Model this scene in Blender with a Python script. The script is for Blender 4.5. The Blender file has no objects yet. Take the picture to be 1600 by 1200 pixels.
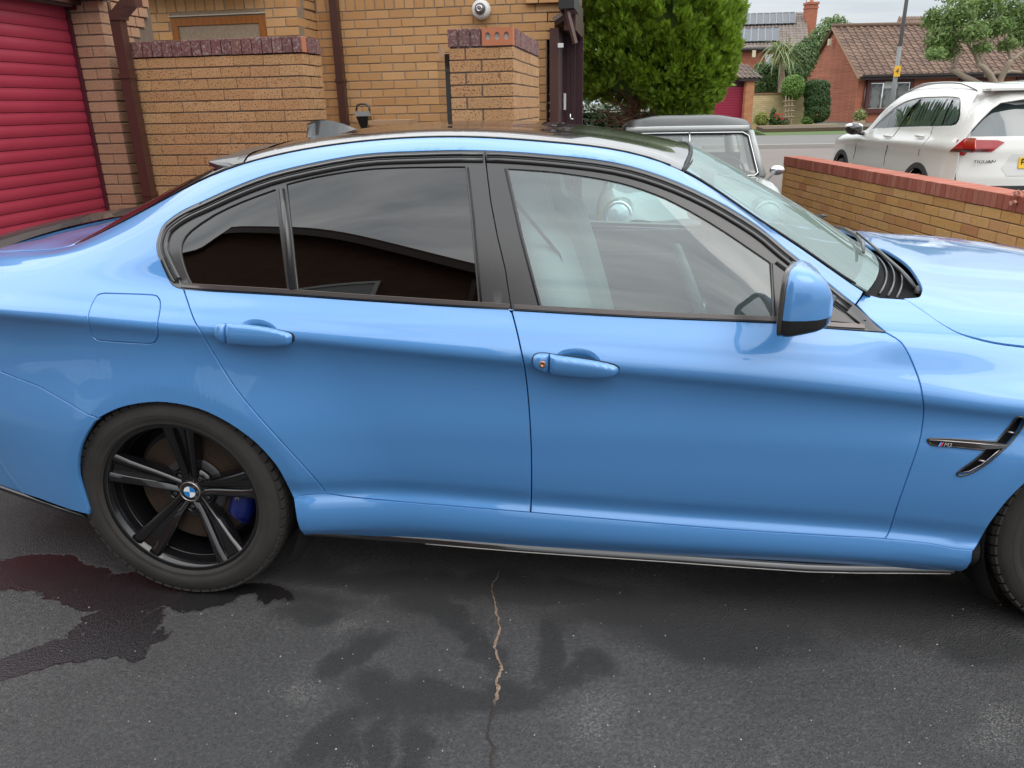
import bpy, bmesh, math, random
import numpy as np
from mathutils import Vector, Matrix
from mathutils.geometry import delaunay_2d_cdt

random.seed(7)
rng = np.random.default_rng(7)
SC = bpy.context.scene
COL = SC.collection

# ------------------------------------------------------------------ camera
F_PX = 1175.8                       # focal length for a 1600 px wide picture
PITCH, ROLL, YAW = 0.3544, 0.0215, 0.1655
CAM = np.array([0.0, 0.0, 1.475])

def _cam_axes():
    cy, sy = math.cos(YAW), math.sin(YAW)
    f = np.array([-sy * math.cos(PITCH), cy * math.cos(PITCH), -math.sin(PITCH)])
    rt = np.array([cy, sy, 0.0])
    dn = np.cross(f, rt)
    return np.array([rt * math.cos(ROLL) + dn * math.sin(ROLL), -rt * math.sin(ROLL) + dn * math.cos(ROLL), f])
RM = _cam_axes()
cd = bpy.data.cameras.new('camera')
cd.sensor_width = 36.0
cd.lens = F_PX / 1600 * 36.0
cd.clip_start = 0.05
cd.clip_end = 600.0
cam_ob = bpy.data.objects.new('camera', cd)
COL.objects.link(cam_ob)
M4 = Matrix.Identity(4)
for i in range(3):
    M4[i][0] = RM[0][i]; M4[i][1] = -RM[1][i]; M4[i][2] = -RM[2][i]; M4[i][3] = CAM[i]
cam_ob.matrix_world = M4
SC.camera = cam_ob

# ------------------------------------------------------------------ world
SUN_EL, SUN_AZ = 52.0, 128.0        # azimuth clockwise from +Y, sun high on the right behind the camera
W = bpy.data.worlds.new('World'); SC.world = W; W.use_nodes = True
nt = W.node_tree; nt.nodes.clear()
def wn(t): return nt.nodes.new(t)
out = wn('ShaderNodeOutputWorld'); bg = wn('ShaderNodeBackground'); bg.inputs['Strength'].default_value = 0.1
sky = wn('ShaderNodeTexSky'); sky.sky_type = 'NISHITA'; sky.sun_disc = False
sky.sun_elevation = math.radians(SUN_EL); sky.sun_rotation = math.radians(SUN_AZ); sky.dust_density = 2.5; sky.air_density = 1.2
tc = wn('ShaderNodeTexCoord'); sep = wn('ShaderNodeSeparateXYZ')
nt.links.new(tc.outputs['Generated'], sep.inputs[0])
mapn = wn('ShaderNodeMapping'); mapn.inputs['Scale'].default_value = (1.0, 1.0, 2.6)
nt.links.new(tc.outputs['Generated'], mapn.inputs[0])
# cloud deck: direction / (z+0.18) gives streaks that flatten towards the horizon
ad = wn('ShaderNodeMath'); ad.operation = 'ADD'; ad.inputs[1].default_value = 0.22
mx0 = wn('ShaderNodeMath'); mx0.operation = 'MAXIMUM'; mx0.inputs[1].default_value = 0.0
nt.links.new(sep.outputs[2], mx0.inputs[0]); nt.links.new(mx0.outputs[0], ad.inputs[0])
vd = wn('ShaderNodeVectorMath'); vd.operation = 'DIVIDE'
cmb = wn('ShaderNodeCombineXYZ'); cmb.inputs[2].default_value = 1.0
nt.links.new(ad.outputs[0], cmb.inputs[0]); nt.links.new(ad.outputs[0], cmb.inputs[1])
nt.links.new(tc.outputs['Generated'], vd.inputs[0]); nt.links.new(cmb.outputs[0], vd.inputs[1])
mp2 = wn('ShaderNodeMapping'); mp2.inputs['Scale'].default_value = (1.0, 3.0, 1.0); mp2.inputs['Rotation'].default_value = (0, 0, 0.12)
nt.links.new(vd.outputs[0], mp2.inputs[0])
ns = wn('ShaderNodeTexNoise'); ns.inputs['Scale'].default_value = 2.1; ns.inputs['Detail'].default_value = 7.0; ns.inputs['Roughness'].default_value = 0.56; ns.inputs['Distortion'].default_value = 0.5
nt.links.new(mp2.outputs[0], ns.inputs[0])
rp = wn('ShaderNodeValToRGB')
rp.color_ramp.elements[0].position = 0.30; rp.color_ramp.elements[0].color = (0.56, 0.60, 0.64, 1)
rp.color_ramp.elements[1].position = 0.70; rp.color_ramp.elements[1].color = (1.0, 1.0, 0.985, 1)
nt.links.new(ns.outputs[0], rp.inputs[0])
# overcast brightness rises with elevation
mr = wn('ShaderNodeMapRange'); mr.interpolation_type = 'SMOOTHSTEP'; mr.inputs[1].default_value = 0.04; mr.inputs[2].default_value = 0.68
mr.inputs[3].default_value = 9.2; mr.inputs[4].default_value = 34.5
nt.links.new(sep.outputs[2], mr.inputs[0])
ml = wn('ShaderNodeVectorMath'); ml.operation = 'SCALE'
hz = wn('ShaderNodeMapRange'); hz.inputs[1].default_value = 0.02; hz.inputs[2].default_value = 0.42; hz.interpolation_type = 'SMOOTHSTEP'; nt.links.new(sep.outputs[2], hz.inputs[0])
hm = wn('ShaderNodeMix'); hm.data_type = 'RGBA'; hm.inputs[6].default_value = (0.84, 0.93, 1.0, 1); nt.links.new(rp.outputs[0], hm.inputs[7])
hk = wn('ShaderNodeMath'); hk.operation = 'MULTIPLY_ADD'; hk.inputs[1].default_value = 0.68; hk.inputs[2].default_value = 0.32; nt.links.new(hz.outputs[0], hk.inputs[0]); nt.links.new(hk.outputs[0], hm.inputs[0])
nt.links.new(hm.outputs[2], ml.inputs[0]); nt.links.new(mr.outputs[0], ml.inputs['Scale'])
mxs = wn('ShaderNodeMix'); mxs.data_type = 'RGBA'; mxs.inputs[0].default_value = 0.86
nt.links.new(sky.outputs[0], mxs.inputs[6]); nt.links.new(ml.outputs[0], mxs.inputs[7])
nt.links.new(mxs.outputs[2], bg.inputs['Color']); nt.links.new(bg.outputs[0], out.inputs[0])

sun_d = bpy.data.lights.new('sun', 'SUN'); sun_d.energy = 0.55; sun_d.angle = math.radians(38); sun_d.color = (1.0, 0.95, 0.88)
sun = bpy.data.objects.new('sun', sun_d); COL.objects.link(sun)
_a, _e = math.radians(SUN_AZ), math.radians(SUN_EL)
sdir = Vector((math.sin(_a) * math.cos(_e), math.cos(_a) * math.cos(_e), math.sin(_e)))
sun.rotation_euler = sdir.to_track_quat('Z', 'Y').to_euler()
sun.location = sdir * 30

SC.view_settings.view_transform = 'Standard'
SC.view_settings.look = 'None'
SC.view_settings.exposure = 0.0
SC.view_settings.gamma = 1.0
SC.view_settings.use_curve_mapping = False
SC.cycles.max_bounces = 8
SC.cycles.transparent_max_bounces = 16

# ------------------------------------------------------------------ pixel <-> place helpers (for reading positions off the photograph)
def wdir(px, py):
    return RM.T @ np.array([(px - 800) / F_PX, (py - 600) / F_PX, 1.0])
def w_y(px, py, Y): d = wdir(px, py); return CAM + d * (Y / d[1])
def w_x(px, py, X): d = wdir(px, py); return CAM + d * (X / d[0])
def w_z(px, py, z): d = wdir(px, py); return CAM + d * ((z - CAM[2]) / d[2])
def w_d(px, py, D): return CAM + wdir(px, py) * D

# ------------------------------------------------------------------ materials
MATS = {}
def mat(name, color=(0.5, 0.5, 0.5), rough=0.5, metal=0.0, coat=0.0, coat_rough=0.03, spec=0.5, ior=1.5, emis=None):
    if name in MATS: return MATS[name]
    m = bpy.data.materials.new(name); m.use_nodes = True
    b = m.node_tree.nodes['Principled BSDF']
    b.inputs['Base Color'].default_value = (*color, 1)
    b.inputs['Roughness'].default_value = rough
    b.inputs['Metallic'].default_value = metal
    b.inputs['Coat Weight'].default_value = coat
    b.inputs['Coat Roughness'].default_value = coat_rough
    b.inputs['Specular IOR Level'].default_value = spec
    b.inputs['IOR'].default_value = ior
    if emis:
        b.inputs['Emission Color'].default_value = (*emis[0], 1); b.inputs['Emission Strength'].default_value = emis[1]
    MATS[name] = m
    return m
class NB:
    """tiny node-building helper"""
    def __init__(s, m): s.t = m.node_tree; s.b = s.t.nodes.get('Principled BSDF')
    def n(s, typ, **kw):
        nd = s.t.nodes.new(typ)
        for k, v in kw.items():
            if k.startswith('i_'):
                key = k[2:]; key = int(key) if key.isdigit() else key.replace('_', ' ')
                nd.inputs[key].default_value = v
            else: setattr(nd, k, v)
        return nd
    def l(s, a, b): s.t.links.new(a, b)
    def noise(s, scale, detail=4, rough=0.5, coord='pos', vec=None, dist=0.0):
        nd = s.n('ShaderNodeTexNoise'); nd.inputs['Scale'].default_value = scale; nd.inputs['Detail'].default_value = detail
        nd.inputs['Roughness'].default_value = rough; nd.inputs['Distortion'].default_value = dist
        if vec is None: vec = s.pos() if coord == 'pos' else s.obj()
        s.l(vec, nd.inputs['Vector']); return nd.outputs['Fac']
    def pos(s):
        if not hasattr(s, '_p'): s._p = s.n('ShaderNodeNewGeometry').outputs['Position']
        return s._p
    def obj(s):
        if not hasattr(s, '_o'): s._o = s.n('ShaderNodeTexCoord').outputs['Object']
        return s._o
    def ramp(s, fac, stops):
        r = s.n('ShaderNodeValToRGB'); e = r.color_ramp.elements
        if len(stops) == 1: stops = [stops[0], (1.0, stops[0][1])]
        while len(e) < len(stops): e.new(0.5)
        for k, (p, c) in enumerate(stops):
            e[k].position = p; e[k].color = (*c, 1) if len(c) == 3 else c
        s.l(fac, r.inputs[0]); return r.outputs[0]
    def math(s, op, a, b=None, clamp=False):
        m = s.n('ShaderNodeMath', operation=op, use_clamp=clamp)
        for i, v in enumerate((a, b)):
            if v is None: continue
            if isinstance(v, (int, float)): m.inputs[i].default_value = v
            else: s.l(v, m.inputs[i])
        return m.outputs[0]
    def mix(s, fac, a, b, blend='MIX'):
        m = s.n('ShaderNodeMix', data_type='RGBA', blend_type=blend)
        for i, v in ((0, fac), (6, a), (7, b)):
            if isinstance(v, (int, float)): m.inputs[i].default_value = v
            elif isinstance(v, tuple): m.inputs[i].default_value = (*v, 1)
            else: s.l(v, m.inputs[i])
        return m.outputs[2]
    def bump(s, h, strength=0.3, dist=0.01):
        b = s.n('ShaderNodeBump'); b.inputs['Strength'].default_value = strength; b.inputs['Distance'].default_value = dist
        s.l(h, b.inputs['Height']); return b.outputs[0]
    def rnd(s):
        g = s.n('ShaderNodeNewGeometry').outputs['Random Per Island']; o = s.n('ShaderNodeObjectInfo').outputs['Random']
        return s.math('FRACT', s.math('ADD', g, s.math('MULTIPLY', o, 7.31)))
def set_in(m, key, sock): m.node_tree.links.new(sock, m.node_tree.nodes['Principled BSDF'].inputs[key])

# ------------------------------------------------------------------ object helpers
INV = {}                                           # things whose parts are given in world coordinates
def link(o, parent=None):
    COL.objects.link(o)
    if parent is not None:
        o.parent = parent
        r = INV.get(parent.name)
        if r is not None: o.matrix_parent_inverse = r
    return o
def tag(o, label=None, cat=None, group=None, kind=None):
    if label: o['label'] = label
    if cat: o['category'] = cat
    if group: o['group'] = group
    if kind: o['kind'] = kind
    return o
def empty(name, label=None, cat=None, loc=(0, 0, 0), rz=0.0, group=None):
    o = bpy.data.objects.new(name, None); o.empty_display_size = 0.1
    o.location = loc; o.rotation_euler = (0, 0, rz); link(o); tag(o, label, cat, group); return o
def thing(name, label, cat, loc, group=None):
    o = empty(name, label, cat, tuple(float(v) for v in loc), 0.0, group); INV[o.name] = Matrix.Translation(-Vector(o.location)); return o
def mesh_ob(name, verts, faces, material=None, parent=None, smooth=False, normals=None):
    me = bpy.data.meshes.new(name)
    me.from_pydata([tuple(map(float, v)) for v in verts], [], [tuple(int(i) for i in f) for f in faces])
    me.update()
    if smooth: me.polygons.foreach_set('use_smooth', [True] * len(me.polygons))
    if normals is not None: me.normals_split_custom_set_from_vertices([tuple(map(float, n)) for n in normals])
    o = bpy.data.objects.new(name, me)
    if material is not None: me.materials.append(material)
    return link(o, parent)
def bm_ob(name, bm, material=None, parent=None, smooth=None, angle=None):
    me = bpy.data.meshes.new(name)
    if smooth is not None and angle is None:
        for f in bm.faces: f.smooth = smooth
    if angle is not None:
        for f in bm.faces: f.smooth = True
        for e in bm.edges:
            if len(e.link_faces) == 2 and e.calc_face_angle(0) > angle: e.smooth = False
    bm.to_mesh(me); bm.free()
    o = bpy.data.objects.new(name, me)
    if material is not None: me.materials.append(material)
    return link(o, parent)
def bx(bm, c, s, rot=None, bevel=0.0):
    """box at centre c with size s, optional 3x3/4x4 rotation"""
    r = bmesh.ops.create_cube(bm, size=1.0)
    vs = r['verts']
    M = Matrix.Diagonal((*s, 1))
    if rot is not None: M = rot.to_4x4() @ M
    M = Matrix.Translation(c) @ M
    bmesh.ops.transform(bm, matrix=M, verts=vs)
    if bevel:
        es = list({e for v in vs for e in v.link_edges})
        bmesh.ops.bevel(bm, geom=es, offset=bevel, segments=1, affect='EDGES', clamp_overlap=True)
def tube_pts(pts, r, n=8, close=False, flat=1.0):
    """verts, faces of a tube along pts; r number or list"""
    P = [np.array(p, float) for p in pts]; N = len(P)
    rr = [r] * N if isinstance(r, (int, float)) else list(r)
    V = []; Fc = []
    prev = None
    for i in range(N):
        t = P[(i + 1) % N] - P[i - 1] if close else P[min(i + 1, N - 1)] - P[max(i - 1, 0)]
        t /= (np.linalg.norm(t) + 1e-12)
        if prev is None:
            a = np.array([0, 0, 1.0]) if abs(t[2]) < 0.9 else np.array([1.0, 0, 0])
            u = np.cross(a, t)
        else: u = prev - t * (prev @ t)
        u /= np.linalg.norm(u) + 1e-12; prev = u
        v = np.cross(t, u)
        for k in range(n):
            a = 2 * math.pi * k / n
            V.append(P[i] + rr[i] * (u * math.cos(a) + v * math.sin(a) * flat))
    M = N if close else N - 1
    for i in range(M):
        for k in range(n):
            a = i * n + k; b = i * n + (k + 1) % n; c = ((i + 1) % N) * n + (k + 1) % n; d = ((i + 1) % N) * n + k
            Fc.append((a, d, c, b))
    if not close:
        Fc.append(tuple(range(n))); Fc.append(tuple((N - 1) * n + k for k in reversed(range(n))))
    return V, Fc
def tube(name, pts, r, material, parent=None, n=8, close=False, flat=1.0, smooth=True):
    V, Fc = tube_pts(pts, r, n, close, flat); return mesh_ob(name, V, Fc, material, parent, smooth)
class MB:
    """collects shapes into one mesh"""
    def __init__(s): s.V = []; s.F = []
    def add(s, V, Fc):
        o = len(s.V); s.V += [tuple(map(float, v)) for v in V]; s.F += [tuple(int(i) + o for i in f) for f in Fc]; return s
    def box(s, c, sz, R=None):
        c = np.array(c, float); h = np.array(sz, float) / 2
        V = [np.array([x, y, z]) * h for x in (-1, 1) for y in (-1, 1) for z in (-1, 1)]
        if R is not None: V = [R @ v for v in V]
        s.add([c + v for v in V], [(0, 1, 3, 2), (4, 6, 7, 5), (0, 4, 5, 1), (2, 3, 7, 6), (0, 2, 6, 4), (1, 5, 7, 3)]); return s
    def tube(s, pts, r, n=6, close=False): s.add(*tube_pts(pts, r, n, close)); return s
    def ob(s, name, material, parent=None, smooth=False): return mesh_ob(name, s.V, s.F, material, parent, smooth)
def lathe(profile, n=48, axis='y', a0=0.0, a1=2 * math.pi):
    """profile list of (r, h): revolve about axis -> verts, faces"""
    V = []; Fc = []; full = abs(a1 - a0 - 2 * math.pi) < 1e-6; K = n if full else n + 1
    for k in range(K):
        a = a0 + (a1 - a0) * k / n
        for r, h in profile:
            if axis == 'y': V.append((r * math.cos(a), h, r * math.sin(a)))
            else: V.append((r * math.cos(a), r * math.sin(a), h))
    m = len(profile)
    for k in range(n):
        for j in range(m - 1):
            a = k * m + j; b = ((k + 1) % K) * m + j
            Fc.append((a, a + 1, b + 1, b))
    return V, Fc
def rotz(a): return np.array([[math.cos(a), -math.sin(a), 0], [math.sin(a), math.cos(a), 0], [0, 0, 1.0]])
def copy_tree(o, parent=None):
    c = o.copy(); COL.objects.link(c)
    if parent is not None: c.parent = parent
    for ch in o.children: copy_tree(ch, c)
    return c
def text_mesh(txt, size, extr=0.0008, align='CENTER', shear=0.0):
    cu = bpy.data.curves.new('lettering', 'FONT'); cu.body = txt; cu.size = size; cu.extrude = extr; cu.align_x = align; cu.align_y = 'CENTER'; cu.shear = shear
    cu.resolution_u = 3
    ob = bpy.data.objects.new('tmp_text', cu); COL.objects.link(ob)
    dg = bpy.context.evaluated_depsgraph_get(); dg.update()
    me = bpy.data.meshes.new_from_object(ob.evaluated_get(dg))
    me.name = 'lettering'
    bpy.data.objects.remove(ob); bpy.data.curves.remove(cu)
    return me
# ================================================================== the blue saloon
PSI = math.radians(2.5)
CAR_O = np.array([-1.412, 2.791, 0.0])
CU = np.array([math.cos(PSI), math.sin(PSI), 0]); CN = np.array([-math.sin(PSI), math.cos(PSI), 0])
CB = np.array([CU, CN, [0, 0, 1.0]])              # world -> car rows
CAM_C = CB @ (CAM - CAR_O)
car = empty('blue_saloon_car', 'bright blue saloon car with black wheels, black roof and dark rear windows', 'car', CAR_O, PSI)
def cdir(px, py): return CB @ wdir(px, py)
def c_y(px, py, y): d = cdir(px, py); return CAM_C + d * ((y - CAM_C[1]) / d[1])
def c_x(px, py, x): d = cdir(px, py); return CAM_C + d * ((x - CAM_C[0]) / d[0])
def c_z(px, py, z): d = cdir(px, py); return CAM_C + d * ((z - CAM_C[2]) / d[2])
FRAMES = {}                                       # other cars: family -> (origin, rows, camera in that frame)
def project_c(P, fam='B'):
    O_, B_ = FRAMES[fam][:2] if fam in FRAMES else (CAR_O, CB)
    C = (P @ B_ + (O_ - CAM)) @ RM.T
    return np.stack([800 + F_PX * C[..., 0] / C[..., 2], 600 + F_PX * C[..., 1] / C[..., 2]], -1)

def nspline(xk, yk):
    """natural cubic spline through knots, linear beyond"""
    xk = np.array(xk, float); yk = np.array(yk, float); n = len(xk); h = np.diff(xk)
    A = np.zeros((n, n)); r = np.zeros(n); A[0, 0] = A[-1, -1] = 1
    for i in range(1, n - 1):
        A[i, i - 1] = h[i - 1]; A[i, i] = 2 * (h[i - 1] + h[i]); A[i, i + 1] = h[i]
        r[i] = 6 * ((yk[i + 1] - yk[i]) / h[i] - (yk[i] - yk[i - 1]) / h[i - 1])
    M = np.linalg.solve(A, r)
    def fn(x):
        x = np.asarray(x, float); xc = np.clip(x, xk[0], xk[-1]); i = np.clip(np.searchsorted(xk, xc) - 1, 0, n - 2)
        a = xk[i + 1] - xc; b = xc - xk[i]; hh = h[i]
        return (M[i] * a**3 + M[i + 1] * b**3) / (6 * hh) + (yk[i] / hh - M[i] * hh / 6) * a + (yk[i + 1] / hh - M[i + 1] * hh / 6) * b
    return fn

XK = [-1.06, -.95, -.8, -.6, -.4, -.2, 0, .3, .6, 1.0, 1.4, 1.8, 2.1, 2.4, 2.72, 3.0, 3.25, 3.45, 3.55]
W5 = [.50, .70, .80, .868, .89, .897, .90, .897, .893, .892, .891, .890, .892, .898, .905, .89, .84, .72, .5]
W7 = [.48, .67, .775, .845, .874, .889, .897, .904, .905, .904, .902, .899, .896, .893, .885, .86, .80, .68, .46]
Z7 = [.93, .93, .93, .928, .92, .912, .901, .882, .857, .823, .790, .755, .724, .70, .71, .70, .68, .66, .64]
W9 = [.38, .55, .63, .70, .745, .78, .805, .822, .831, .835, .835, .831, .815, .79, .77, .73, .66, .55, .35]
Z9 = [1.01, 1.02, 1.03, 1.035, 1.03, 1.018, 1.0, .985, .968, .946, .927, .907, .888, .872, .86, .83, .79, .74, .7]
fW5, fW7, fZ7, fW9, fZ9 = [nspline(XK, v) for v in (W5, W7, Z7, W9, Z9)]
# greenhouse lines
XR = [-1.06, -.95, -.8, -.6, -.4, -.29, -.2, 0, .12, .3, .56, .94, 1.14, 1.39, 1.51, 1.63, 1.76, 1.85, 2.02, 2.1]
WR = [.30, .46, .54, .60, .607, .599, .595, .586, .584, .582, .58, .58, .583, .59, .601, .613, .634, .655, .692, .705]
ZR = [1.03, 1.035, 1.045, 1.06, 1.081, 1.122, 1.16, 1.25, 1.298, 1.345, 1.381, 1.388, 1.372, 1.334, 1.291, 1.222, 1.136, 1.078, .967, .925]
XT = [-1.06, -.95, -.8, -.6, -.4, -.2, 0, .1, .23, .364, .58, .95, 1.14, 1.384, 1.585, 1.717, 1.79, 1.87, 1.97, 2.06, 2.1]
WT = [.35, .51, .595, .66, .69, .688, .675, .667, .657, .648, .641, .640, .645, .654, .677, .695, .716, .738, .767, .79, .795]
ZT = [1.02, 1.03, 1.04, 1.05, 1.062, 1.105, 1.185, 1.226, 1.275, 1.313, 1.350, 1.357, 1.344, 1.306, 1.227, 1.151, 1.089, 1.029, .956, .895, .885]
fWR, fZR = nspline(XR, WR), nspline(XR, ZR); fWT, fZT = nspline(XT, WT), nspline(XT, ZT)
XC = [-1.06, -.9, -.75, -.6, -.45, -.35, -.2, 0, .15, .3, .45, .6, .8, .95, 1.2, 1.4, 1.6, 1.75]
ZC = [1.02, 1.05, 1.06, 1.075, 1.10, 1.165, 1.245, 1.325, 1.37, 1.398, 1.413, 1.425, 1.429, 1.426, 1.408, 1.378, 1.33, 1.27]
fZC = nspline(XC, ZC)
# bonnet lines (front family)
XF = [1.9, 2.05, 2.2, 2.4, 2.72, 3.0, 3.25, 3.45, 3.55]
HF = {10: ([.755, .745, .735, .72, .70, .66, .58, .45, .30], [.935, .925, .916, .905, .893, .86, .81, .745, .69]),
      11: ([.66, .65, .64, .625, .60, .56, .48, .36, .25], [.962, .953, .943, .924, .901, .862, .813, .75, .69]),
      12: ([.53, .52, .51, .50, .48, .45, .39, .29, .2], [.978, .972, .963, .943, .917, .877, .828, .765, .70]),
      13: ([.28, .28, .28, .27, .26, .24, .2, .15, .1], [.992, .987, .979, .958, .931, .892, .842, .78, .71]),
      14: ([0] * 9, [1.0, .995, .987, .965, .938, .90, .85, .79, .72])}
fH = {k: (nspline(XF, a), nspline(XF, b)) for k, (a, b) in HF.items()}
ARCHES = ((0.03, 0.340, 0.345, 0.385, 0.040), (2.735, 0.345, 0.36, 0.395, 0.030))
def zlow(x): return np.interp(x, [-1.06, -.6, -.33, .30, .8, 1.1, 1.5, 2.35, 2.9, 3.5], [.33, .30, .285, .214, .213, .202, .195, .19, .2, .22])
def lipz(x): return np.interp(x, [.3, 1.1, 2.1], [.145, .13, .103])

def section_ctrl(x, fam):
    x = np.asarray(x, float)
    w5, w7, z7, w9, z9 = fW5(x), fW7(x), fZ7(x), fW9(x), fZ9(x)
    sc = w5 / .892
    P = []
    zl = zlow(x); k = np.clip((x + .12) / .4, 0, 1) * np.clip((2.8 - x) / .35, 0, 1)
    P.append((w5 - .030 * k, zl)); lz = lipz(x)
    P.append((w5 - .000 * k, zl + .45 * lz)); P.append((w5 - .006 * k, zl + lz))
    P.append((w5 - .017 * k, zl + lz + .022)); P.append((w5 - .007 * k, zl + lz + .080)); P.append((w5 - .001, .565 + 0 * x))
    P.append((w7 - .0115, z7 - .027)); P.append((w7, z7)); P.append((w7 * .5 + w9 * .5 + .010, z7 * .52 + z9 * .48)); P.append((w9, z9))
    if fam == 'B':
        wt, zt, wr, zr = fWT(x), fZT(x), fWR(x), fZR(x); zc = fZC(x)
        P.append((w9 * .5 + wt * .5 + .012 * np.clip((zt - z9) / .3, 0, 1), z9 * .5 + zt * .5)); P.append((wt, zt)); P.append((wr, zr))
        P.append((wr * .52, zr + (zc - zr) * .74)); P.append((0 * x, zc))
    else:
        for k_ in range(10, 15): P.append((fH[k_][0](x), fH[k_][1](x)))
    return np.array([[a + 0 * x, b + 0 * x] for a, b in P])       # (15, 2, n)

XSURF = {}; SMAX = {}
def surf(x, s, fam='B'):
    """car surface point(s); x along the car, s section parameter 0..14; camera side (y<0)"""
    x = np.atleast_1d(np.asarray(x, float)); s = np.atleast_1d(np.asarray(s, float)); x, s = np.broadcast_arrays(x, s)
    if fam in XSURF: return XSURF[fam](x, s)
    shp = x.shape; x = x.ravel(); s = s.ravel()
    C = section_ctrl(x, fam)
    i = np.clip(np.floor(s).astype(int), 0, 13); t = s - i; n = np.arange(len(x))
    def g(k): return C[np.clip(k, 0, 14), :, n]
    P0, P1 = g(i), g(i + 1)
    Pm = g(i - 1); P2 = g(i + 2)
    # mirror beyond the centre line, repeat at the bottom
    top = i + 2 > 14
    P2 = np.where(top[:, None], P0 * np.array([-1, 1]), P2)
    d1 = np.linalg.norm(P1 - P0, axis=1) + 1e-6; d0 = np.linalg.norm(P0 - Pm, axis=1) + 1e-6; d2 = np.linalg.norm(P2 - P1, axis=1) + 1e-6
    v1 = (P1 - P0) / d1[:, None]; v0 = (P0 - Pm) / d0[:, None]; v2 = (P2 - P1) / d2[:, None]
    T0 = (v0 * d1[:, None] + v1 * d0[:, None]) / (d0 + d1)[:, None]; T1 = (v1 * d2[:, None] + v2 * d1[:, None]) / (d1 + d2)[:, None]
    T0 = np.where((i == 0)[:, None], v1, T0)
    T0 *= d1[:, None]; T1 *= d1[:, None]; t = t[:, None]
    Q = (2 * t**3 - 3 * t**2 + 1) * P0 + (t**3 - 2 * t**2 + t) * T0 + (-2 * t**3 + 3 * t**2) * P1 + (t**3 - t**2) * T1
    if fam == 'B':                                     # side glass: one even curve from the belt to the roof trim
        kb = np.clip((x + .06) / .2, 0, 1); kb = (kb * kb * (3 - 2 * kb)) * ((s >= 9) & (s <= 11)); kb = kb[:, None]
        A9, A11 = g(np.full_like(i, 9)), g(np.full_like(i, 11)); ch = A11 - A9; L9 = np.linalg.norm(ch, axis=1); tg = np.clip((s - 9) / 2, 0, 1)
        nn_ = np.stack([ch[:, 1], -ch[:, 0]], 1) / (L9[:, None] + 1e-6)
        G = A9 + ch * tg[:, None] + nn_ * (4 * tg * (1 - tg) * .024 * L9 * np.clip(L9 / .3, 0, 1))[:, None]
        Q = Q * (1 - kb) + G * kb
    w, z = Q[:, 0], Q[:, 1]
    for cx, cz, r1, r2, A in ARCHES:
        r = np.hypot(x - cx, z - cz); u_ = (r - r2) / .30; q = np.clip(.5 * (u_ + np.sqrt(u_ * u_ + .0011)), 0, 1)
        gsm = (1 - q)**2 * (1 + .6 * q)
        up = np.clip((s - 11) / -1.5 + 1, 0, 1)
        w = w + A * gsm * up * np.clip((z - .12) / .14, 0, 1)
    # little hollow behind / ahead of door sill handled by controls
    return np.stack([x, -w, z], -1).reshape(shp + (3,))
def surf_n(x, s, fam='B'):
    e = 1e-3
    s = np.clip(s, e, SMAX.get(fam, 14) - e)
    a = surf(x + e, s, fam) - surf(x - e, s, fam); b = surf(x, s + e, fam) - surf(x, s - e, fam)
    n = np.cross(a, b); n /= np.linalg.norm(n, axis=-1, keepdims=True) + 1e-12
    # outward = away from the inside point (x,0,.6)
    return n
_g = {}
def reg_family(fam, xa, xb, sm=14, nx=260, ns=180):
    SMAX[fam] = sm
    gx, gs = np.meshgrid(np.linspace(xa, xb, nx), np.linspace(0.02, sm - .1, ns), indexing='ij')
    P = surf(gx, gs, fam); N = surf_n(gx, gs, fam)
    vis = (((FRAMES[fam][2] if fam in FRAMES else CAM_C) - P) * N).sum(-1)
    _g[fam] = (gx, gs, project_c(P, fam), P, vis)
for fam, (xa, xb) in {'B': (-1.05, 2.1), 'C': (1.92, 3.54)}.items(): reg_family(fam, xa, xb)
_sgn = np.sign(np.median(_g['B'][4][:, 40:80]))
def uv(px, py, fam='B', smin=0, smax=14):
    smax = min(smax, SMAX[fam])
    """pixel -> (x, s) on the surface"""
    gx, gs, Q, P, vis = _g[fam]
    d = (Q[..., 0] - px)**2 + (Q[..., 1] - py)**2
    bad = (vis * _sgn < 0) | (gs < smin) | (gs > smax)
    d = np.where(bad, 1e9, d)
    k = np.unravel_index(np.argmin(d), d.shape); q = np.array([gx[k], gs[k]]); tgt = np.array([px, py])
    for _ in range(12):
        f0 = project_c(surf(q[0], q[1], fam), fam)[0] - tgt
        if abs(f0).max() < .02: break
        J = np.array([(project_c(surf(q[0] + 1e-4, q[1], fam), fam)[0] - tgt - f0) / 1e-4, (project_c(surf(q[0], q[1] + 1e-4, fam), fam)[0] - tgt - f0) / 1e-4]).T
        try: st = np.linalg.solve(J, -f0)
        except np.linalg.LinAlgError: break
        st = np.clip(st, [-.08, -.8], [.08, .8]); q = q + st; q[1] = np.clip(q[1], max(smin, 0), min(smax, 14))
    return tuple(q)

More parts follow.
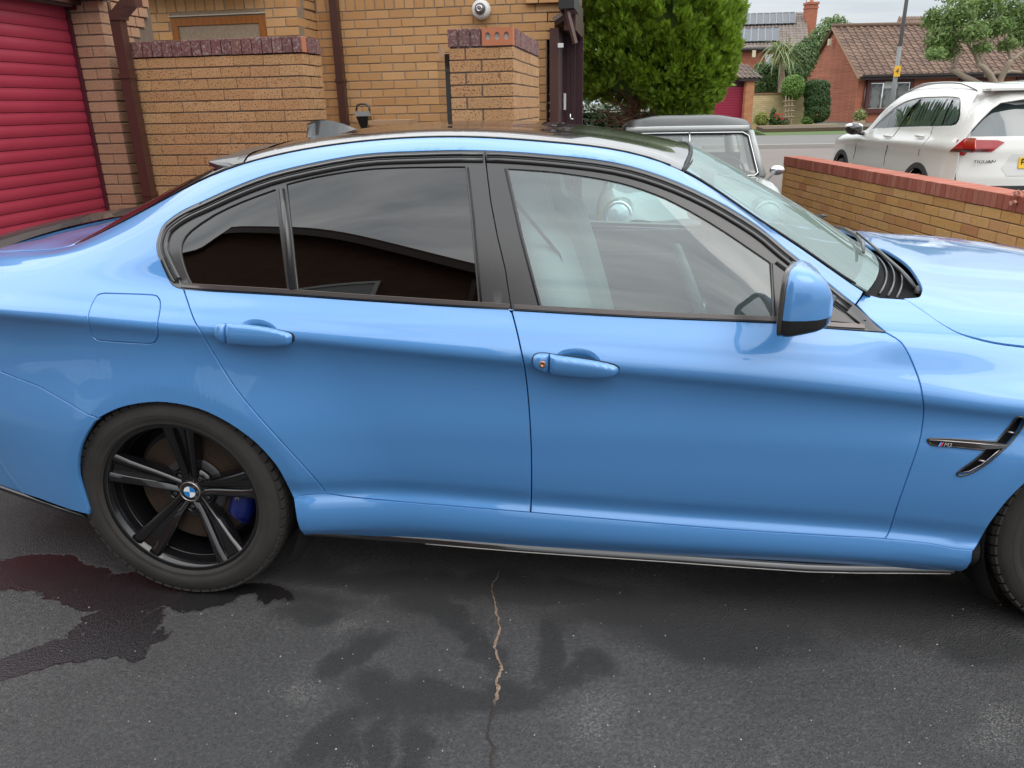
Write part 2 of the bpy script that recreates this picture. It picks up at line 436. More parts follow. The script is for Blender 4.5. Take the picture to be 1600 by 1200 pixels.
def poly_off(pts, d):
    """offset closed polygon inward by d px (pts list of (x,y) or None-safe)"""
    P = np.array(pts, float); n = len(P)
    area = 0.5 * np.sum(P[:, 0] * np.roll(P[:, 1], -1) - np.roll(P[:, 0], -1) * P[:, 1]); sg = 1 if area > 0 else -1
    out = []
    for i in range(n):
        a, b, c = P[i - 1], P[i], P[(i + 1) % n]
        e1 = b - a; e2 = c - b; e1 /= np.linalg.norm(e1) + 1e-9; e2 /= np.linalg.norm(e2) + 1e-9
        n1 = np.array([-e1[1], e1[0]]) * sg; n2 = np.array([-e2[1], e2[0]]) * sg
        m = n1 + n2; m /= max(np.linalg.norm(m), 1e-6); k = d / max(m @ n1, .45)
        out.append(tuple(b + m * k))
    return out
def smooth_line(pts, n=4):
    """Catmull-Rom through pixel points (open)"""
    P = [np.array(p, float) for p in pts]; o = []
    for i in range(len(P) - 1):
        p0 = P[max(i - 1, 0)]; p1 = P[i]; p2 = P[i + 1]; p3 = P[min(i + 2, len(P) - 1)]
        for k in range(n):
            t = k / n
            o.append(tuple(.5 * ((2 * p1) + (-p0 + p2) * t + (2 * p0 - 5 * p1 + 4 * p2 - p3) * t * t + (-p0 + 3 * p1 - 3 * p2 + p3) * t**3)))
    o.append(tuple(P[-1])); return o
def pip(P, poly):
    P = np.asarray(P); x, y = P[:, 0], P[:, 1]; ins = np.zeros(len(P), bool); A = np.asarray(poly); n = len(A); j = n - 1
    for i in range(n):
        xi, yi = A[i]; xj, yj = A[j]
        if yi != yj:
            c = ((yi > y) != (yj > y)) & (x < (xj - xi) * (y - yi) / (yj - yi) + xi); ins ^= c
        j = i
    return ins
SK = 0.07
def dens(poly, step=.03):
    o = []
    n = len(poly)
    for i in range(n):
        a = np.array(poly[i]); b = np.array(poly[(i + 1) % n]); L = math.hypot(b[0] - a[0], (b[1] - a[1]) * SK); k = max(1, int(L / step))
        for t in range(k): o.append(tuple(a + (b - a) * t / k))
    return o
def panel(name, poly, material, fam='B', holes=(), off=0.0, rim=.014, dx=.03, ds=.14, parent=None, label=None, back=False, mirror=True, arch=None):
    """a body panel cut out of the car surface. poly / holes in (x, s). off: distance outwards (m)"""
    loops = [dens(poly)] + [dens(h) for h in holes]
    pts = []; edges = []
    for L in loops:
        b = len(pts); pts += [(p[0], p[1] * SK) for p in L]; edges += [(b + i, b + (i + 1) % len(L)) for i in range(len(L))]
    nb = len(pts)
    A = np.array(loops[0]); x0, x1, s0, s1 = A[:, 0].min(), A[:, 0].max(), A[:, 1].min(), A[:, 1].max()
    gx, gs = np.meshgrid(np.arange(math.floor(x0 / dx) * dx, x1 + dx, dx), np.arange(math.floor(s0 / ds) * ds, s1 + ds, ds))
    G = np.stack([gx.ravel(), gs.ravel()], 1)
    if arch is not None:
        cx, cz, r1, r2, A_ = ARCHES[arch]; Ex = []
        for r in (r1 + .004, r1 + .018, r2 - .010, r2 - .004, r2 + .002, r2 + .008, r2 + .016, r2 + .030, r2 + .05, r2 + .08):
            for a in np.radians(np.arange(-35, 216, 2.6)):
                xx, zz = cx + r * math.cos(a), cz + r * math.sin(a); st = np.linspace(0, 8.6, 500); Ex.append((xx, float(np.interp(zz, surf(np.full(500, xx), st, fam)[:, 2], st))))
        G = G[np.hypot(G[:, 0] - cx, np.array([surf(a, b, fam)[0][2] for a, b in G]) - cz) > r2 + .09]
        G = np.concatenate([G, np.array(Ex)])
    keep = pip(G, loops[0])
    for h in loops[1:]: keep &= ~pip(G, h)
    G = G[keep]
    # drop grid points too near the outlines
    if len(G):
        B = np.array(pts[:nb]); GG = G * np.array([1, SK]); kk = np.ones(len(G), bool)
        for c0 in range(0, len(G), 2000):
            dd = ((GG[c0:c0 + 2000, None] - B[None])**2).sum(-1).min(1); kk[c0:c0 + 2000] = dd > (.006 if arch is None else .0035)**2
        G = G[kk]
    pts += [(p[0], p[1] * SK) for p in G]
    vo, eo, fo, ov, oe, of = delaunay_2d_cdt([Vector(p) for p in pts], edges, [], 0, 1e-6)
    V = np.array([(v.x, v.y / SK) for v in vo]); T = np.array([list(f) for f in fo])
    cen = V[T].mean(1); ok = pip(cen, loops[0])
    for h in loops[1:]: ok &= ~pip(cen, h)
    T = T[ok]
    P = surf(V[:, 0], V[:, 1], fam); N = surf_n(V[:, 0], V[:, 1], fam) * _sgn
    o_ = off if not callable(off) else np.array([off(a, b) for a, b in V])[:, None]
    P = P + N * o_
    if callable(off):
        tn = np.cross(P[T[:, 1]] - P[T[:, 0]], P[T[:, 2]] - P[T[:, 0]]); sgn_ = np.sign((tn * N[T[:, 0]]).sum(1))[:, None]; tn = tn * sgn_
        N2 = np.zeros_like(N)
        for k in range(3): np.add.at(N2, T[:, k], tn)
        N = N2 / (np.linalg.norm(N2, axis=1, keepdims=True) + 1e-15)
    # orientation
    tn = np.cross(P[T[:, 1]] - P[T[:, 0]], P[T[:, 2]] - P[T[:, 0]]); flip = (tn * N[T[:, 0]]).sum(1) < 0
    T[flip] = T[flip][:, ::-1]
    Vs = [tuple(p) for p in P]; Ns = [tuple(n) for n in N]; Fs = [tuple(t) for t in T]
    if rim:
        # boundary edges get a turned-in lip
        cnt = {}
        for t in T:
            for a, b in ((t[0], t[1]), (t[1], t[2]), (t[2], t[0])):
                cnt[(a, b)] = 1
        be = [(a, b) for (a, b) in cnt if (b, a) not in cnt]
        nbm = {}; tang = {}
        for a, b in be:
            e = P[b] - P[a]; o = np.cross(e, N[a]); o /= np.linalg.norm(o) + 1e-12
            tang.setdefault(a, []).append(o); tang.setdefault(b, []).append(o)
        ids = {}
        for v, tl in tang.items():
            t_ = np.mean(tl, 0); t_ /= np.linalg.norm(t_) + 1e-12
            ids[v] = len(Vs); rr = .0012
            Vs.append(tuple(P[v])); Ns.append(tuple((N[v] * .8 + t_ * .6)))
            Vs.append(tuple(P[v] + t_ * rr - N[v] * rr)); Ns.append(tuple((N[v] * .5 + t_ * .85)))
            Vs.append(tuple(P[v] + t_ * rr - N[v] * rim)); Ns.append(tuple(t_))
        for a, b in be:
            A_, B_ = ids[a], ids[b]
            Fs.append((A_, A_ + 1, B_ + 1, B_)); Fs.append((A_ + 1, A_ + 2, B_ + 2, B_ + 1))
    Nn = np.array(Ns); Nn /= np.linalg.norm(Nn, axis=1, keepdims=True) + 1e-12
    ob = mesh_ob(name, Vs, Fs, material, parent or car, True, Nn)
    if label: ob['label'] = label
    if mirror:
        m = ob.copy(); COL.objects.link(m); m.scale = (1, -1, 1)
        if parent is not None and parent.name in MIR: m.parent = MIR[parent.name]; m.scale = (1, 1, 1)
        MIR[ob.name] = m
    return ob
MIR = {}
def U(pts, fam='B', **k): return [uv(a, b, fam, **k) for a, b in pts]
# ---- materials of the car
def paint_mat():
    m = mat('blue_paint', (0.085, 0.30, 0.72), 0.34, 0.2, 1.0, 0.02)
    n = NB(m); b = n.b
    fl = n.n('ShaderNodeTexVoronoi'); fl.inputs['Scale'].default_value = 1800; n.l(n.obj(), fl.inputs['Vector'])
    lo = n.noise(3.0, 3, coord='obj')
    c = n.mix(n.math('MULTIPLY', fl.outputs['Distance'], .22), (0.070, 0.250, 0.57), (0.112, 0.31, 0.65))
    c = n.mix(n.math('MULTIPLY', lo, .10), c, (0.058, 0.225, 0.51))
    n.l(c, b.inputs['Base Color'])
    # faint orange peel and dust in the clear coat
    op = n.noise(260, 2, coord='obj')
    bp = n.bump(op, .018, .001); n.l(bp, b.inputs['Coat Normal'])
    cr = n.math('ADD', n.math('MULTIPLY', n.noise(9, 5, coord='obj'), .05), .0); n.l(cr, b.inputs['Coat Roughness'])
    b.inputs['Coat IOR'].default_value = 1.66
    return m
PAINT = paint_mat()
BLACK_GLOSS = mat('gloss_black_trim', (0.012, 0.012, 0.013), 0.12, 0, 1.0, .03)
SATIN = mat('satin_black_trim', (0.022, 0.020, 0.020), 0.30, 0, .6, .18)
RUBBER = mat('window_rubber', (0.016, 0.016, 0.017), 0.62)
DARK = mat('dark_cavity', (0.006, 0.006, 0.007), 0.9)
def carbon_mat():
    m = mat('black_carbon_roof', (0.014, 0.014, 0.015), 0.22, 0, 1.0, .012); n = NB(m)
    ch = n.n('ShaderNodeTexChecker'); ch.inputs['Scale'].default_value = 160; n.l(n.obj(), ch.inputs['Vector'])
    c = n.mix(ch.outputs['Fac'], (0.010, 0.010, 0.011), (0.030, 0.029, 0.028)); n.l(c, n.b.inputs['Base Color']); return m
CARBON = carbon_mat()
def glass_mat(name, tint, refl_tint=(1, 1, 1), ior=1.62, rough=0.0, sky_sheen=None, wavy=False):
    m = bpy.data.materials.new(name); m.use_nodes = True; t = m.node_tree; t.nodes.clear()
    o = t.nodes.new('ShaderNodeOutputMaterial'); tr = t.nodes.new('ShaderNodeBsdfTransparent'); gl = t.nodes.new('ShaderNodeBsdfGlossy')
    tr.inputs[0].default_value = (*tint, 1); gl.inputs[0].default_value = (*refl_tint, 1); gl.inputs['Roughness'].default_value = rough
    fr = t.nodes.new('ShaderNodeFresnel'); gm = t.nodes.new('ShaderNodeNewGeometry'); mi = t.nodes.new('ShaderNodeMix'); mi.data_type = 'FLOAT'
    mi.inputs[2].default_value = ior; mi.inputs[3].default_value = 1 / ior; t.links.new(gm.outputs['Backfacing'], mi.inputs[0]); t.links.new(mi.outputs[0], fr.inputs[0])   # thin pane: same mirror strength from both sides
    nz = t.nodes.new('ShaderNodeTexNoise'); nz.inputs['Scale'].default_value = 1.6; nz.inputs['Detail'].default_value = 1
    tcn = t.nodes.new('ShaderNodeTexCoord'); t.links.new(tcn.outputs['Object'], nz.inputs[0])
    bp = t.nodes.new('ShaderNodeBump'); bp.inputs['Strength'].default_value = .05; bp.inputs['Distance'].default_value = .02
    t.links.new(nz.outputs[0], bp.inputs['Height'])
    if wavy: t.links.new(bp.outputs[0], gl.inputs['Normal'])
    mx = t.nodes.new('ShaderNodeMixShader'); t.links.new(fr.outputs[0], mx.inputs[0]); t.links.new(tr.outputs[0], mx.inputs[1]); t.links.new(gl.outputs[0], mx.inputs[2])
    last = mx.outputs[0]
    if sky_sheen:  # pale diffuse layer stands in for sky reflected in the pane
        df = t.nodes.new('ShaderNodeBsdfDiffuse'); df.inputs[0].default_value = (*sky_sheen[0], 1)
        m2 = t.nodes.new('ShaderNodeMixShader')
        m2.inputs[0].default_value = sky_sheen[1]
        t.links.new(last, m2.inputs[1]); t.links.new(df.outputs[0], m2.inputs[2]); last = m2.outputs[0]
    t.links.new(last, o.inputs[0]); MATS[name] = m; return m
GLASS_DARK = glass_mat('tinted_rear_glass', (0.020, 0.020, 0.020), ior=1.72)
GLASS_CLEAR = glass_mat('clear_front_glass', (0.68, 0.86, 0.86), ior=1.95, sky_sheen=((.50, .64, .64), .08))
GLASS_WS = glass_mat('windscreen_glass', (0.60, 0.78, 0.76), refl_tint=(.82, .94, .92), ior=1.95, sky_sheen=((.46, .58, .56), .22))
CHROME = mat('bright_metal', (0.75, 0.75, 0.76), 0.18, 1.0)

# ---- outlines read from the photograph
BELT = smooth_line([(284, 452), (460, 462), (560, 469), (800, 484.5), (1000, 496), (1208, 504.5), (1277, 511.5), (1384, 519)], 3)
TRIMTOP = smooth_line([(284, 452), (277, 451), (268, 445), (261, 433), (252, 414), (245, 396), (244, 378), (251, 357), (263, 344), (285, 329), (315, 315), (380, 286), (447, 264), (558, 242), (650, 236.5), (755, 235), (860, 241.5), (960, 254), (1035, 275), (1110, 308), (1185, 353), (1228, 388), (1273, 424), (1334, 474)], 3)
FENDER_A = [(1334, 474), (1358, 496), (1384, 519)]
RDOOR = smooth_line([(287, 453), (301, 495), (313, 518), (344, 569.6), (373, 613), (416, 664.5), (488, 743.5), (511, 772)], 3)
BGAP = smooth_line([(799, 484.5), (804, 503), (811.6, 535), (821, 585), (826.6, 639), (830, 703), (830.5, 760), (829, 801)], 3)
FDOOR = smooth_line([(1384, 519), (1406, 533), (1418, 550), (1428, 572), (1438, 600), (1443, 631), (1443, 650), (1437, 690), (1419.5, 742), (1402, 792), (1390, 830), (1382.5, 842)], 3)
SK_TOP_R = smooth_line([(459, 777), (480, 774), (511, 772.6), (552, 777.5), (665, 788), (829, 801)], 3)
SK_TOP_F = smooth_line([(829, 801), (1040, 819.5), (1187, 831), (1382.5, 842)], 3)
SK_TOP_E = smooth_line([(1382.5, 842), (1450, 849), (1487, 857.2), (1520, 860.5)], 3)
SK_BOT = smooth_line([(475.6, 835.6), (515, 834.5), (665, 843), (815, 856), (1040, 869), (1225, 879), (1400, 888), (1502, 892.5)], 3)
ARCH_R = smooth_line([(139.4, 803.8), (128, 770), (121, 745), (120.6, 720), (126, 695), (138.7, 670), (153, 653), (185, 637), (222, 629), (260, 628), (309, 637.5), (349, 655.5), (380, 675.5), (405, 696), (430, 724), (443, 745), (455, 769), (459, 777)], 3)
BUMP = [(153, 653), (134.5, 646), (100, 625.7), (60, 603), (0, 580)]
# body side, rear door and front door use family B, wing and bonnet family C
def Uo(pts, d=1.1, fam='B', **k): return U(poly_off(pts, d), fam, **k)
def pU(*segs, fam='B', **k):
    o = []
    for s in segs:
        for p in s: o.append(uv(p[0], p[1], fam, **k))
    return o

# roof rail / pillar / quarter as one stamping
up = [(-1.0, 11.9), (-.8, 11.95), (-.6, 11.97), (-.4, 12.0)] + [(x, 12.0) for x in np.arange(-.35, 2.0, .05)] + [uv(1348, 456, 'B', 11, 13)]
outer = U([(1345, 462), (1336, 474.5)], smin=10.9, smax=12.6) + U([(a, b - 0.6) for a, b in reversed(TRIMTOP[1:-1])], smin=8.6)
outer += U([(p[0] - 1.2, p[1] + .3) for p in RDOOR]) + U([(500, 771), (478, 773), (459.5, 776)])
arch = [(a, b) for a, b in reversed(ARCH_R) if a > 152]
outer += U([(a, b) for a, b in arch])
outer += U([(151, 651), (134.5, 645), (100, 624.7), (60, 602), (0, 579)])
outer += [(-.62, 5.9), (-.8, 6.1), (-.95, 6.2), (-1.0, 6.2)]
CAP = smooth_line([(163, 458.4), (200, 459.5), (238, 461), (247, 465), (250.3, 474), (248.4, 491), (245, 508), (246.8, 522), (243, 532), (234, 536.6), (195, 534.5), (158, 532), (147, 527), (142, 515), (138, 498), (140.5, 484), (147, 469), (153, 461), (163, 458.4)], 2)[:-1]
quarter = panel('quarter_panel', up + outer, PAINT, holes=[U(poly_off(CAP, -1.5))], dx=.025, arch=0)
panel('fuel_flap', U(poly_off(CAP, 1.0)), PAINT, off=.0008, mirror=False)
rb = [(a, b + 1.6) for a, b in BUMP]
rbp = U(rb) + [(-.62, 5.75), (-.8, 5.95), (-.95, 6.05), (-1.0, 6.05), (-1.0, 0.15), (-.8, .1)] + U([(0, 757), (60, 778), (137, 803)]) + U([(a, b) for a, b in ARCH_R if a < 152])
bumper = panel('rear_bumper', rbp, PAINT, off=-.0005, arch=0)
# handle outlines
RH = smooth_line([(336, 520), (337, 512), (341, 507.5), (347, 506), (373, 508), (402, 510.5), (431, 515), (454, 520.5), (459, 525), (459, 529), (456, 533.7), (431, 535), (402, 534), (376, 532), (350, 531), (340, 527), (336, 520)], 2)[:-1]
FH = smooth_line([(832, 564), (834, 556), (842, 552), (857, 552.5), (871, 555), (900, 559), (934, 564), (959, 569.5), (967, 575), (964, 580.5), (955, 583), (934, 583.5), (891, 581), (861, 577.5), (842, 574), (834, 569.5), (832, 564)], 2)[:-1]
RC = smooth_line([(369, 514), (376, 505), (388, 500), (400, 498.5), (414, 501), (426, 507), (434, 516), (434, 526), (430, 535), (421, 541), (407, 543.7), (390, 541.5), (376, 534), (369, 524), (369, 514)], 2)[:-1]
FCU = smooth_line([(866, 562), (870.6, 553), (880, 547), (899, 544), (917.5, 546.5), (929, 552), (938, 562), (939, 573), (934, 583), (924, 589.5), (908, 592), (892, 590.5), (879, 586), (869, 577), (866, 562)], 2)[:-1]
RCU, FCUU = U(RC), U(FCU)
rdoor = panel('rear_door', Uo(BELT[:10] + [(797, 484)] + [tuple(p) for p in BGAP[1:]] + list(reversed(SK_TOP_R))[1:-6] + [(505, 773)] + list(reversed(RDOOR))[1:], 1.6), PAINT, holes=[RCU])
fdoor = panel('front_door', Uo([(800, 484.6)] + [p for p in BELT if p[0] > 805][:-1] + FDOOR + list(reversed(SK_TOP_F))[1:-1] + list(reversed(BGAP))[:-1], 1.6), PAINT, holes=[FCUU])
skirt = panel('side_skirt', U(poly_off(SK_TOP_R + SK_TOP_F[1:] + SK_TOP_E[1:] + list(reversed(SK_BOT)), .5), smax=4), PAINT, off=.001)
def edge_dist(poly):
    A = np.array(poly) * np.array([1, SK]); B = np.roll(A, -1, 0)
    def fn(x, s):
        p = np.array([x, s * SK]); ab = B - A; t = np.clip(((p - A) * ab).sum(1) / ((ab**2).sum(1) + 1e-15), 0, 1)
        return float(np.sqrt((((A + ab * t[:, None]) - p)**2).sum(1)).min())
    return fn
def dome(poly, h, w, base=0.0):
    fd = edge_dist(poly)
    def off(x, s):
        q = min(fd(x, s) / w, 1.0); return base + h * math.sqrt(max(0, 1 - (1 - q)**2))
    return off
def dish(poly, h, w):
    fd = edge_dist(poly)
    def off(x, s):
        q = min(fd(x, s) / w, 1.0); return -h * (q * q * (3 - 2 * q))
    return off
def door_handle(parent, outline, cup, cup_uv, split, key=None):
    pd = panel('handle_recess', cup_uv, PAINT, off=dish(cup_uv, .017, .030), rim=0, dx=.006, ds=.06, parent=parent)
    # grip stands off the skin, the round escutcheon sits at its rear end
    esc = [p for p in outline if p[0] <= split]; grip = [p for p in outline if p[0] > split]
    # order: outline starts at the far left, top edge first
    top = [p for p in outline if p[0] > split]
    eo = [p for p in outline]; k1 = next(i for i, p in enumerate(eo) if p[0] > split); k2 = len(eo) - 1 - next(i for i, p in enumerate(reversed(eo)) if p[0] > split)
    yt = np.interp(split, [eo[k1 - 1][0], eo[k1][0]], [eo[k1 - 1][1], eo[k1][1]])
    yb = np.interp(split, [eo[k2 + 1][0], eo[k2][0]], [eo[k2 + 1][1], eo[k2][1]])
    left = eo[:k1] + [(split, yt), (split, yb)] + eo[k2 + 1:]
    right = [(split, yt)] + eo[k1:k2 + 1] + [(split, yb)]
    sh = panel('handle_gasket', U(poly_off(eo, -1.3)), RUBBER, off=.0012, rim=0, dx=.02, parent=parent)
    lu = U(poly_off(left, .5)); ru = U(poly_off(right, .5))
    panel('handle_cap', lu, PAINT, off=dome(lu, .011, .016, .008), rim=.010, dx=.006, ds=.05, parent=parent)
    panel('handle_grip', ru, PAINT, off=dome(ru, .012, .016, .012), rim=.012, dx=.006, ds=.05, parent=parent)
    if key:
        x, s = uv(*key); c = surf(x, s)[0]; n = surf_n(x, s)[0] * _sgn
        V, Fc = lathe([(0, .0005), (.0035, .0005), (.0038, .002), (.0085, .002), (.0095, .001), (.0098, -.004)], 20, 'y')
        R = Vector((0, 1, 0)).rotation_difference(Vector(n)).to_matrix()
        V = [np.array(R @ Vector(v)) + c + n * .019 for v in V]
        mesh_ob('keyhole', V, Fc, mat('copper_key_lock', (.55, .28, .18), .35, .8), parent, True)
door_handle(rdoor, RH, RC, RCU, 357)
door_handle(fdoor, FH, FCU, FCUU, 858.5, (848.5, 565.6))

# ---- black window surround with its glass
G_Q = smooth_line([(299, 444), (292, 431), (286, 414), (282, 397), (282, 384), (286, 374), (297, 360), (333, 335), (380, 313), (430.5, 294.8)], 2) + [(449, 453)]
G_R = [(465, 456), (456, 372)] + smooth_line([(447, 287), (492.5, 275.6), (558, 265), (615, 261), (727, 259.5)], 2) + [(736, 340), (743, 420), (748, 473), (600, 464.5)]
G_F = [(846, 478), (817, 370)] + smooth_line([(793, 263), (850, 266.5), (900, 272.5), (970, 285), (1040, 309), (1110, 347), (1162, 381), (1204.5, 410)], 2) + [(1209, 497), (1000, 487)]
BP = [(757, 245), (761, 280), (765.5, 315), (776, 370), (788, 420), (797, 480)]
tt = [(a, b + .8) for a, b in TRIMTOP]
rear_frame = [p for p in tt if p[0] <= 756] + [(757, 235.6)] + BP + [(798.5, 484)] + [(a, b - .9) for a, b in reversed(BELT) if a < 798][:-1]
# order TRIMTOP starts at rear lower corner and runs up and forward
front_frame = [(758, 235.7)] + [p for p in tt if p[0] > 760] + [(1358, 496), (1383, 518)] + [(a, b - .9) for a, b in reversed(BELT) if 802 < a < 1383] + [(800.6, 484)] + [(a + 2.4, b) for a, b in reversed(BP)]
gq, gr, gf = U(G_Q), U(G_R), U(G_F)
rf = panel('rear_window_frame', U(rear_frame), SATIN, holes=[gq, gr], rim=.012, off=-.001, parent=rdoor)
ff = panel('front_window_frame', U(front_frame), SATIN, holes=[gf], rim=.012, off=-.001, parent=fdoor)
panel('quarter_glass', U(poly_off(G_Q, -1)), GLASS_DARK, off=-.006, rim=0, dx=.04, parent=rdoor, label='dark tinted quarter glass')
panel('rear_glass', U(poly_off(G_R, -1)), GLASS_DARK, off=-.006, rim=0, dx=.04, parent=rdoor, label='dark tinted rear window')
panel('front_glass', U(poly_off(G_F, -1)), GLASS_CLEAR, off=-.006, rim=0, dx=.04, parent=fdoor, label='clear front side window')
# gloss cover on the rear corner of the surround
cn = [(278.5, 450), (269, 444), (262, 433), (253.5, 414), (246.5, 396), (245.5, 379), (252.5, 358.5), (264, 346), (285, 331), (313, 317), (308, 324), (286, 340), (270, 356), (263, 370), (262, 386), (268, 410), (279, 436), (286, 450)]
panel('corner_trim', U(cn), BLACK_GLOSS, off=.002, rim=.004, parent=rdoor)
def offline(pts, d):
    P = np.array(pts, float); o = []
    for i in range(len(P)):
        t = P[min(i + 1, len(P) - 1)] - P[max(i - 1, 0)]; t /= np.linalg.norm(t) + 1e-9
        o.append((P[i][0] - t[1] * d, P[i][1] + t[0] * d))
    return o
def bead(name, pts, r, off, material, parent, fam='B', flat=1.0, n=8, **k):
    q = U(pts, fam, **k); P = [surf(a, b, fam)[0] + surf_n(a, b, fam)[0] * _sgn * off for a, b in q]
    o = tube(name, P, r, material, parent, n, flat=flat)
    m = o.copy(); COL.objects.link(m)
    if parent.name in MIR: m.parent = MIR[parent.name]
    else: m.scale = (1, -1, 1)
    return o
T_r = [p for p in TRIMTOP if p[0] <= 757][4:]; T_f = [(761, 235.2)] + [p for p in TRIMTOP if p[0] > 770]
bead('door_seal', offline(T_r[2:], 6.5), .0045, .001, BLACK_GLOSS, rdoor)
bead('door_seal', offline(T_f, 6.5), .0045, .001, BLACK_GLOSS, fdoor)
bead('window_trim', offline(T_r[2:], 15.5), .0075, .000, SATIN, rdoor)
bead('window_trim', offline(T_f, 15.0), .0075, .000, SATIN, fdoor)
bead('door_seal', offline(T_r[2:], 11), .003, .002, RUBBER, rdoor); bead('door_seal', offline(T_f, 10.5), .003, .002, RUBBER, fdoor)
bead('quarter_bar', [(440.5, 296), (448, 360), (457.5, 452)], .0095, .001, SATIN, rdoor, flat=.7)
bead('pillar_seal', [(731, 262), (740, 340), (747, 420), (752, 472)], .0028, .001, RUBBER, rdoor)
bead('pillar_seal', [(789.5, 264), (814, 372), (842, 478)], .0028, .001, RUBBER, fdoor)
BL_r = [(a, b) for a, b in BELT if a < 790] + [(796, 484.2)]; BL_f = [(803, 484.7)] + [(a, b) for a, b in BELT if a > 812]
def strip_poly(line, d0, d1): return offline(line, d0) + list(reversed(offline(line, d1)))
BELT_TRIM = mat('belt_trim', (0.10, 0.085, 0.08), .28, .6, .4, .1)
panel('belt_trim', U(strip_poly(BL_r[0:], -9.0, -2.6)), BELT_TRIM, off=.004, rim=.006, parent=rdoor)
panel('belt_trim', U(strip_poly(BL_f[:-2] + [(1350, 516.5)], -9.0, -2.6)), BELT_TRIM, off=.004, rim=.006, parent=fdoor)
# triangular mirror base
tri = [(1283, 462), (1340, 506), (1262, 502), (1212, 498), (1207, 412)]
trp = panel('mirror_triangle', U(tri), SATIN, off=.003, rim=.006, parent=fdoor)
bead('triangle_seal', [(1212, 410), (1285, 461), (1342, 506.5)], .003, .004, RUBBER, fdoor)

# ---- front wing (family C)
q0 = uv(1384, 519, 'C', smin=8, smax=11)
HSH = smooth_line([(1415.6, 468.7), (1443.7, 487.5), (1475, 509), (1506, 525), (1553, 537.5), (1600, 543.9)], 3)
hs = U(HSH, 'C', smin=8.5, smax=13.2)
def circ_px(cx, cz, r, w, a0, a1, n):
    a = np.radians(np.linspace(a0, a1, n)); P = np.stack([cx + r * np.cos(a), 0 * a - w, cz + r * np.sin(a)], 1); return [tuple(p) for p in project_c(P)]
ARF = smooth_line([(1502, 892.5), (1521, 860.5), (1539.5, 827.5), (1553.5, 806.5), (1574.5, 780), (1598, 756.5)], 2)
arf_far = circ_px(2.735, .345, .362, .925, 142, 6, 22)
wing_low = [uv(a, b, 'C', smin=0, smax=8) for a, b in [(a + .8, b - 1.0) for a, b in SK_TOP_E] + [p for p in ARF if p[1] < 856]]
arf_uv = [uv(a, b, 'C', smin=0, smax=8) for a, b in arf_far]
last = hs[-1]
top_far = [(x, float(np.interp(x, [last[0], 2.75, 3.1], [last[1], 9.3, 9.3]))) for x in (2.5, 2.65, 2.85, 3.0, 3.12)]
rear_edge = [uv(a + 1.3, b - .3, 'C', smin=1, smax=10.5) for a, b in reversed(FDOOR[:-1])]
topr = [uv(a, b, 'C', smin=8.5, smax=13) for a, b in [(1360, 496.5), (1339, 475.5), (1350.5, 459.5), (1375, 466), (1400, 467.5)]]
VENT = smooth_line([(1450.5, 691), (1449.5, 686.5), (1455, 685), (1480, 685.5), (1520, 688), (1556, 690.5)], 2) + smooth_line([(1562, 684), (1572, 672), (1581, 661), (1588, 652.5), (1594, 650.5), (1599, 653), (1599.5, 660), (1596, 668), (1587, 681), (1576, 694), (1563, 706), (1550, 718), (1536, 728), (1520, 737.5), (1504, 742.8), (1497, 742.5), (1495.5, 739.5), (1504, 732), (1525, 717), (1539, 703)], 2) + [(1520, 701), (1480, 697), (1456, 695.2)]
vent_uv = U(VENT, 'C', smin=3, smax=8)
wing = panel('front_wing', rear_edge + topr + hs[:] + top_far + [(3.12, 6.0)] + [a for a in reversed(arf_uv) if a[0] < 3.115] + list(reversed([a for a in wing_low if a[0] < arf_uv[0][0] - .005])), PAINT, fam='C', holes=[vent_uv], dx=.025, arch=1)
# ---- bonnet
def dome_off(x, s):
    P = surf(x, s, 'C')[0]; y = abs(P[1])
    q = np.clip((.40 - .03 * (x - 2.3) - y) / .035, 0, 1); q = q * q * (3 - 2 * q)
    q2 = np.clip((x - 2.24) / .10, 0, 1); lift = .001 + .010 * q * q2
    r = np.clip((.10 - min(.10, math.hypot(x - 2.52, y - .56))) / .10, 0, 1)
    return lift
hr = [uv(a, b, 'C', smin=9, smax=13.9) for a, b in smooth_line([(1413, 467), (1430, 466), (1437.5, 464), (1441, 457), (1440.6, 447), (1428, 425), (1408, 407), (1381, 390)], 3)]
hs_in = [(a, b + .06) for a, b in hs[1:]]
hood_poly = hr[:] + [(2.235, 13.7), (2.225, 14.0)] + [(3.28, 14.0), (3.28, 9.45)] + [(x, s_ + .06) for x, s_ in reversed(top_far)] + list(reversed(hs_in))
# keep s monotone towards the centre line
hood = panel('bonnet', hood_poly, PAINT, fam='C', off=dome_off, dx=.028, ds=.16, rim=.010)
fbp = [(3.13, 14.0), (3.13, 9.3), (3.13, 6.0), (3.11, 2.0), (3.06, .05), (3.50, .05), (3.535, 4), (3.54, 9), (3.54, 14.0)]
fbp = [(3.29, 14.0), (3.29, 9.4), (3.13, 9.25), (3.13, 6.0), (3.10, 3.2), (3.06, .05), (3.50, .05), (3.535, 4), (3.54, 9), (3.54, 14.0)]
panel('front_bumper', fbp, PAINT, fam='C', dx=.05, ds=.3)

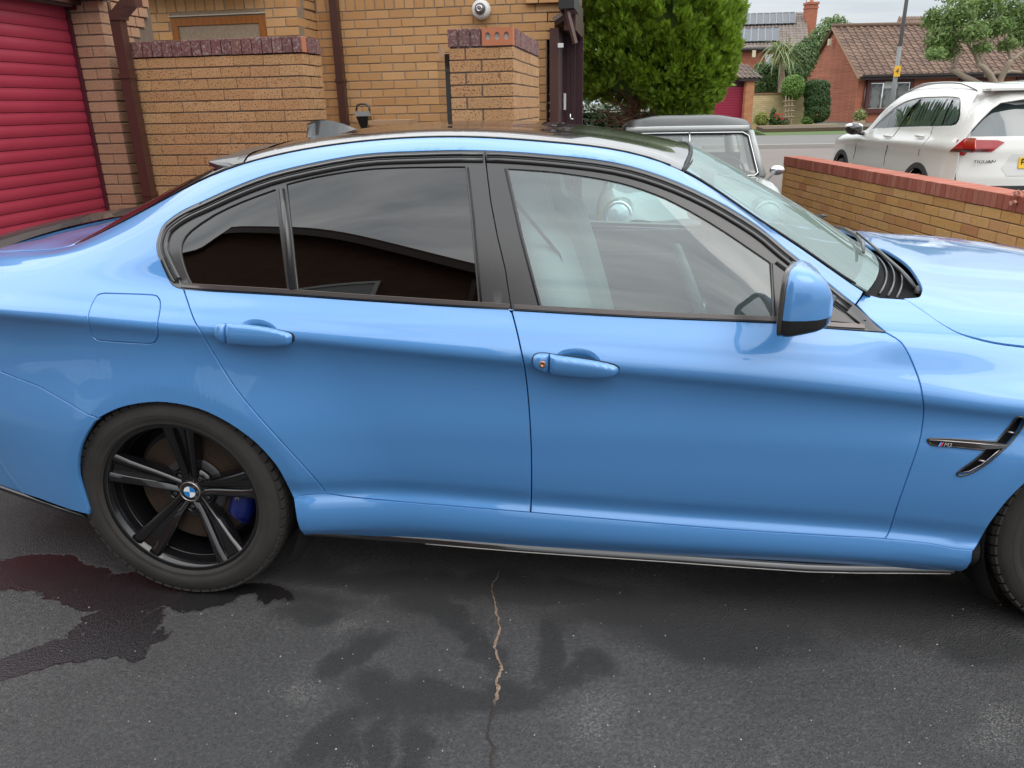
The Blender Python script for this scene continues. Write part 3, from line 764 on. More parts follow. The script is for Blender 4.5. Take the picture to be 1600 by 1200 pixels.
# ---- roof, rear window, boot lid
roofp = [(.17, 12.04)] + [(x, 12.04) for x in np.arange(.25, 1.5, .08)] + [(1.512, 12.05), (1.530, 12.4), (1.553, 12.9), (1.573, 13.4), (1.582, 14.0), (.10, 14.0), (.12, 13.3), (.145, 12.6)]
roof = panel('roof', roofp, CARBON, rim=.006, off=-.002, dx=.035)
bead('roof_seam', [(1068, 268), (1074, 261), (1080, 254), (1084, 247), (1085.5, 242)], .0035, -.002, RUBBER, roof, smin=11.9)
P_ = [surf(x, 12.02)[0] + np.array([0, 0, .0005]) for x in np.arange(.1, 1.52, .06)]
o = tube('roof_channel', P_, .0030, RUBBER, roof, 6); m_ = o.copy(); COL.objects.link(m_); m_.parent = MIR[roof.name]
rwp = [(.165, 12.06)] + [(x, 12.06) for x in np.arange(.1, -.40, -.06)] + [(-.40, 12.06), (-.44, 12.6), (-.47, 13.3), (-.475, 14.0), (.095, 14.0), (.115, 13.3), (.14, 12.6)]
panel('rear_window', rwp, GLASS_DARK, rim=.005, off=.001, dx=.04)
blp = [(-.415, 12.06), (-.6, 12.05), (-.8, 12.05), (-.955, 12.05), (-.985, 13), (-.99, 14.0), (-.482, 14.0), (-.477, 13.3), (-.447, 12.6)]
boot = panel('boot_lid', blp, PAINT, dx=.04)
# rear face
def end_cap(name, x, fam, smin, smax, material, push):
    ss = np.linspace(smin, smax, 60); P = surf(x, ss, fam); V = [tuple(p) for p in P]; n = len(V); c = P.mean(0)
    V2 = [(p[0] + push * .6, p[1] * .9, .6 + (p[2] - .6) * .92) for p in V]; V3 = [(p[0] + push, p[1] * .5, .6 + (p[2] - .6) * .6) for p in V]; V4 = [(p[0] + push, 0, .6 + (p[2] - .6) * .6) for p in V]
    F = []
    for k in range(n - 1):
        for j in range(3): F.append((j * n + k, j * n + k + 1, (j + 1) * n + k + 1, (j + 1) * n + k))
    o = mesh_ob(name, V + V2 + V3 + V4, F, material, car, True); m = o.copy(); COL.objects.link(m); m.scale = (1, -1, 1)
end_cap('rear_fascia', -.995, 'B', .1, 14, PAINT, -.05)
end_cap('front_fascia', 3.535, 'C', .1, 14, PAINT, .04)
# carbon lip spoiler across the boot
V = []; F = []; NS = 40
for k in range(NS + 1):
    y = -.60 + 1.2 * k / NS; q = 1 - (y / .60)**2; x = -.80 - .065 * q; z = 1.046 + .018 * q
    e = min(1, (1 - abs(y) / .60) * 8 + .25)
    prof = [(.080, .002), (.04, .010), (.0, .019), (-.010, .0195), (-.014, .013), (-.004, -.006)]
    V += [(x + a, y, z + b) for a, b in prof]
for k in range(NS):
    for j in range(5): a = k * 6 + j; F.append((a, a + 1, a + 7, a + 6))
mesh_ob('boot_spoiler', V, F, CARBON, car, True)
# visor-like roof spoiler above the rear window
def zroof(x, y):
    st = np.linspace(11.6, 14, 80); P = surf(np.full(80, x), st); return float(np.interp(abs(y), -P[::-1, 1][::1] if False else np.sort(-P[:, 1]), P[np.argsort(-P[:, 1]), 2]))
V = []; F = []; NS = 36
for k in range(NS + 1):
    y = -.572 + 1.144 * k / NS; a = abs(y) / .572; xr = .168 - .045 * (1 - a * a); zt = zroof(xr + .01, y)
    tip = xr - .105 * min(1, (1 - a) * 9 + .12) ; z1 = zt + .006
    V += [(xr + .03, y, zroof(xr + .03, y) + .0012), (xr, y, zt + .000), ((xr + tip) / 2, y, zt - .006), (tip, y, zt - .013), (tip + .003, y, zt - .027), ((xr + tip) / 2 + .02, y, zt - .040)]
for k in range(NS):
    for j in range(5): a = k * 6 + j; F.append((a, a + 1, a + 7, a + 6))
mesh_ob('roof_spoiler', V, F, mat('spoiler_black', (.022, .018, .016), .28, 0, .4, .1), car, False)
# shark fin aerial
fin = mat('fin_black', (.016, .019, .022), .25, 0, .7, .06)
bm = bmesh.new(); prof = [(.186, 0, 0.028), (.196, .064, .005), (.235, .068, .012), (.285, .060, .016), (.335, .040, .018), (.385, .013, .017), (.44, -.004, .006)]
rows = []
for x, h, w in prof:
    zb = 1.366 + (x - .18) * .14 - .004
    rows.append([bm.verts.new((x, -w - .016, zb)), bm.verts.new((x, -w * .55, zb + max(h, 0) * .72)), bm.verts.new((x, 0, zb + max(h, .001))), bm.verts.new((x, w * .55, zb + max(h, 0) * .72)), bm.verts.new((x, w + .016, zb))])
for a, b in zip(rows, rows[1:]):
    for j in range(4): bm.faces.new((a[j], a[j + 1], b[j + 1], b[j]))
bm.faces.new(rows[0][::-1])
bmesh.ops.recalc_face_normals(bm, faces=bm.faces)
o = bm_ob('aerial_fin', bm, fin, car, angle=math.radians(50))

# ---- windscreen
def ws(t, v, inset=0.006):
    x = 1.522 + (2.035 - 1.522) * t
    e = surf(x, 12.04)[..., :]
    bxx = .068 + .115 * t; bzz = .045 + .01 * np.sin(math.pi * t) - .03 * t
    q = 1 - v * v
    return np.stack([e[..., 0] + bxx * q, (e[..., 1] + inset) * -v, e[..., 2] + bzz * q], -1)
tt_, vv_ = np.meshgrid(np.linspace(0, 1, 26), np.linspace(-1, 1, 41), indexing='ij')
P = ws(tt_.ravel(), vv_.ravel()).reshape(-1, 3)
def grid_faces(n, m, lo=0, hi=None):
    hi = n - 1 if hi is None else hi
    return [(i * m + j, i * m + j + 1, (i + 1) * m + j + 1, (i + 1) * m + j) for i in range(lo, hi) for j in range(m - 1)]
mesh_ob('windscreen', P, grid_faces(26, 41), GLASS_WS, car, True)
P2 = P - np.array([.002, 0, .004]); 
mesh_ob('windscreen_band', P2, grid_faces(26, 41, 23, 25), BLACK_GLOSS, car, True)
o = tube('windscreen_seal', [tuple(surf(x, 12.03)[0] + np.array([0, .002, .002])) for x in np.arange(1.52, 2.03, .04)], .0035, RUBBER, car, 6)
m_ = o.copy(); COL.objects.link(m_); m_.scale = (1, -1, 1)
# header seal across
tube('roof_seam', [tuple(p + np.array([-.006, 0, .002])) for p in ws(np.zeros(31), np.linspace(-1, 1, 31)).reshape(-1, 3)], .005, RUBBER, car, 6)
# cowl tray and wipers
V = []; F = []
for k in range(31):
    v = -1 + 2 * k / 30; b = ws(np.array([1.0]), np.array([v]))[0][0] if False else ws(1.0, v).reshape(3)
    V += [tuple(b + np.array([-.01, 0, -.006])), (b[0] + .05, b[1], b[2] - .045), (b[0] + .12, b[1], b[2] - .055), (2.32, b[1] * .95, .895)]
for k in range(30):
    for j in range(3): a = k * 4 + j; F.append((a, a + 1, a + 5, a + 4))
mesh_ob('cowl_tray', V, F, mat('cowl_plastic', (.008, .008, .008), .8, spec=.15), car, True)
WIP = mat('wiper_black', (.03, .03, .032), .34, 0, .5, .15)
def wiper(pts_tv, lift, pivot):
    P = [ws(t, v).reshape(3) + np.array([.008, 0, lift]) for t, v in pts_tv]
    w = tube('wiper', P, [.004] + [.007] * (len(P) - 2) + [.004], WIP, car, 6)
    mid = P[len(P) // 2]
    tube('wiper_arm', [pivot, (np.array(pivot) * .7 + mid * .3) + np.array([.004, 0, .010]), (np.array(pivot) * .35 + mid * .65) + np.array([.002, 0, .012]), mid + np.array([0, 0, .010])], [.009, .006, .005, .004], WIP, w, 6)
    V_, F_ = lathe([(0, .022), (.014, .02), (.018, 0)], 12, 'z'); mesh_ob('wiper_pivot', [np.array(v) + np.array(pivot) for v in V_], F_, WIP, w, True)
wiper([(.90, -.62), (.905, -.4), (.915, -.15), (.93, .1), (.95, .3)], .016, (2.24, -.52, .925))
wiper([(.78, .0), (.82, .2), (.87, .45), (.90, .62)], .016, (2.27, .12, .93))
for k in range(3):
    tube('cowl_rib', [tuple(ws(1.0, v).reshape(3) + np.array([.026 + .024 * k, 0, -.022 - .006 * k])) for v in np.linspace(-.93, .93, 25)], .0038, WIP, car, 5)
# ---- wing vent
vd = [(a, b) for a, b in vent_uv]
panel('vent_back', U(poly_off(VENT, -4), 'C', smin=3, smax=8.5), DARK, fam='C', off=-.030, rim=0, parent=wing)
VS = VENT + [VENT[0]]
bead('vent_rim', VS, .0028, .0015, BLACK_GLOSS, wing, 'C', smin=3, smax=8.5)
blade = [(1450, 688.5), (1452, 686), (1480, 687), (1556, 692.5), (1573, 694.5), (1571, 700), (1540, 701.5), (1520, 700.5), (1480, 696.5), (1456, 694.5)]
vb = panel('vent_blade', U(blade, 'C', smin=3, smax=8), BLACK_GLOSS, fam='C', off=.004, rim=.012, parent=wing)
bead('vent_strip', [(1451.5, 686.9), (1480, 688.6), (1520, 692), (1571, 697)], .0016, .0055, mat('smoked_chrome', (.42, .38, .36), .25, .9), wing, 'C', smin=3, smax=8)
for a, b in (((1529, 719.5), (1543, 722.5)), ((1575, 675), (1588, 677.5))):
    bead('vent_rib', [a, b], .003, -.004, mat('smoked_chrome'), wing, 'C', smin=3, smax=8.5)
inner = [(1499, 739), (1515, 736.5), (1535, 725.5), (1550, 713), (1563, 702)]
bead('vent_strip', inner, .0016, -.001, mat('smoked_chrome'), wing, 'C', smin=3, smax=8.5)

# badge on the vent blade
def place_on(px, py, me, fam, off, material, parent, name, scale=1.0, mirror_x=False, tiltd=0.0):
    x, s = uv(px, py, fam, smin=1, smax=9); p = surf(x, s, fam)[0]; n = surf_n(x, s, fam)[0] * _sgn; n = Vector(n).normalized()
    t = Vector(surf(x + .01, s, fam)[0] - p).normalized(); t = (t - n * t.dot(n)).normalized(); u = n.cross(t)
    R = Matrix((t, u, n)).transposed().to_4x4()
    o = bpy.data.objects.new(name, me); me.materials.clear(); me.materials.append(material); link(o, parent)
    o.matrix_local = Matrix.Translation(Vector(p) + n * off) @ R @ Matrix.Rotation(tiltd, 4, 'Z') @ Matrix.Scale(scale, 4)
    return o
SILV = mat('badge_silver', (.72, .72, .74), .25, .9)
place_on(1478.5, 694.2, text_mesh('M3', .0155, shear=.25), 'C', .0095, SILV, wing, 'badge_letters')
for k, (c) in enumerate(((.10, .35, .75), (.05, .08, .35), (.75, .04, .04))):
    bm = bmesh.new(); bx(bm, (0, 0, 0), (.0028, .011, .001)); bmesh.ops.transform(bm, matrix=Matrix.Shear('XZ', 4, (0, 0)) if False else Matrix.Identity(4), verts=bm.verts)
    for v in bm.verts: v.co.x += v.co.y * .5
    me = bpy.data.meshes.new('badge_stripe'); bm.to_mesh(me); bm.free()
    place_on(1466.5 + 1.7 * k, 693.1 + .1 * k, me, 'C', .0095, mat('stripe_%d' % k, c, .35), wing, 'badge_stripe')

# ---- lower blade under the skirt
Vb = []; Fb = []
BOT2 = [(470, 836), (515, 838.5), (665, 849), (815, 861.5), (1040, 877), (1262, 893), (1400, 895), (1490, 896)]
n_ = 0
for px, py in smooth_line(BOT2, 3):
    p = c_y(px, py, -.872)
    Vb += [(p[0], -.845, p[2] + .026), (p[0], -.862, p[2] + .020), (p[0], -.878, p[2] + .004), (p[0], -.876, p[2]), (p[0], -.80, p[2] + .002)]; n_ += 1
for k in range(n_ - 1):
    for j in range(4): a = k * 5 + j; Fb.append((a, a + 1, a + 6, a + 5))
sb = mesh_ob('skirt_blade', Vb, Fb, BLACK_GLOSS, car, True); m_ = sb.copy(); COL.objects.link(m_); m_.scale = (1, -1, 1)
e_ = [c_y(px, py, -.877) for px, py in smooth_line([(665, 849.8), (815, 862.3), (1040, 877.8), (1262, 893.4), (1400, 895.6), (1485, 896.2)], 2)]
o = tube('blade_edge', e_, .0020, mat('pale_blade_edge', (.38, .36, .34), .4, .3), car, 5)  # pale line drawn along the lower edge of the blade
# rear bumper lower lip
lipb = [c_y(px, py, -.885) + np.array([0, 0, -.004]) for px, py in [(-220, 690), (0, 760), (60, 781), (137, 806)]]
tube('bumper_lip', lipb, .009, BLACK_GLOSS, car, 6)

# ---- inner shell, floor, wheel housings
V = []; F = []
for a0, a1, fam in ((-.97, 2.1, 'B'), (2.1, 3.5, 'C')):
    xs = np.linspace(a0, a1, 60 if fam == 'B' else 28); ss = np.linspace(.0, 8.7, 22)
    gx, gs = np.meshgrid(xs, ss, indexing='ij'); P = surf(gx, gs, fam) - (surf_n(gx, gs, fam) * _sgn) * .022
    b = len(V); V += [tuple(p) for p in P.reshape(-1, 3)]
    for i in range(len(xs) - 1):
        for j in range(len(ss) - 1):
            c = P[i:i + 2, j:j + 2].reshape(-1, 3).mean(0)
            if any(math.hypot(c[0] - A[0], c[2] - A[1]) < .40 for A in ARCHES): continue
            F.append((b + i * len(ss) + j, b + i * len(ss) + j + 1, b + (i + 1) * len(ss) + j + 1, b + (i + 1) * len(ss) + j))
sh = mesh_ob('inner_shell', V, F, DARK, car); m_ = sh.copy(); COL.objects.link(m_); m_.scale = (1, -1, 1)  # near-black backing put in to darken the panel gaps and block light
for cx, cz, r1, r2, A in ARCHES:
    pr = [(r1 + .012, -.905), (r1 + .035, -.86), (r1 + .05, -.60), (.12, -.58), (0, -.58)]
    V_, F_ = lathe([(r, y) for r, y in pr], 40, 'y', math.radians(-38), math.radians(218))
    o = mesh_ob('wheel_housing', [(v[0] + cx, v[1], v[2] + cz) for v in V_], F_, DARK, car, True); m_ = o.copy(); COL.objects.link(m_); m_.scale = (1, -1, 1)
mb = MB(); mb.box((1.35, 0, .22), (1.95, 1.60, .06)); mb.box((-.65, 0, .30), (.62, 1.35, .06)); mb.box((3.15, 0, .22), (.5, 1.3, .06)); mb.box((2.72, 0, .5), (.7, .9, .3)); mb.box((0, 0, .45), (.8, .95, .3))
mb.ob('underbody', DARK, car)
# ---- wheels
TYRE = mat('tyre_rubber', (0.030, 0.029, 0.028), .78)
_n = NB(TYRE); _c = _n.mix(_n.noise(14, 6, coord='obj'), (.015, .014, .013), (.046, .041, .037)); _n.l(_c, _n.b.inputs['Base Color'])
_n.l(_n.bump(_n.noise(120, 4, coord='obj'), .35, .002), _n.b.inputs['Normal'])
RIM = mat('gloss_black_wheel', (.007, .007, .008), .14, 0, .5, .04)
DISC = mat('brake_disc', (.075, .052, .038), .6, .5)
HUBG = mat('hub_grey', (.09, .09, .095), .5, .6)
CALI = mat('blue_caliper', (.004, .012, .12), .35, 0, .8, .1)
BOLT = mat('bolt_dark', (.06, .06, .065), .35, .7)
def ring(profile, n=72): return lathe(profile, n, 'y')
def make_wheel(name_parent, loc, steer=0.0, camber=0.0):
    """wheel pointing to -y; origin at the wheel centre, tyre from y=-.1375 to +.1375"""
    w = bpy.data.objects.new('wheel', None); w.location = loc; w.rotation_euler = (camber, 0, steer); link(w, name_parent)
    R0 = .3375
    prof = [(.2375, .10), (.262, .128), (.300, .135), (.322, .128), (.329, .116), (.330, .10), (.331, .0), (.330, -.100), (.3285, -.113), (.3245, -.1235), (.317, -.1310), (.305, -.1345), (.295, -.1375), (.285, -.1365), (.2755, -.1355), (.270, -.131), (.264, -.1335), (.2585, -.130), (.2545, -.120), (.243, -.115)]
    V, F = ring(prof, 96); t = mesh_ob('tyre', V, F, TYRE, w, True)
    # shoulder tread blocks with cross grooves, and the four circumferential ribs
    mb = MB(); nb_ = 64
    for side in (-1, 1):
        for k in range(nb_):
            a0 = 2 * math.pi * k / nb_ + .011; a1 = 2 * math.pi * (k + 1) / nb_ - .011
            rows = []
            for (r, y) in ((.3425, .078), (.3422, .100), (.3392, .1155), (.3310, .1265)):
                for a in (a0, (a0 + a1) / 2, a1):
                    aa = a + side * (y - .07) * .9
                    rows.append((r * math.cos(aa), side * y, r * math.sin(aa)))
            b = [(x * .965, y * .97, z * .965) for x, y, z in rows]
            Fs = []
            for i in range(3):
                for j in range(2): q = i * 3 + j; Fs.append((q, q + 1, q + 4, q + 3))
            ed = [0, 1, 2, 5, 8, 11, 10, 9, 6, 3]
            for i in range(len(ed)): a_, b_ = ed[i], ed[(i + 1) % len(ed)]; Fs.append((a_, b_, b_ + 12, a_ + 12))
            mb.add(rows + b, Fs)
    for y0, y1 in ((-.060, -.028), (-.020, .020), (.028, .060)):
        Vr, Fr = ring([(.334, y0), (.3405, y0 + .001), (.3405, y1 - .001), (.334, y1)], 72); mb.add(Vr, Fr)
    tr = mb.ob('tread', TYRE, t); tr['kind'] = 'stuff'
    # raised sidewall lettering arcs (moulded text around the sidewall)
    mbs = MB()
    for k in range(150):
        a = 2 * math.pi * k / 150
        if 30 < k % 75 < 62: continue
        for (r0_, r1_, y0_, y1_) in ((.300, .313, -.1355, -.1310),):
            ca, sa = math.cos(a), math.sin(a); ta = .0022
            Vq = [(r0_ * ca - ta * sa, y0_ - .0006, r0_ * sa + ta * ca), (r0_ * ca + ta * sa, y0_ - .0006, r0_ * sa - ta * ca), (r1_ * ca + ta * sa, y1_ - .0018, r1_ * sa - ta * ca), (r1_ * ca - ta * sa, y1_ - .0018, r1_ * sa + ta * ca)]
            mbs.add(Vq, [(0, 1, 2, 3)])
    sw = mbs.ob('sidewall_ribs', TYRE, t); sw['kind'] = 'stuff'
    for rr_ in (.2905, .3225):
        V, F = ring([(rr_ - .0022, -.1340 if rr_ < .3 else -.1255), (rr_, -.1382 if rr_ < .3 else -.1275), (rr_ + .0022, -.1340 if rr_ < .3 else -.1215)], 96); mesh_ob('sidewall_ring', V, F, TYRE, t, True)
    rp = [(.2445, -.1175), (.2575, -.1215), (.2595, -.1185), (.2560, -.113), (.2500, -.108), (.2455, -.100), (.2400, -.092), (.236, -.070), (.2300, -.045), (.2270, -.01), (.2250, .05), (.236, .10), (.25, .118)]
    V, F = ring(rp, 96); rim = mesh_ob('rim', V, F, RIM, w, True)
    V, F = ring([(.2335, -.062), (.2305, -.060), (.2335, -.056)], 72); mesh_ob('rim_step', V, F, RIM, rim, True)
    V, F = ring([(.0, .055), (.226, .06)], 48); mesh_ob('rim_back', V, F, DARK, rim, True)
    # five double spokes
    def spoke_mesh():
        mb = MB()
        for sd in (-1, 1):
            st = [(.034, .0130 * sd, -.060, .024, .040), (.075, .0165 * sd, -.0665, .027, .042), (.115, .0210 * sd, -.076, .0285, .044), (.155, .0255 * sd, -.087, .030, .042), (.195, .0300 * sd, -.0975, .032, .036), (.222, .0335 * sd, -.1035, .036, .026), (.2485, .0365 * sd, -.1105, .042, .010)]
            V = []
            for r, off, y, wd, dp in st:
                # cross-section: ridge nearer the outer side of each blade
                V += [(off - wd * .5, y + dp, r), (off - wd * .46, y + .006, r), (off - wd * .05 + sd * wd * .18, y - .003, r), (off + wd * .46, y + .004, r), (off + wd * .5, y + dp, r)]
            F = []
            for i in range(len(st) - 1):
                for j in range(4): a = i * 5 + j; F.append((a, a + 1, a + 6, a + 5))
                F.append((i * 5 + 4, i * 5, i * 5 + 5, i * 5 + 9))
            mb.add(V, F)
        wb_ = [(.05, .016, -.048), (.12, .022, -.060), (.20, .030, -.080), (.240, .036, -.094)]; mb.add([(sg_ * o_, y_, r_) for r_, o_, y_ in wb_ for sg_ in (-1, 1)], [(2 * i_, 2 * i_ + 1, 2 * i_ + 3, 2 * i_ + 2) for i_ in range(3)])
        me = bpy.data.meshes.new('spoke'); me.from_pydata(mb.V, [], mb.F); me.update()
        bm = bmesh.new(); bm.from_mesh(me); bmesh.ops.recalc_face_normals(bm, faces=bm.faces); bmesh.ops.bevel(bm, geom=[e for e in bm.edges if len(e.link_faces) == 2 and e.calc_face_angle(0) > .5], offset=.0012, segments=1, affect='EDGES'); 
        for f in bm.faces: f.smooth = True
        for e in bm.edges:
            if len(e.link_faces) == 2 and e.calc_face_angle(0) > .6: e.smooth = False
        bm.to_mesh(me); bm.free()
        me.materials.append(RIM); return me
    sm = spoke_mesh()
    for k in range(5):
        o = bpy.data.objects.new('spoke', sm); link(o, w); o.rotation_euler = (0, -math.radians(PH0 + 72 * k) + math.pi / 2, 0)
    # hub: bolt circle radius .06
    V, F = ring([(.034, -.058), (.040, -.060), (.050, -.056), (.060, -.050), (.074, -.046), (.080, -.036), (.082, .05)], 60); mesh_ob('hub', V, F, RIM, w, True)
    for k in range(5):
        a = math.radians(PH0 + 36 + 72 * k)
        c = np.array([.058 * math.cos(a), -.050, .058 * math.sin(a)])
        V, F = lathe([(.0175, -.008), (.0155, -.010), (.0135, -.004), (.013, .006), (0, .006)], 20, 'y'); o = mesh_ob('bolt_seat', [np.array(v) + c for v in V], F, RIM, w, True)
        V, F = lathe([(0, -.010), (.0055, -.010), (.0085, -.008), (.0088, .006)], 6, 'y'); mesh_ob('wheel_bolt', [np.array(v) + c for v in V], F, BOLT, w)
    # centre cap with the roundel
    V, F = ring([(.0355, -.050), (.0350, -.0645), (.0335, -.0665), (.0315, -.0665), (.0305, -.0650)], 48); cap = mesh_ob('centre_cap', V, F, mat('smoked_chrome'), w, True)
    V, F = ring([(.0305, -.0652), (.0195, -.0658)], 48); mesh_ob('cap_ring', V, F, BLACK_GLOSS, cap, True)
    wh = mat('roundel_white', (.85, .85, .83), .25, 0, .6, .05); bl = mat('roundel_blue', (.01, .22, .66), .25, 0, .6, .05)
    V, F = ring([(.0202, -.0664), (.0192, -.0664)], 40); mesh_ob('roundel_rim', V, F, mat('badge_silver'), cap, True)
    for k in range(4):
        a0 = math.radians(90 * k + ROT_C); V = [(0, -.0662, 0)] + [(.0192 * math.cos(a0 + math.pi / 2 * j / 10), -.0662, .0192 * math.sin(a0 + math.pi / 2 * j / 10)) for j in range(11)]
        mesh_ob('roundel_quarter', V, [(0, j, j + 1) for j in range(1, 11)], bl if k % 2 == 0 else wh, cap)
    for ch, ad_ in (('B', 45), ('M', 0), ('W', -45)):
        me = text_mesh(ch, .0095, .0003); me.materials.append(mat('badge_silver')); o = bpy.data.objects.new('cap_letter', me); link(o, cap)
        a = math.radians(ad_ + ROT_L); R = Matrix.Rotation(-(a - math.pi / 2), 4, 'Y')
        o.matrix_local = R @ Matrix.Translation((0, -.0668, .0252)) @ Matrix.Rotation(math.pi / 2, 4, 'X')
    # brake
    V, F = ring([(.075, -.008), (.080, -.030), (.108, -.030), (.108, -.022), (.186, -.022), (.186, .004), (.108, .004)], 72)
    d = mesh_ob('brake_disc', V, F, DISC, w, False)
    V, F = ring([(.076, -.034), (.100, -.034), (.105, -.030)], 60); mesh_ob('disc_bell', V, F, HUBG, d, True)
    mbx = MB()
    for k in range(20):
        for r in (.13, .16):
            a = 2 * math.pi * (k + r * 9) / 36; Vq, Fq = lathe([(0, -.0004), (.0026, -.0004)], 6, 'y'); mbx.add([(v[0] + r * math.cos(a), v[1] - .0221, v[2] + r * math.sin(a)) for v in Vq], Fq)
    hh = mbx.ob('disc_holes', DARK, d); hh['kind'] = 'stuff'
    V, F = ring([(.193, .008), (.2, -.004), (.15, .012), (.09, .012)], 60); mesh_ob('dust_shield', V, F, HUBG, w, True)
    # caliper straddling the front edge of the disc
    mb = MB(); aa = np.radians(np.linspace(-36, 14, 12)); V = []
    for a in aa:
        e = 1 - (abs(a - aa.mean()) / (aa[-1] - aa[0]) * 2)**6 * .25
        for r, y in ((.130, -.024), (.132, -.060 * e), (.165, -.072 * e), (.200, -.064 * e), (.207, -.03), (.207, .03)): V.append((r * math.cos(a), y, r * math.sin(a)))
    F = [(i * 6 + j, i * 6 + j + 1, (i + 1) * 6 + j + 1, (i + 1) * 6 + j) for i in range(11) for j in range(5)] + [tuple(range(6)), tuple(66 + j for j in reversed(range(6)))]
    cal = mesh_ob('brake_caliper', V, F, CALI, w, True)
    me = text_mesh('M', .020, .0004, shear=.2); me.materials.append(mat('badge_silver')); o = bpy.data.objects.new('caliper_letter', me); link(o, cal)
    o.matrix_local = Matrix.Translation((.160, -.0735, -.012)) @ Matrix.Rotation(math.pi / 2, 4, 'X')
    V = [(.185, -.012, .09), (.12, -.028, .13), (.10, -.028, .175), (.15, -.012, .19)]
    return w
PH0, ROT_C, ROT_L = 85.0, -5.0, 2.0
wr_ = make_wheel(car, (0.0, -.785, .3375), 0.0, -.02)
def clone_wheel(src, loc, rz, rx=0.0):
    c = copy_tree(src, car); c.location = loc; c.rotation_euler = (rx, 0, rz); return c
clone_wheel(wr_, (2.735, -.775, .3375), math.radians(-2.0))
clone_wheel(wr_, (0.0, .785, .3375), math.pi, -.02)
clone_wheel(wr_, (2.735, .775, .3375), math.pi)
# ---- door mirror
def rr(n0, n1, top=True):
    """half of a rounded-rectangle outline, angle 0..pi"""
    A = np.linspace(0, math.pi, n1); return [(math.copysign(abs(math.cos(a))**(2 / n0), math.cos(a)), abs(math.sin(a))**(2 / n0)) for a in A]
XS = np.array([1.700, 1.704, 1.722, 1.755, 1.785, 1.806, 1.822, 1.832])
ZT_ = np.array([1.096, 1.101, 1.102, 1.096, 1.083, 1.066, 1.043, 1.012]); ZB_ = np.array([.934, .930, .932, .939, .945, .951, .960, .972])
ZS_ = np.array([.982, .982, .982, .982, .983, .985, .989, .993])
YO = np.array([1.052, 1.058, 1.062, 1.060, 1.054, 1.044, 1.028, 1.0]); YI = np.array([.876, .872, .872, .876, .882, .888, .896, .91])
def shx(x, y): return .018 + .40 * (y + 1.06) * float(np.clip((1.822 - x) / .122, 0, 1))
def half(top):
    H = rr(4.6 if top else 5.5, 27); V = []; F = []
    for k in range(len(XS)):
        yc, hw = (YO[k] + YI[k]) / 2, (YO[k] - YI[k]) / 2
        for a, b in H:
            z = ZS_[k] + b * ((ZT_[k] - ZS_[k]) if top else -(ZS_[k] - ZB_[k])); x = XS[k] - (.0 if top else 0) 
            y_ = -(yc + a * hw * (1 - (.10 * b if top else .08 * b))); V.append((x + shx(x, y_), y_, z))
    n = len(H)
    for i in range(len(XS) - 1):
        for j in range(n - 1): F.append((i * n + j, i * n + j + 1, (i + 1) * n + j + 1, (i + 1) * n + j))
    # nose cap
    c = len(V); V.append((XS[-1] + .024, -(YO[-1] + YI[-1]) / 2, ZS_[-1] + (.004 if top else -.004)))
    for j in range(n - 1): F.append(((len(XS) - 1) * n + j, (len(XS) - 1) * n + j + 1, c))
    return V, F
mir = bpy.data.objects.new('door_mirror', None); link(mir, car)
mir['label'] = 'blue door mirror with black lower shell'
def fixn(o):
    bm = bmesh.new(); bm.from_mesh(o.data); bmesh.ops.recalc_face_normals(bm, faces=bm.faces); bm.to_mesh(o.data); bm.free(); return o
V, F = half(True); fixn(mesh_ob('mirror_shell', V, F, PAINT, mir, True))
V, F = half(False); fixn(mesh_ob('mirror_base', V, F, BLACK_GLOSS, mir, True))
full = []
for a, b in rr(4.6, 27): full.append((a, b, 1))
for a, b in reversed(rr(5.5, 27)[1:-1]): full.append((a, b, -1))
def loop(x, sc, k=0):
    yc, hw = (YO[k] + YI[k]) / 2, (YO[k] - YI[k]) / 2; o = []
    for a, b, sg in full:
        z = ZS_[k] + b * ((ZT_[k] - ZS_[k]) if sg > 0 else -(ZS_[k] - ZB_[k])); zc = (ZT_[k] + ZB_[k]) / 2
        y_ = -(yc + a * hw * (1 - (.10 * b if sg > 0 else .08 * b)) * sc); o.append((x + shx(x, y_), y_, zc + (z - zc) * sc))
    return o
L0, L1, L2, L3 = loop(1.700, 1.0), loop(1.688, 1.0, 1), loop(1.6865, .93), loop(1.697, .92)
V = loop(1.7005, 1.015) + loop(1.690, 1.03) + loop(1.6865, .94) + loop(1.697, .92); n = len(full); F = []
for i in range(3):
    for j in range(n): F.append((i * n + j, i * n + (j + 1) % n, (i + 1) * n + (j + 1) % n, (i + 1) * n + j))
fixn(mesh_ob('mirror_bezel', V, F, mat('bezel_plastic', (.05, .045, .04), .3, 0, .7, .12), mir, True))
mesh_ob('mirror_glass', loop(1.6965, .925), [tuple(range(n))], mat('mirror_silver', (.75, .78, .8), .02, 1.0), mir)
ft = [((1.79, -.90, .962), .022), ((1.835, -.885, .960), .024), ((1.865, -.862, .966), .020), ((1.885, -.832, .972), .016), ((1.90, -.80, .974), .016)]
tube('mirror_foot', [p for p, r in ft], [r for p, r in ft], SATIN, mir, 12, flat=.8)
m2 = copy_tree(mir, car); m2.scale = (1, -1, 1)

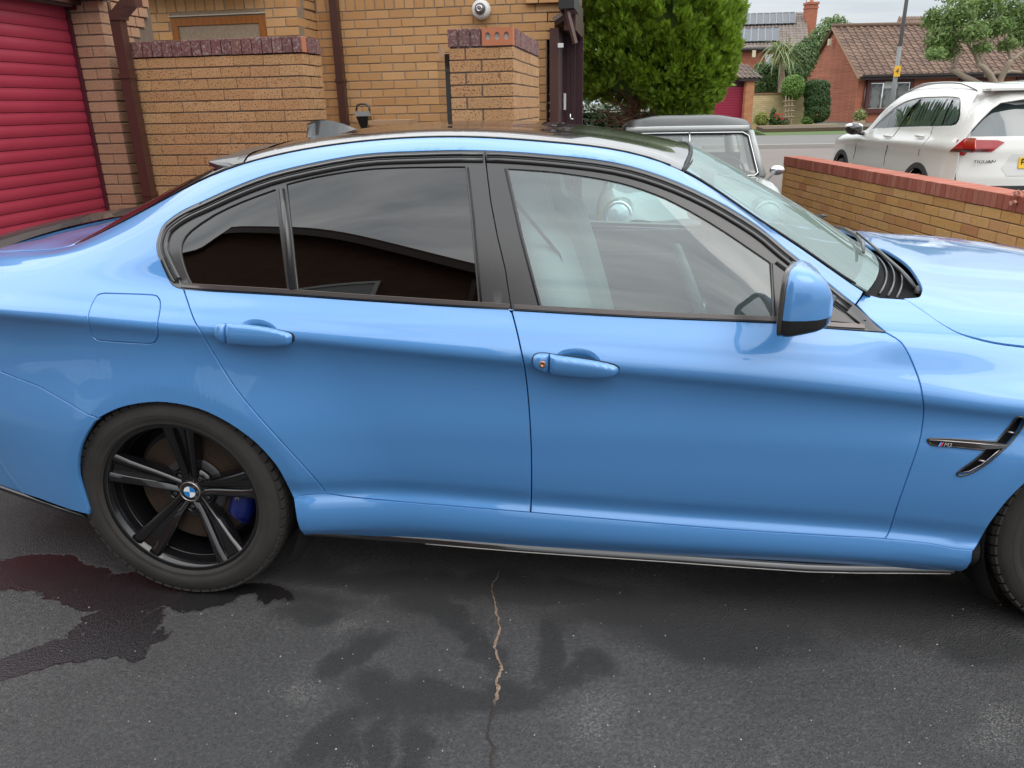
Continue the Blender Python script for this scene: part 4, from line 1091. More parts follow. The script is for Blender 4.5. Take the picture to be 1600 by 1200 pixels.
# ---- cabin
LEATH = mat('pale_leather', (.36, .40, .39), .5); DASHM = mat('dash_plastic', (.018, .018, .019), .92, spec=.08); TRIMM = mat('door_card', (.06, .06, .062), .5)
def seat(y0):
    s = bpy.data.objects.new('front_seat', None); link(s, car); s.location = (0, y0, 0)
    # back: rows up the back, columns across, pads raised at the bolsters
    rows = [(1.30, .55, .25), (1.27, .66, .262), (1.235, .78, .262), (1.20, .90, .250), (1.165, 1.01, .232), (1.135, 1.09, .205), (1.12, 1.14, .15), (1.11, 1.19, .125), (1.095, 1.26, .13), (1.075, 1.31, .105), (1.04, 1.325, .09)]
    V = []; F = []; m = 13
    for i, (x, z, w) in enumerate(rows):
        for j in range(m):
            q = -1 + 2 * j / (m - 1); bol = .065 * math.exp(-((abs(q) - .86) / .16)**2) * (1 if i < 6 else .15); rnd = -.10 * max(0, abs(q) - .93) / .07
            V.append((x + bol + rnd * .6, q * w, z))
    for i in range(len(rows) - 1):
        for j in range(m - 1): F.append((i * m + j, i * m + j + 1, (i + 1) * m + j + 1, (i + 1) * m + j))
    nb = len(V)
    for x, z, w in rows:
        V += [(x - .15, -w * .97, z), (x - .15, w * .97, z)]
    for i in range(len(rows) - 1):
        a = nb + 2 * i
        F += [(a, a + 1, a + 3, a + 2), (i * m, (i + 1) * m, a + 2, a), (i * m + m - 1, a + 1, a + 3, (i + 1) * m + m - 1)]
    F.append((nb - m,) + (nb + 2 * len(rows) - 2, nb + 2 * len(rows) - 1) + (nb - 1,))
    fixn(mesh_ob('seat_back', V, F, LEATH, s, True))
    V = []; F = []
    cr = [(1.27, .50), (1.40, .475), (1.60, .485), (1.76, .51), (1.80, .49), (1.79, .40)]
    for x, z in cr:
        for j in range(m):
            q = -1 + 2 * j / (m - 1); V.append((x, q * .26, z + .05 * math.exp(-((abs(q) - .88) / .15)**2)))
    for i in range(len(cr) - 1):
        for j in range(m - 1): F.append((i * m + j, i * m + j + 1, (i + 1) * m + j + 1, (i + 1) * m + j))
    mesh_ob('seat_cushion', V, F, LEATH, s, True)
    mb = MB(); mb.box((1.5, 0, .38), (.5, .48, .12)); mb.ob('seat_base', DASHM, s)
    tube('seat_belt', [(1.04, -.30 if y0 < 0 else .30, 1.22), (1.16, -.20 if y0 < 0 else .20, 1.05), (1.26, -.2 if y0 < 0 else .2, .7)], .012, DASHM, s, 6, flat=.3)
    return s
seat(-.37); seat(.37)
mb = MB(); mb.box((.30, 0, .74), (.16, 1.3, .55), np.array([[.94, 0, -.34], [0, 1, 0], [.34, 0, .94]])); mb.box((.55, 0, .5), (.5, 1.3, .14)); mb.ob('rear_bench', mat('dark_leather', (.04, .04, .042), .5), car)
V = []; F = []
pr = [(1.70, .60), (1.69, .80), (1.74, .90), (1.80, .925), (1.93, .925), (2.08, .915), (2.14, .88)]
for k in range(13):
    y = -.74 + 1.48 * k / 12; hump = .045 * math.exp(-((y + .37) / .17)**2)
    for x, z in pr: V.append((x - (.02 if z > .8 and z < .92 else 0), y, z + (hump if .85 < z else 0)))
for k in range(12):
    for j in range(6): a = k * 7 + j; F.append((a, a + 1, a + 8, a + 7))
fixn(mesh_ob('dashboard', V, F, DASHM, car, True))
st = bpy.data.objects.new('steering_wheel', None); link(st, car)
Rw = Matrix.Rotation(math.radians(-22), 3, 'Y')
def sw(p): return tuple(np.array(Rw @ Vector(p)) + np.array([1.60, -.37, .86]))
pts = [sw((0, .182 * math.cos(a), .182 * math.sin(a))) for a in np.linspace(0, 2 * math.pi, 40, endpoint=False)]
tube('wheel_rim', pts, .0165, mat('wheel_leather', (.10, .11, .11), .45), st, 10, close=True)
mb = MB(); mb.box(sw((.02, 0, 0)), (.05, .11, .10)); mb.ob('airbag_pad', DASHM, st)
for a in (0, math.pi, -math.pi / 2): tube('wheel_spoke', [sw((.02, .04 * math.cos(a), .04 * math.sin(a))), sw((0, .175 * math.cos(a), .175 * math.sin(a)))], [.018, .012], mat('badge_silver'), st, 6)
tube('steering_column', [sw((.03, 0, 0)), sw((.3, 0, -.02))], .035, DASHM, st, 8)
mb = MB(); mb.box((1.4, 0, .42), (1.0, .22, .30)); mb.box((1.45, 0, .60), (.55, .18, .08)); mb.ob('centre_console', DASHM, car)
# far door card and headlining
mb = MB(); mb.box((1.5, .80, .60), (1.0, .04, .62)); mb.box((.62, .80, .60), (.75, .04, .62)); mb.box((1.45, .765, .78), (.75, .07, .05)); mb.ob('door_card', TRIMM, car)
mb = MB(); mb.box((1.5, -.80, .58), (1.0, .03, .60)); mb.box((.62, -.80, .58), (.75, .03, .60)); mb.ob('door_card', TRIMM, car)
gx, gs = np.meshgrid(np.linspace(.18, 1.5, 12), np.linspace(12.1, 14, 8), indexing='ij'); P = surf(gx, gs) - np.array([0, 0, .03]); P = P.reshape(-1, 3)
hl = mesh_ob('headlining', P, grid_faces(12, 8), mat('headlining', (.30, .30, .29), .9), car, True); m_ = hl.copy(); COL.objects.link(m_); m_.scale = (1, -1, 1)
rvm = MB(); rvm.box((1.66, 0, 1.215), (.02, .24, .06)); rvm.ob('cabin_mirror', DASHM, car)
mb = MB(); mb.box((0.05, 0, .965), (.55, 1.25, .02)); mb.ob('parcel_shelf', DASHM, car)
# sill-side dark pad that the door top meets
mb = MB(); mb.box((1.55, -.775, .90), (.9, .05, .03)); mb.ob('door_top_pad', DASHM, car)
mesh_ob('mirror_corner_trim', [(1.62, -.775, .905), (1.98, -.765, .905), (1.80, -.735, 1.07), (1.62, -.745, .912), (1.98, -.74, .905), (1.80, -.715, 1.07)], [(0, 1, 2), (3, 5, 4), (0, 2, 5, 3), (1, 4, 5, 2)], DASHM, car)
# ================================================================== materials of the surroundings
def brick_mat(name, cols, speck=None, speck_amt=.5, rough=.85, effl=0.0):
    m = mat(name, cols[0], rough); n = NB(m); r = n.rnd()
    stops = [(i / max(1, len(cols) - 1), c) for i, c in enumerate(cols)]
    c = n.ramp(r, stops)
    c = n.mix(n.math('MULTIPLY', n.noise(9, 4), .35), c, tuple(v * .72 for v in cols[0]))
    if speck:
        sp = n.ramp(n.noise(95, 3, .6), [(.0, (1, 1, 1)), (.40, (1, 1, 1)), (.46, (0, 0, 0)), (1, (0, 0, 0))])
        c = n.mix(n.math('MULTIPLY', sp, speck_amt), c, speck)
    if effl:
        ef = n.ramp(n.noise(60, 5, .7), [(.0, (0, 0, 0)), (.52, (0, 0, 0)), (.62, (1, 1, 1))]); c = n.mix(n.math('MULTIPLY', ef, effl), c, (.42, .36, .34))
    n.l(c, n.b.inputs['Base Color'])
    n.l(n.bump(n.noise(140, 5, .6), .5, .004), n.b.inputs['Normal'])
    return m
def mortar_mat(name, col):
    m = mat(name, col, .95); n = NB(m); c = n.mix(n.noise(40, 5), tuple(v * .7 for v in col), tuple(min(1, v * 1.35) for v in col)); n.l(c, n.b.inputs['Base Color']); n.l(n.bump(n.noise(200, 3), .5, .003), n.b.inputs['Normal']); return m
BR_HOUSE = brick_mat('buff_house_brick', [(.49, .255, .100), (.55, .30, .125), (.51, .27, .11), (.59, .335, .15), (.46, .23, .085), (.52, .30, .14)], rough=.8)
BR_SCREEN = brick_mat('speckled_screen_brick', [(.45, .25, .110), (.50, .285, .130), (.47, .245, .108), (.54, .315, .150)], (.10, .035, .015), .75)
BR_GARAGE = brick_mat('pinkish_garage_brick', [(.43, .25, .15), (.49, .29, .18), (.42, .225, .14)], (.22, .10, .06), .5)
BR_GARDEN = brick_mat('golden_garden_brick', [(.58, .31, .10), (.64, .36, .13), (.62, .37, .15), (.52, .26, .085), (.66, .37, .17), (.46, .20, .08)], (.22, .08, .03), .35)
BR_COPE = brick_mat('purple_coping_brick', [(.15, .06, .06), (.20, .075, .065), (.17, .08, .075), (.24, .09, .06)], (.05, .02, .02), .6, effl=.6)
BR_RED = brick_mat('red_coping_brick', [(.34, .095, .055), (.40, .12, .075), (.30, .08, .05), (.44, .17, .12), (.37, .10, .06)], (.2, .05, .03), .3)
BR_ORANGE = brick_mat('orange_end_brick', [(.48, .17, .08)], None)
MORTAR = mortar_mat('grey_mortar', (.27, .20, .14)); MORTAR_D = mortar_mat('dark_mortar', (.17, .125, .095))
BROWN_UPVC = mat('brown_upvc', (.070, .028, .022), .38, 0, .3, .2)
PLUM = mat('plum_cladding', (.045, .014, .018), .5)
RED_DOOR = mat('red_roller_slat', (.40, .035, .07), .42)
_n = NB(RED_DOOR); _n.l(_n.mix(_n.noise(3, 6), (.30, .024, .050), (.38, .038, .068)), _n.b.inputs['Base Color'])
_r = _n.math('ADD', _n.math('MULTIPLY', _n.noise(5, 4), .25), .28); _n.l(_r, _n.b.inputs['Roughness'])
OAK = mat('oak_frame', (.26, .085, .014), .35, 0, .4, .2)
_n = NB(OAK); _wv = _n.n('ShaderNodeTexWave'); _wv.inputs['Scale'].default_value = 6; _wv.inputs['Distortion'].default_value = 6; _wv.inputs['Detail'].default_value = 3; _n.l(_n.pos(), _wv.inputs[0])
_n.l(_n.mix(_n.math('MULTIPLY', _wv.outputs['Fac'], .5), (.30, .10, .018), (.19, .055, .010)), _n.b.inputs['Base Color'])
LEAD = mat('lead_flashing', (.30, .31, .33), .5, .3)
WHITE_P = mat('white_plastic', (.75, .75, .73), .35)

# ================================================================== bricks
_bm_cache = {}
def brick_mesh(L, H, D, m, ch=.0022, key=''):
    k = (round(L, 3), round(H, 3), round(D, 3), m.name, key)
    if k in _bm_cache: return _bm_cache[k]
    bm = bmesh.new(); bmesh.ops.create_cube(bm, size=1.0); bmesh.ops.scale(bm, vec=(L, D, H), verts=bm.verts)
    bmesh.ops.bevel(bm, geom=list(bm.edges), offset=ch, segments=1, affect='EDGES')
    me = bpy.data.meshes.new('brick'); bm.to_mesh(me); bm.free(); me.materials.append(m); _bm_cache[k] = me; return me
def put(me, name, c, R3, parent, kind=None):
    o = bpy.data.objects.new(name, me); link(o, parent)
    M = Matrix.Identity(4)
    for i in range(3):
        for j in range(3): M[i][j] = R3[i][j]
        M[i][3] = c[i]
    o.matrix_basis = M
    return o
def frame3(u, nrm):
    """columns: along, into the wall, up"""
    u = np.array(u, float); u /= np.linalg.norm(u); n = -np.array(nrm, float); n /= np.linalg.norm(n)
    return np.stack([u, n, np.array([0, 0, 1.0])], 1)
class Bricks:
    """lays bricks on a vertical face. org: a point on the face at z=0, u: direction along, nrm: outward normal"""
    def __init__(s, parent, org, u, nrm, m, name='brick', D=.10, prud=.0):
        s.p = parent; s.o = np.array(org, float); s.R = frame3(u, nrm); s.m = m; s.name = name; s.D = D; s.prud = prud; s.rest = []
    def one(s, a0, a1, z0, z1, prud=None, asobj=True, m=None, name=None):
        L, H = a1 - a0, z1 - z0
        if L < .02: return
        jx, jz, jr = random.uniform(-.0015, .0015), random.uniform(-.0012, .0012), random.uniform(-.0025, .0025)
        pr = (s.prud if prud is None else prud) + random.uniform(-.0015, .002)
        c = s.o + s.R[:, 0] * ((a0 + a1) / 2 + jx) + s.R[:, 1] * (s.D / 2 - pr); c = c + np.array([0, 0, (z0 + z1) / 2 + jz])
        R = s.R @ np.array([[1, 0, 0], [0, 1, 0], [0, 0, 1.0]]); a = jr
        R = s.R @ np.array([[math.cos(a), 0, math.sin(a)], [0, 1, 0], [-math.sin(a), 0, math.cos(a)]])
        if asobj: put(brick_mesh(L, H, s.D, m or s.m), name or s.name, c, R, s.p)
        else: s.rest.append((c, (L, s.D, H), R))
    def course(s, z0, z1, a0, a1, phase, pitch=.225, joint=.010, asobj=True, **k):
        x = a0 - ((a0 - phase) % pitch)
        while x < a1 - .005:
            b0, b1 = max(x, a0), min(x + pitch, a1)
            s.one(b0 + (joint / 2 if b0 > a0 else 0), b1 - (joint / 2 if b1 < a1 else 0), z0, z1, asobj=asobj, **k); x += pitch
    def finish(s, material=None):
        if not s.rest: return
        mb = MB()
        for c, sz, R in s.rest: mb.box(c, sz, R)
        o = mb.ob('brickwork', material or s.m, s.p); o['kind'] = 'stuff'; return o
# ================================================================== ground
def gz(Y):
    return float(np.interp(Y, [-40, 6, 9, 11, 14, 36, 60, 400], [0, 0, -.045, -.045, .02, .46, .6, 1.5]))
def ground_sheet(name, poly, dz, m, step=1.0, label=None, kind='structure'):
    """flat sheet following the fall of the ground; poly is a list of XY"""
    A = np.array(poly); x0, x1, y0, y1 = A[:, 0].min(), A[:, 0].max(), A[:, 1].min(), A[:, 1].max()
    pts = [Vector(p) for p in dens([(a, b / SK) for a, b in poly], 2.0)]; pts = [Vector((p[0], p[1] * SK)) for p in pts]; n = len(pts); ed = [(i, (i + 1) % n) for i in range(n)]
    ys = [y for y in (6, 9, 11, 14, 20, 28, 36, 60) if y0 < y < y1]; xs = np.linspace(x0, x1, 9)
    G = [(x, y) for y in ys for x in xs]
    if G:
        G = np.array(G); G = G[pip(G, A)]; pts += [Vector(p) for p in G]
    vo, eo, fo, a_, b_, c_ = delaunay_2d_cdt(pts, ed, [], 0, 1e-5)
    V = np.array([(v.x, v.y) for v in vo]); T = [f for f in fo if pip([V[list(f)].mean(0)], A)[0]]
    Vs = [(x, y, gz(y) + dz) for x, y in V]; Fs = [tuple(t) for t in T]
    if dz > .02:                                                     # a real step down at the edge
        ds_ = {(t[i], t[(i + 1) % 3]) for t in Fs for i in range(3)}; nb0 = len(Vs); Vs += [(x, y, z - dz - .02) for x, y, z in Vs]
        Fs += [(b, a, a + nb0, b + nb0) for a, b in ds_ if (b, a) not in ds_]
    return tag(mesh_ob(name, Vs, Fs, m), label=label, kind=kind)
def asphalt_near():
    m = mat('drive_tarmac', (.05, .05, .052), .8); n = NB(m); b = n.b; P = n.pos()
    fine = n.noise(260, 3, .6); mid = n.noise(78, 6, .68); big = n.noise(1.1, 6, .62); big2 = n.noise(.55, 4, .5)
    vor = n.n('ShaderNodeTexVoronoi'); vor.inputs['Scale'].default_value = 210; n.l(P, vor.inputs['Vector'])
    c = n.ramp(mid, [(.25, (.036, .035, .036)), (.50, (.086, .084, .085)), (.74, (.155, .152, .150))])
    st = n.ramp(vor.outputs['Color'], [(.0, (0, 0, 0)), (.86, (0, 0, 0)), (.93, (1, 1, 1))])
    c = n.mix(n.math('MULTIPLY', st, .24), c, (.30, .29, .275))
    # broad uneven staining (old sealant patches with soft edges)
    pat = n.ramp(big, [(.0, (1, 1, 1)), (.42, (1, 1, 1)), (.58, (0, 0, 0)), (1, (0, 0, 0))]); c = n.mix(n.math('MULTIPLY', pat, .42), c, (.034, .034, .035))
    # shared position split
    sp = n.n('ShaderNodeSeparateXYZ'); n.l(P, sp.inputs[0]); X, Y = sp.outputs[0], sp.outputs[1]
    wob = n.math('MULTIPLY', n.math('SUBTRACT', n.noise(2.6, 6, .62), .5), .34); wob2 = n.math('MULTIPLY', n.math('SUBTRACT', n.noise(3.1, 5, .6, dist=.4), .5), .34)
    def blob(cx, cy, rx, ry, rot, soft):
        Xo = n.math('ADD', n.math('SUBTRACT', X, cx), wob); Yo = n.math('ADD', n.math('SUBTRACT', Y, cy), wob2)
        ca, sa = math.cos(rot), math.sin(rot)
        a = n.math('DIVIDE', n.math('ADD', n.math('MULTIPLY', Xo, ca), n.math('MULTIPLY', Yo, sa)), rx)
        b_ = n.math('DIVIDE', n.math('SUBTRACT', n.math('MULTIPLY', Yo, ca), n.math('MULTIPLY', Xo, sa)), ry)
        d = n.math('SQRT', n.math('ADD', n.math('MULTIPLY', a, a), n.math('MULTIPLY', b_, b_)))
        mr = n.n('ShaderNodeMapRange'); mr.interpolation_type = 'SMOOTHSTEP'; mr.inputs[1].default_value = 1 + soft; mr.inputs[2].default_value = 1 - soft; n.l(d, mr.inputs[0]); return mr.outputs[0]
    wet = None
    for args in WET:
        q = blob(*args); wet = q if wet is None else n.math('MAXIMUM', wet, q)
    dry = None
    for args in DAMP_DARK:
        q = blob(*args); dry = q if dry is None else n.math('MAXIMUM', dry, q)
    c = n.mix(n.math('MULTIPLY', dry, .80), c, (.026, .026, .027))
    c = n.mix(n.math('MULTIPLY', wet, .90), c, (.010, .010, .011))
    # pale scuffs
    for cx, cy, rx, ry, rot in ((-1.09, 1.06, .085, .035, .5), (-.82, 1.78, .05, .03, .2), (.93, 1.62, .11, .03, .35), (-.05, 1.52, .06, .08, 0), (-.84, 1.5, .04, .05, 0), (-.62, 1.22, .02, .08, 0), (.35, 1.32, .02, .12, 0)):
        q = n.math('MULTIPLY', blob(cx, cy, rx, ry, rot, .9), n.ramp(n.noise(130, 4, .7), [(.48, (0, 0, 0)), (.58, (1, 1, 1))])); c = n.mix(n.math('MULTIPLY', q, .50), c, (.30, .29, .27))
    n.l(c, b.inputs['Base Color'])
    rgh = n.math('SUBTRACT', n.math('ADD', .62, n.math('MULTIPLY', mid, .3)), n.math('MULTIPLY', wet, .58), clamp=True); n.l(rgh, b.inputs['Roughness'])
    h = n.math('ADD', n.math('MULTIPLY', fine, .5), n.math('ADD', n.math('MULTIPLY', mid, .6), n.math('MULTIPLY', vor.outputs['Distance'], .9)))
    h = n.math('MULTIPLY', h, n.math('SUBTRACT', 1.0, n.math('MULTIPLY', wet, .84)))
    n.l(n.bump(h, 1.0, .0095), b.inputs['Normal'])
    return m
def gp(px, py): p = w_z(px, py, 0.0); return float(p[0]), float(p[1])
# wet run-off at the left, damp marks in the middle, darker strips along the car: (x, y, rx, ry, turn, softness), measured on the ground
WET = []; DAMP_DARK = []
for px, py, rx, ry, rot in ((60, 900, .30, .13, .1), (190, 925, .26, .12, .1), (280, 930, .22, .10, .0), (170, 985, .13, .10, .5), (130, 1010, .22, .045, .45), (20, 1045, .22, .055, .5), (185, 1010, .07, .05, 0), (360, 925, .22, .05, 0)):
    x, y = gp(px, py); WET.append((x, y, rx, ry, rot, .06))
for px, py, rx, ry, rot in ((660, 930, .10, .10, .2), (545, 1030, .05, .12, -.5), (690, 1105, .24, .06, .1), (735, 1000, .04, .14, .7), (530, 1150, .06, .14, -.4), (610, 1170, .03, .12, 0), (800, 1090, .12, .08, .3), (1040, 960, .35, .14, .1), (1300, 950, .5, .16, .05), (1150, 1000, .3, .1, .2), (760, 915, .8, .07, .0), (590, 1075, .05, .09, .9), (640, 1085, .16, .05, 0), (480, 960, .12, .05, .2), (860, 1010, .05, .16, 0), (900, 1060, .10, .06, .4), (700, 960, .06, .12, .8), (1450, 930, .3, .10, 0), (1540, 1010, .14, .10, .3), (560, 1180, .04, .10, -.2), (655, 1180, .03, .10, .1), (420, 930, .3, .05, 0)):
    x, y = gp(px, py); DAMP_DARK.append((x, y, rx, ry, rot, .42))
TARMAC = asphalt_near()
ROADM = mat('road_tarmac', (.15, .125, .11), .85); _n = NB(ROADM); _n.l(_n.mix(_n.noise(.5, 5), (.130, .112, .100), (.185, .155, .138)), _n.b.inputs['Base Color'])
PAVM = mat('pavement_tarmac', (.14, .135, .13), .85); KERB = mat('kerb_stone', (.32, .30, .27), .8); GRASSB = mat('lawn_base', (.07, .12, .025), .9)
ground_sheet('ground', [(-300, -120), (300, -120), (300, 400), (-300, 400)], -.012, mat('far_ground', (.10, .105, .08), .9))
ground_sheet('driveway', [(-4.6, -9), (7.5, -9), (7.5, 11.2), (-4.6, 11.2)], .0, TARMAC)
ground_sheet('road', [(-30, 11.2), (40, 11.2), (40, 23.0), (-30, 23.0)], -.004, ROADM)
ground_sheet('road', [(-60, -22), (60, -22), (60, -9.0), (-60, -9.0)], -.004, ROADM)
ks = ground_sheet('kerb', [(-30, 23.0), (6.7, 23.0), (9.5, 21.2), (40, 21.2), (40, 21.35), (9.6, 21.35), (6.8, 23.14), (-30, 23.14)], .10, KERB)
ground_sheet('pavement', [(-30, 23.14), (6.8, 23.14), (9.6, 21.35), (40, 21.35), (40, 27.2), (-30, 27.2)], .095, PAVM)
ground_sheet('lawn', [(4.2, 27.2), (10.6, 27.2), (10.2, 33.5), (4.0, 33.5)], .10, GRASSB)
tag(mesh_ob('drain_cover', [(7.3, 24.2, gz(24.2) + .102), (7.75, 24.3, gz(24.3) + .102), (7.65, 24.7, gz(24.7) + .102), (7.2, 24.6, gz(24.6) + .102)], [(0, 1, 2, 3)], mat('yellow_paint', (.5, .42, .05), .7)), 'small yellow painted patch on the far pavement', 'road marking')
# the long crack: a shallow ribbon of sandy filler in the tarmac
ck = [(781, 893), (776, 905), (768, 916), (770, 930), (773, 945), (776, 960), (780, 978), (779, 992), (773, 1008), (776, 1022), (783, 1040), (782, 1052), (776, 1066), (778, 1080), (774, 1096), (771, 1112), (766, 1130), (762, 1150), (771, 1168), (767, 1186), (769, 1203), (772, 1225)]
rk = random.Random(3); L = []; Rr = []; C_ = []
pts = smooth_line(ck, 5)
for i, (px, py) in enumerate(pts):
    x, y = gp(px + rk.uniform(-1.6, 1.6), py); fat = np.interp(py, [890, 930, 960, 1090, 1110, 1210], [.0010, .0016, .0038, .0046, .0026, .0036]) * rk.uniform(.5, 1.45)
    L.append((x - fat, y, .0022)); Rr.append((x + fat, y, .0022)); C_.append((x + rk.uniform(-.3, .3) * fat, y, .0042))
V = []; F = []
for a, c, b in zip(L, C_, Rr): V += [a, c, b]
for i in range(len(L) - 1):
    for j in range(2): k = i * 3 + j; F.append((k, k + 1, k + 4, k + 3))
FIL = mat('crack_filler', (.30, .20, .13), .9); _n = NB(FIL); _s = _n.n('ShaderNodeSeparateXYZ'); _n.l(_n.pos(), _s.inputs[0])
_c = _n.ramp(_n.noise(160, 5, .6), [(.3, (.10, .07, .05)), (.5, (.23, .155, .11)), (.75, (.33, .25, .19))])
_yr = _n.n('ShaderNodeMapRange'); _yr.inputs[1].default_value = gp(776, 1105)[1]; _yr.inputs[2].default_value = gp(776, 1085)[1]; _n.l(_s.outputs[1], _yr.inputs[0])
_n.l(_n.mix(_yr.outputs[0], (.032, .026, .022), _c), _n.b.inputs['Base Color'])
tag(mesh_ob('tarmac_crack', V, F, FIL), 'long sandy crack running down the dark driveway', 'crack')
# grit, tiny stones and dead stalks lying on the tarmac
mb = MB(); rg = random.Random(11)
for _ in range(260):
    px, py = rg.uniform(0, 1600), 860 + 340 * rg.random()**.8; x, y = gp(px, py); r = rg.choice([.0010, .0013, .0018, .0024]) * rg.uniform(.7, 1.2)
    if y > 2.4: continue
    v = [(x + r * math.cos(a) * rg.uniform(.7, 1.2), y + r * math.sin(a) * rg.uniform(.7, 1.2), .001) for a in (0, 1.3, 2.6, 3.9, 5.1)] + [(x, y, .001 + r * 1.1)]
    mb.add(v, [(i, (i + 1) % 5, 5) for i in range(5)])
o = mb.ob('grit', mat('pale_grit', (.42, .40, .36), .8)); tag(o, 'loose pale grit scattered over the driveway', 'grit', kind='stuff')

# ================================================================== house and garage
HL = (-3.0, 7.4, 0)
house = thing('house', 'yellow brick house with an attached garage behind the blue car', 'house', (-2.4, 7.4, 0))
mb = MB()
mb.box((-1.93, 7.461, 1.55), (2.16, .15, 3.1)); mb.box((-3.86, 7.04, 1.55), (1.70, .16, 3.1)); mb.box((-3.09, 7.25, 1.55), (.13, .30, 3.1))
mb.ob('wall_core', MORTAR, house)
ZJ = 2.314
# main wall
bw = Bricks(house, (-2.7517, 7.381, 0), (1, 0, 0), (0, -1, 0), BR_HOUSE)
xr0 = -3.01 + 2.7517
for j in range(0, 31):
    z1 = ZJ - .075 * j; xr = 1.895
    if j < 4: xr += (.16, .12, .08, .04)[j]
    bw.course(z1 - .065, z1 - .0, -.27, xr, 0 if j % 2 == 0 else .1125, asobj=z1 > 1.15)
for k in range(23):
    a = -.24 + .0938 * k
    if a < 1.70: bw.one(a, a + .083, ZJ + .010, ZJ + .222)
for j in range(8): bw.course(ZJ + .232 + .075 * j, ZJ + .297 + .075 * j, -.27, 2.1, 0 if j % 2 else .1125, asobj=j < 1)
bp_ = Bricks(house, (-2.7517, 7.335, 0), (1, 0, 0), (0, -1, 0), BR_HOUSE)
bp_.course(ZJ + .004, ZJ + .066, 1.72, 2.03, 1.61)
bw.finish()
rt = Bricks(house, (-.857, 7.381, 0), (0, 1, 0), (1, 0, 0), BR_HOUSE)
for j in range(0, 30):
    z1 = ZJ - .075 * j; rt.o = np.array([-.857 + ((.16, .12, .08, .04)[j] if j < 4 else 0) + .001, 7.381, 0]); rt.course(z1 - .065, z1, .0 if j % 2 else .0, .65, 0 if j % 2 else .1125, asobj=z1 > 1.3)
rt.finish()
# window bay wall in front of it
bd = Bricks(house, (-3.01, 6.955, 0), (-1, 0, 0), (0, -1, 0), BR_HOUSE)
for j in range(0, 28):
    z1 = ZJ - .075 * j; ph = 0 if j % 2 == 0 else .1125
    asob = z1 > 1.8
    if z1 > 1.0:
        bd.course(z1 - .065, z1, .0, .30, ph, asobj=asob); bd.course(z1 - .065, z1, 1.215, 1.72, ph, asobj=asob)
    else: bd.course(z1 - .065, z1, 0, 1.72, ph, asobj=False)
for k in range(18):
    a = .115 + .0938 * k
    if a < 1.7: bd.one(a, a + .083, ZJ + .010, ZJ + .222)
bd.one(0, .105, ZJ + .010, ZJ + .075); bd.one(0, .105, ZJ + .085, ZJ + .15); bd.one(0, .105, ZJ + .16, ZJ + .222)
bd.finish()
br_ = Bricks(house, (-3.01, 6.957, 0), (0, 1, 0), (1, 0, 0), BR_HOUSE)
for j in range(-3, 28):
    z1 = ZJ - .075 * j + (.010 if j < 0 else 0)
    br_.course(z1 - .065, z1, 0, .42, .1125 if j % 2 == 0 else 0, asobj=z1 > 1.8)
br_.finish()
# oak window
def frame_box(mb, x0, x1, z0, z1, w, y, d):
    mb.box(((x0 + x1) / 2, y, z1 - w / 2), (x1 - x0, d, w)); mb.box(((x0 + x1) / 2, y, z0 + w / 2), (x1 - x0, d, w))
    mb.box((x0 + w / 2, y, (z0 + z1) / 2), (w, d, z1 - z0 - 2 * w)); mb.box((x1 - w / 2, y, (z0 + z1) / 2), (w, d, z1 - z0 - 2 * w))
mb = MB(); frame_box(mb, -4.222, -3.315, 1.05, 2.272, .062, 6.985, .07); win = mb.ob('window', OAK, house)
mb = MB(); frame_box(mb, -4.158, -3.379, 1.114, 2.208, .052, 6.998, .06); mb.ob('casement', OAK, win)
mb = MB(); frame_box(mb, -4.104, -3.433, 1.168, 2.154, .018, 7.008, .05); mb.ob('glazing_bead', mat('oak_bead', (.16, .05, .010), .4), win)
mesh_ob('pane', [(-4.09, 7.012, 1.17), (-3.44, 7.012, 1.17), (-3.44, 7.012, 2.14), (-4.09, 7.012, 2.14)], [(0, 1, 2, 3)], mat('net_window', (.15, .12, .08), .2, 0, .6, .05), win)
mb = MB()
for k in range(1, 5): mb.box((-4.09 + .13 * k, 7.009, 1.65), (.008, .004, .97))
for k in range(1, 7): mb.box((-3.765, 7.009, 2.14 - .14 * k), (.64, .004, .008))
mb.ob('leaded_cames', mat('came_lead', (.12, .12, .13), .5), win)
mb = MB(); mb.box((-3.77, 6.95, 2.290), (.93, .012, .010)); mb.ob('lintel_edge', mat('pale_steel', (.5, .42, .33), .5), house)
mb = MB(); mb.box((-3.90, 6.86, 2.548), (1.28, .26, .025)); mb.box((-3.90, 6.735, 2.54), (1.28, .012, .06)); mb.ob('lead_ledge', LEAD, house)
# main roof soffit far above the frame, so the house casts its own shade
mb = MB(); mb.box((-2.6, 7.30, 3.15), (3.9, .4, .10)); mb.ob('soffit', BROWN_UPVC, house)
V = [(-4.7, 7.1, 3.2), (-.5, 7.1, 3.2), (-.5, 11.0, 5.6), (-4.7, 11.0, 5.6), (-.5, 15, 3.2), (-4.7, 15, 3.2)]
mesh_ob('roof', V, [(0, 1, 2, 3), (3, 2, 4, 5)], mat('brown_tile_roof', (.12, .07, .05), .85), house)
mb = MB(); mb.box((-2.9, 10.6, 1.6), (3.4, 5.8, 3.15)); mb.ob('house_body', MORTAR, house)
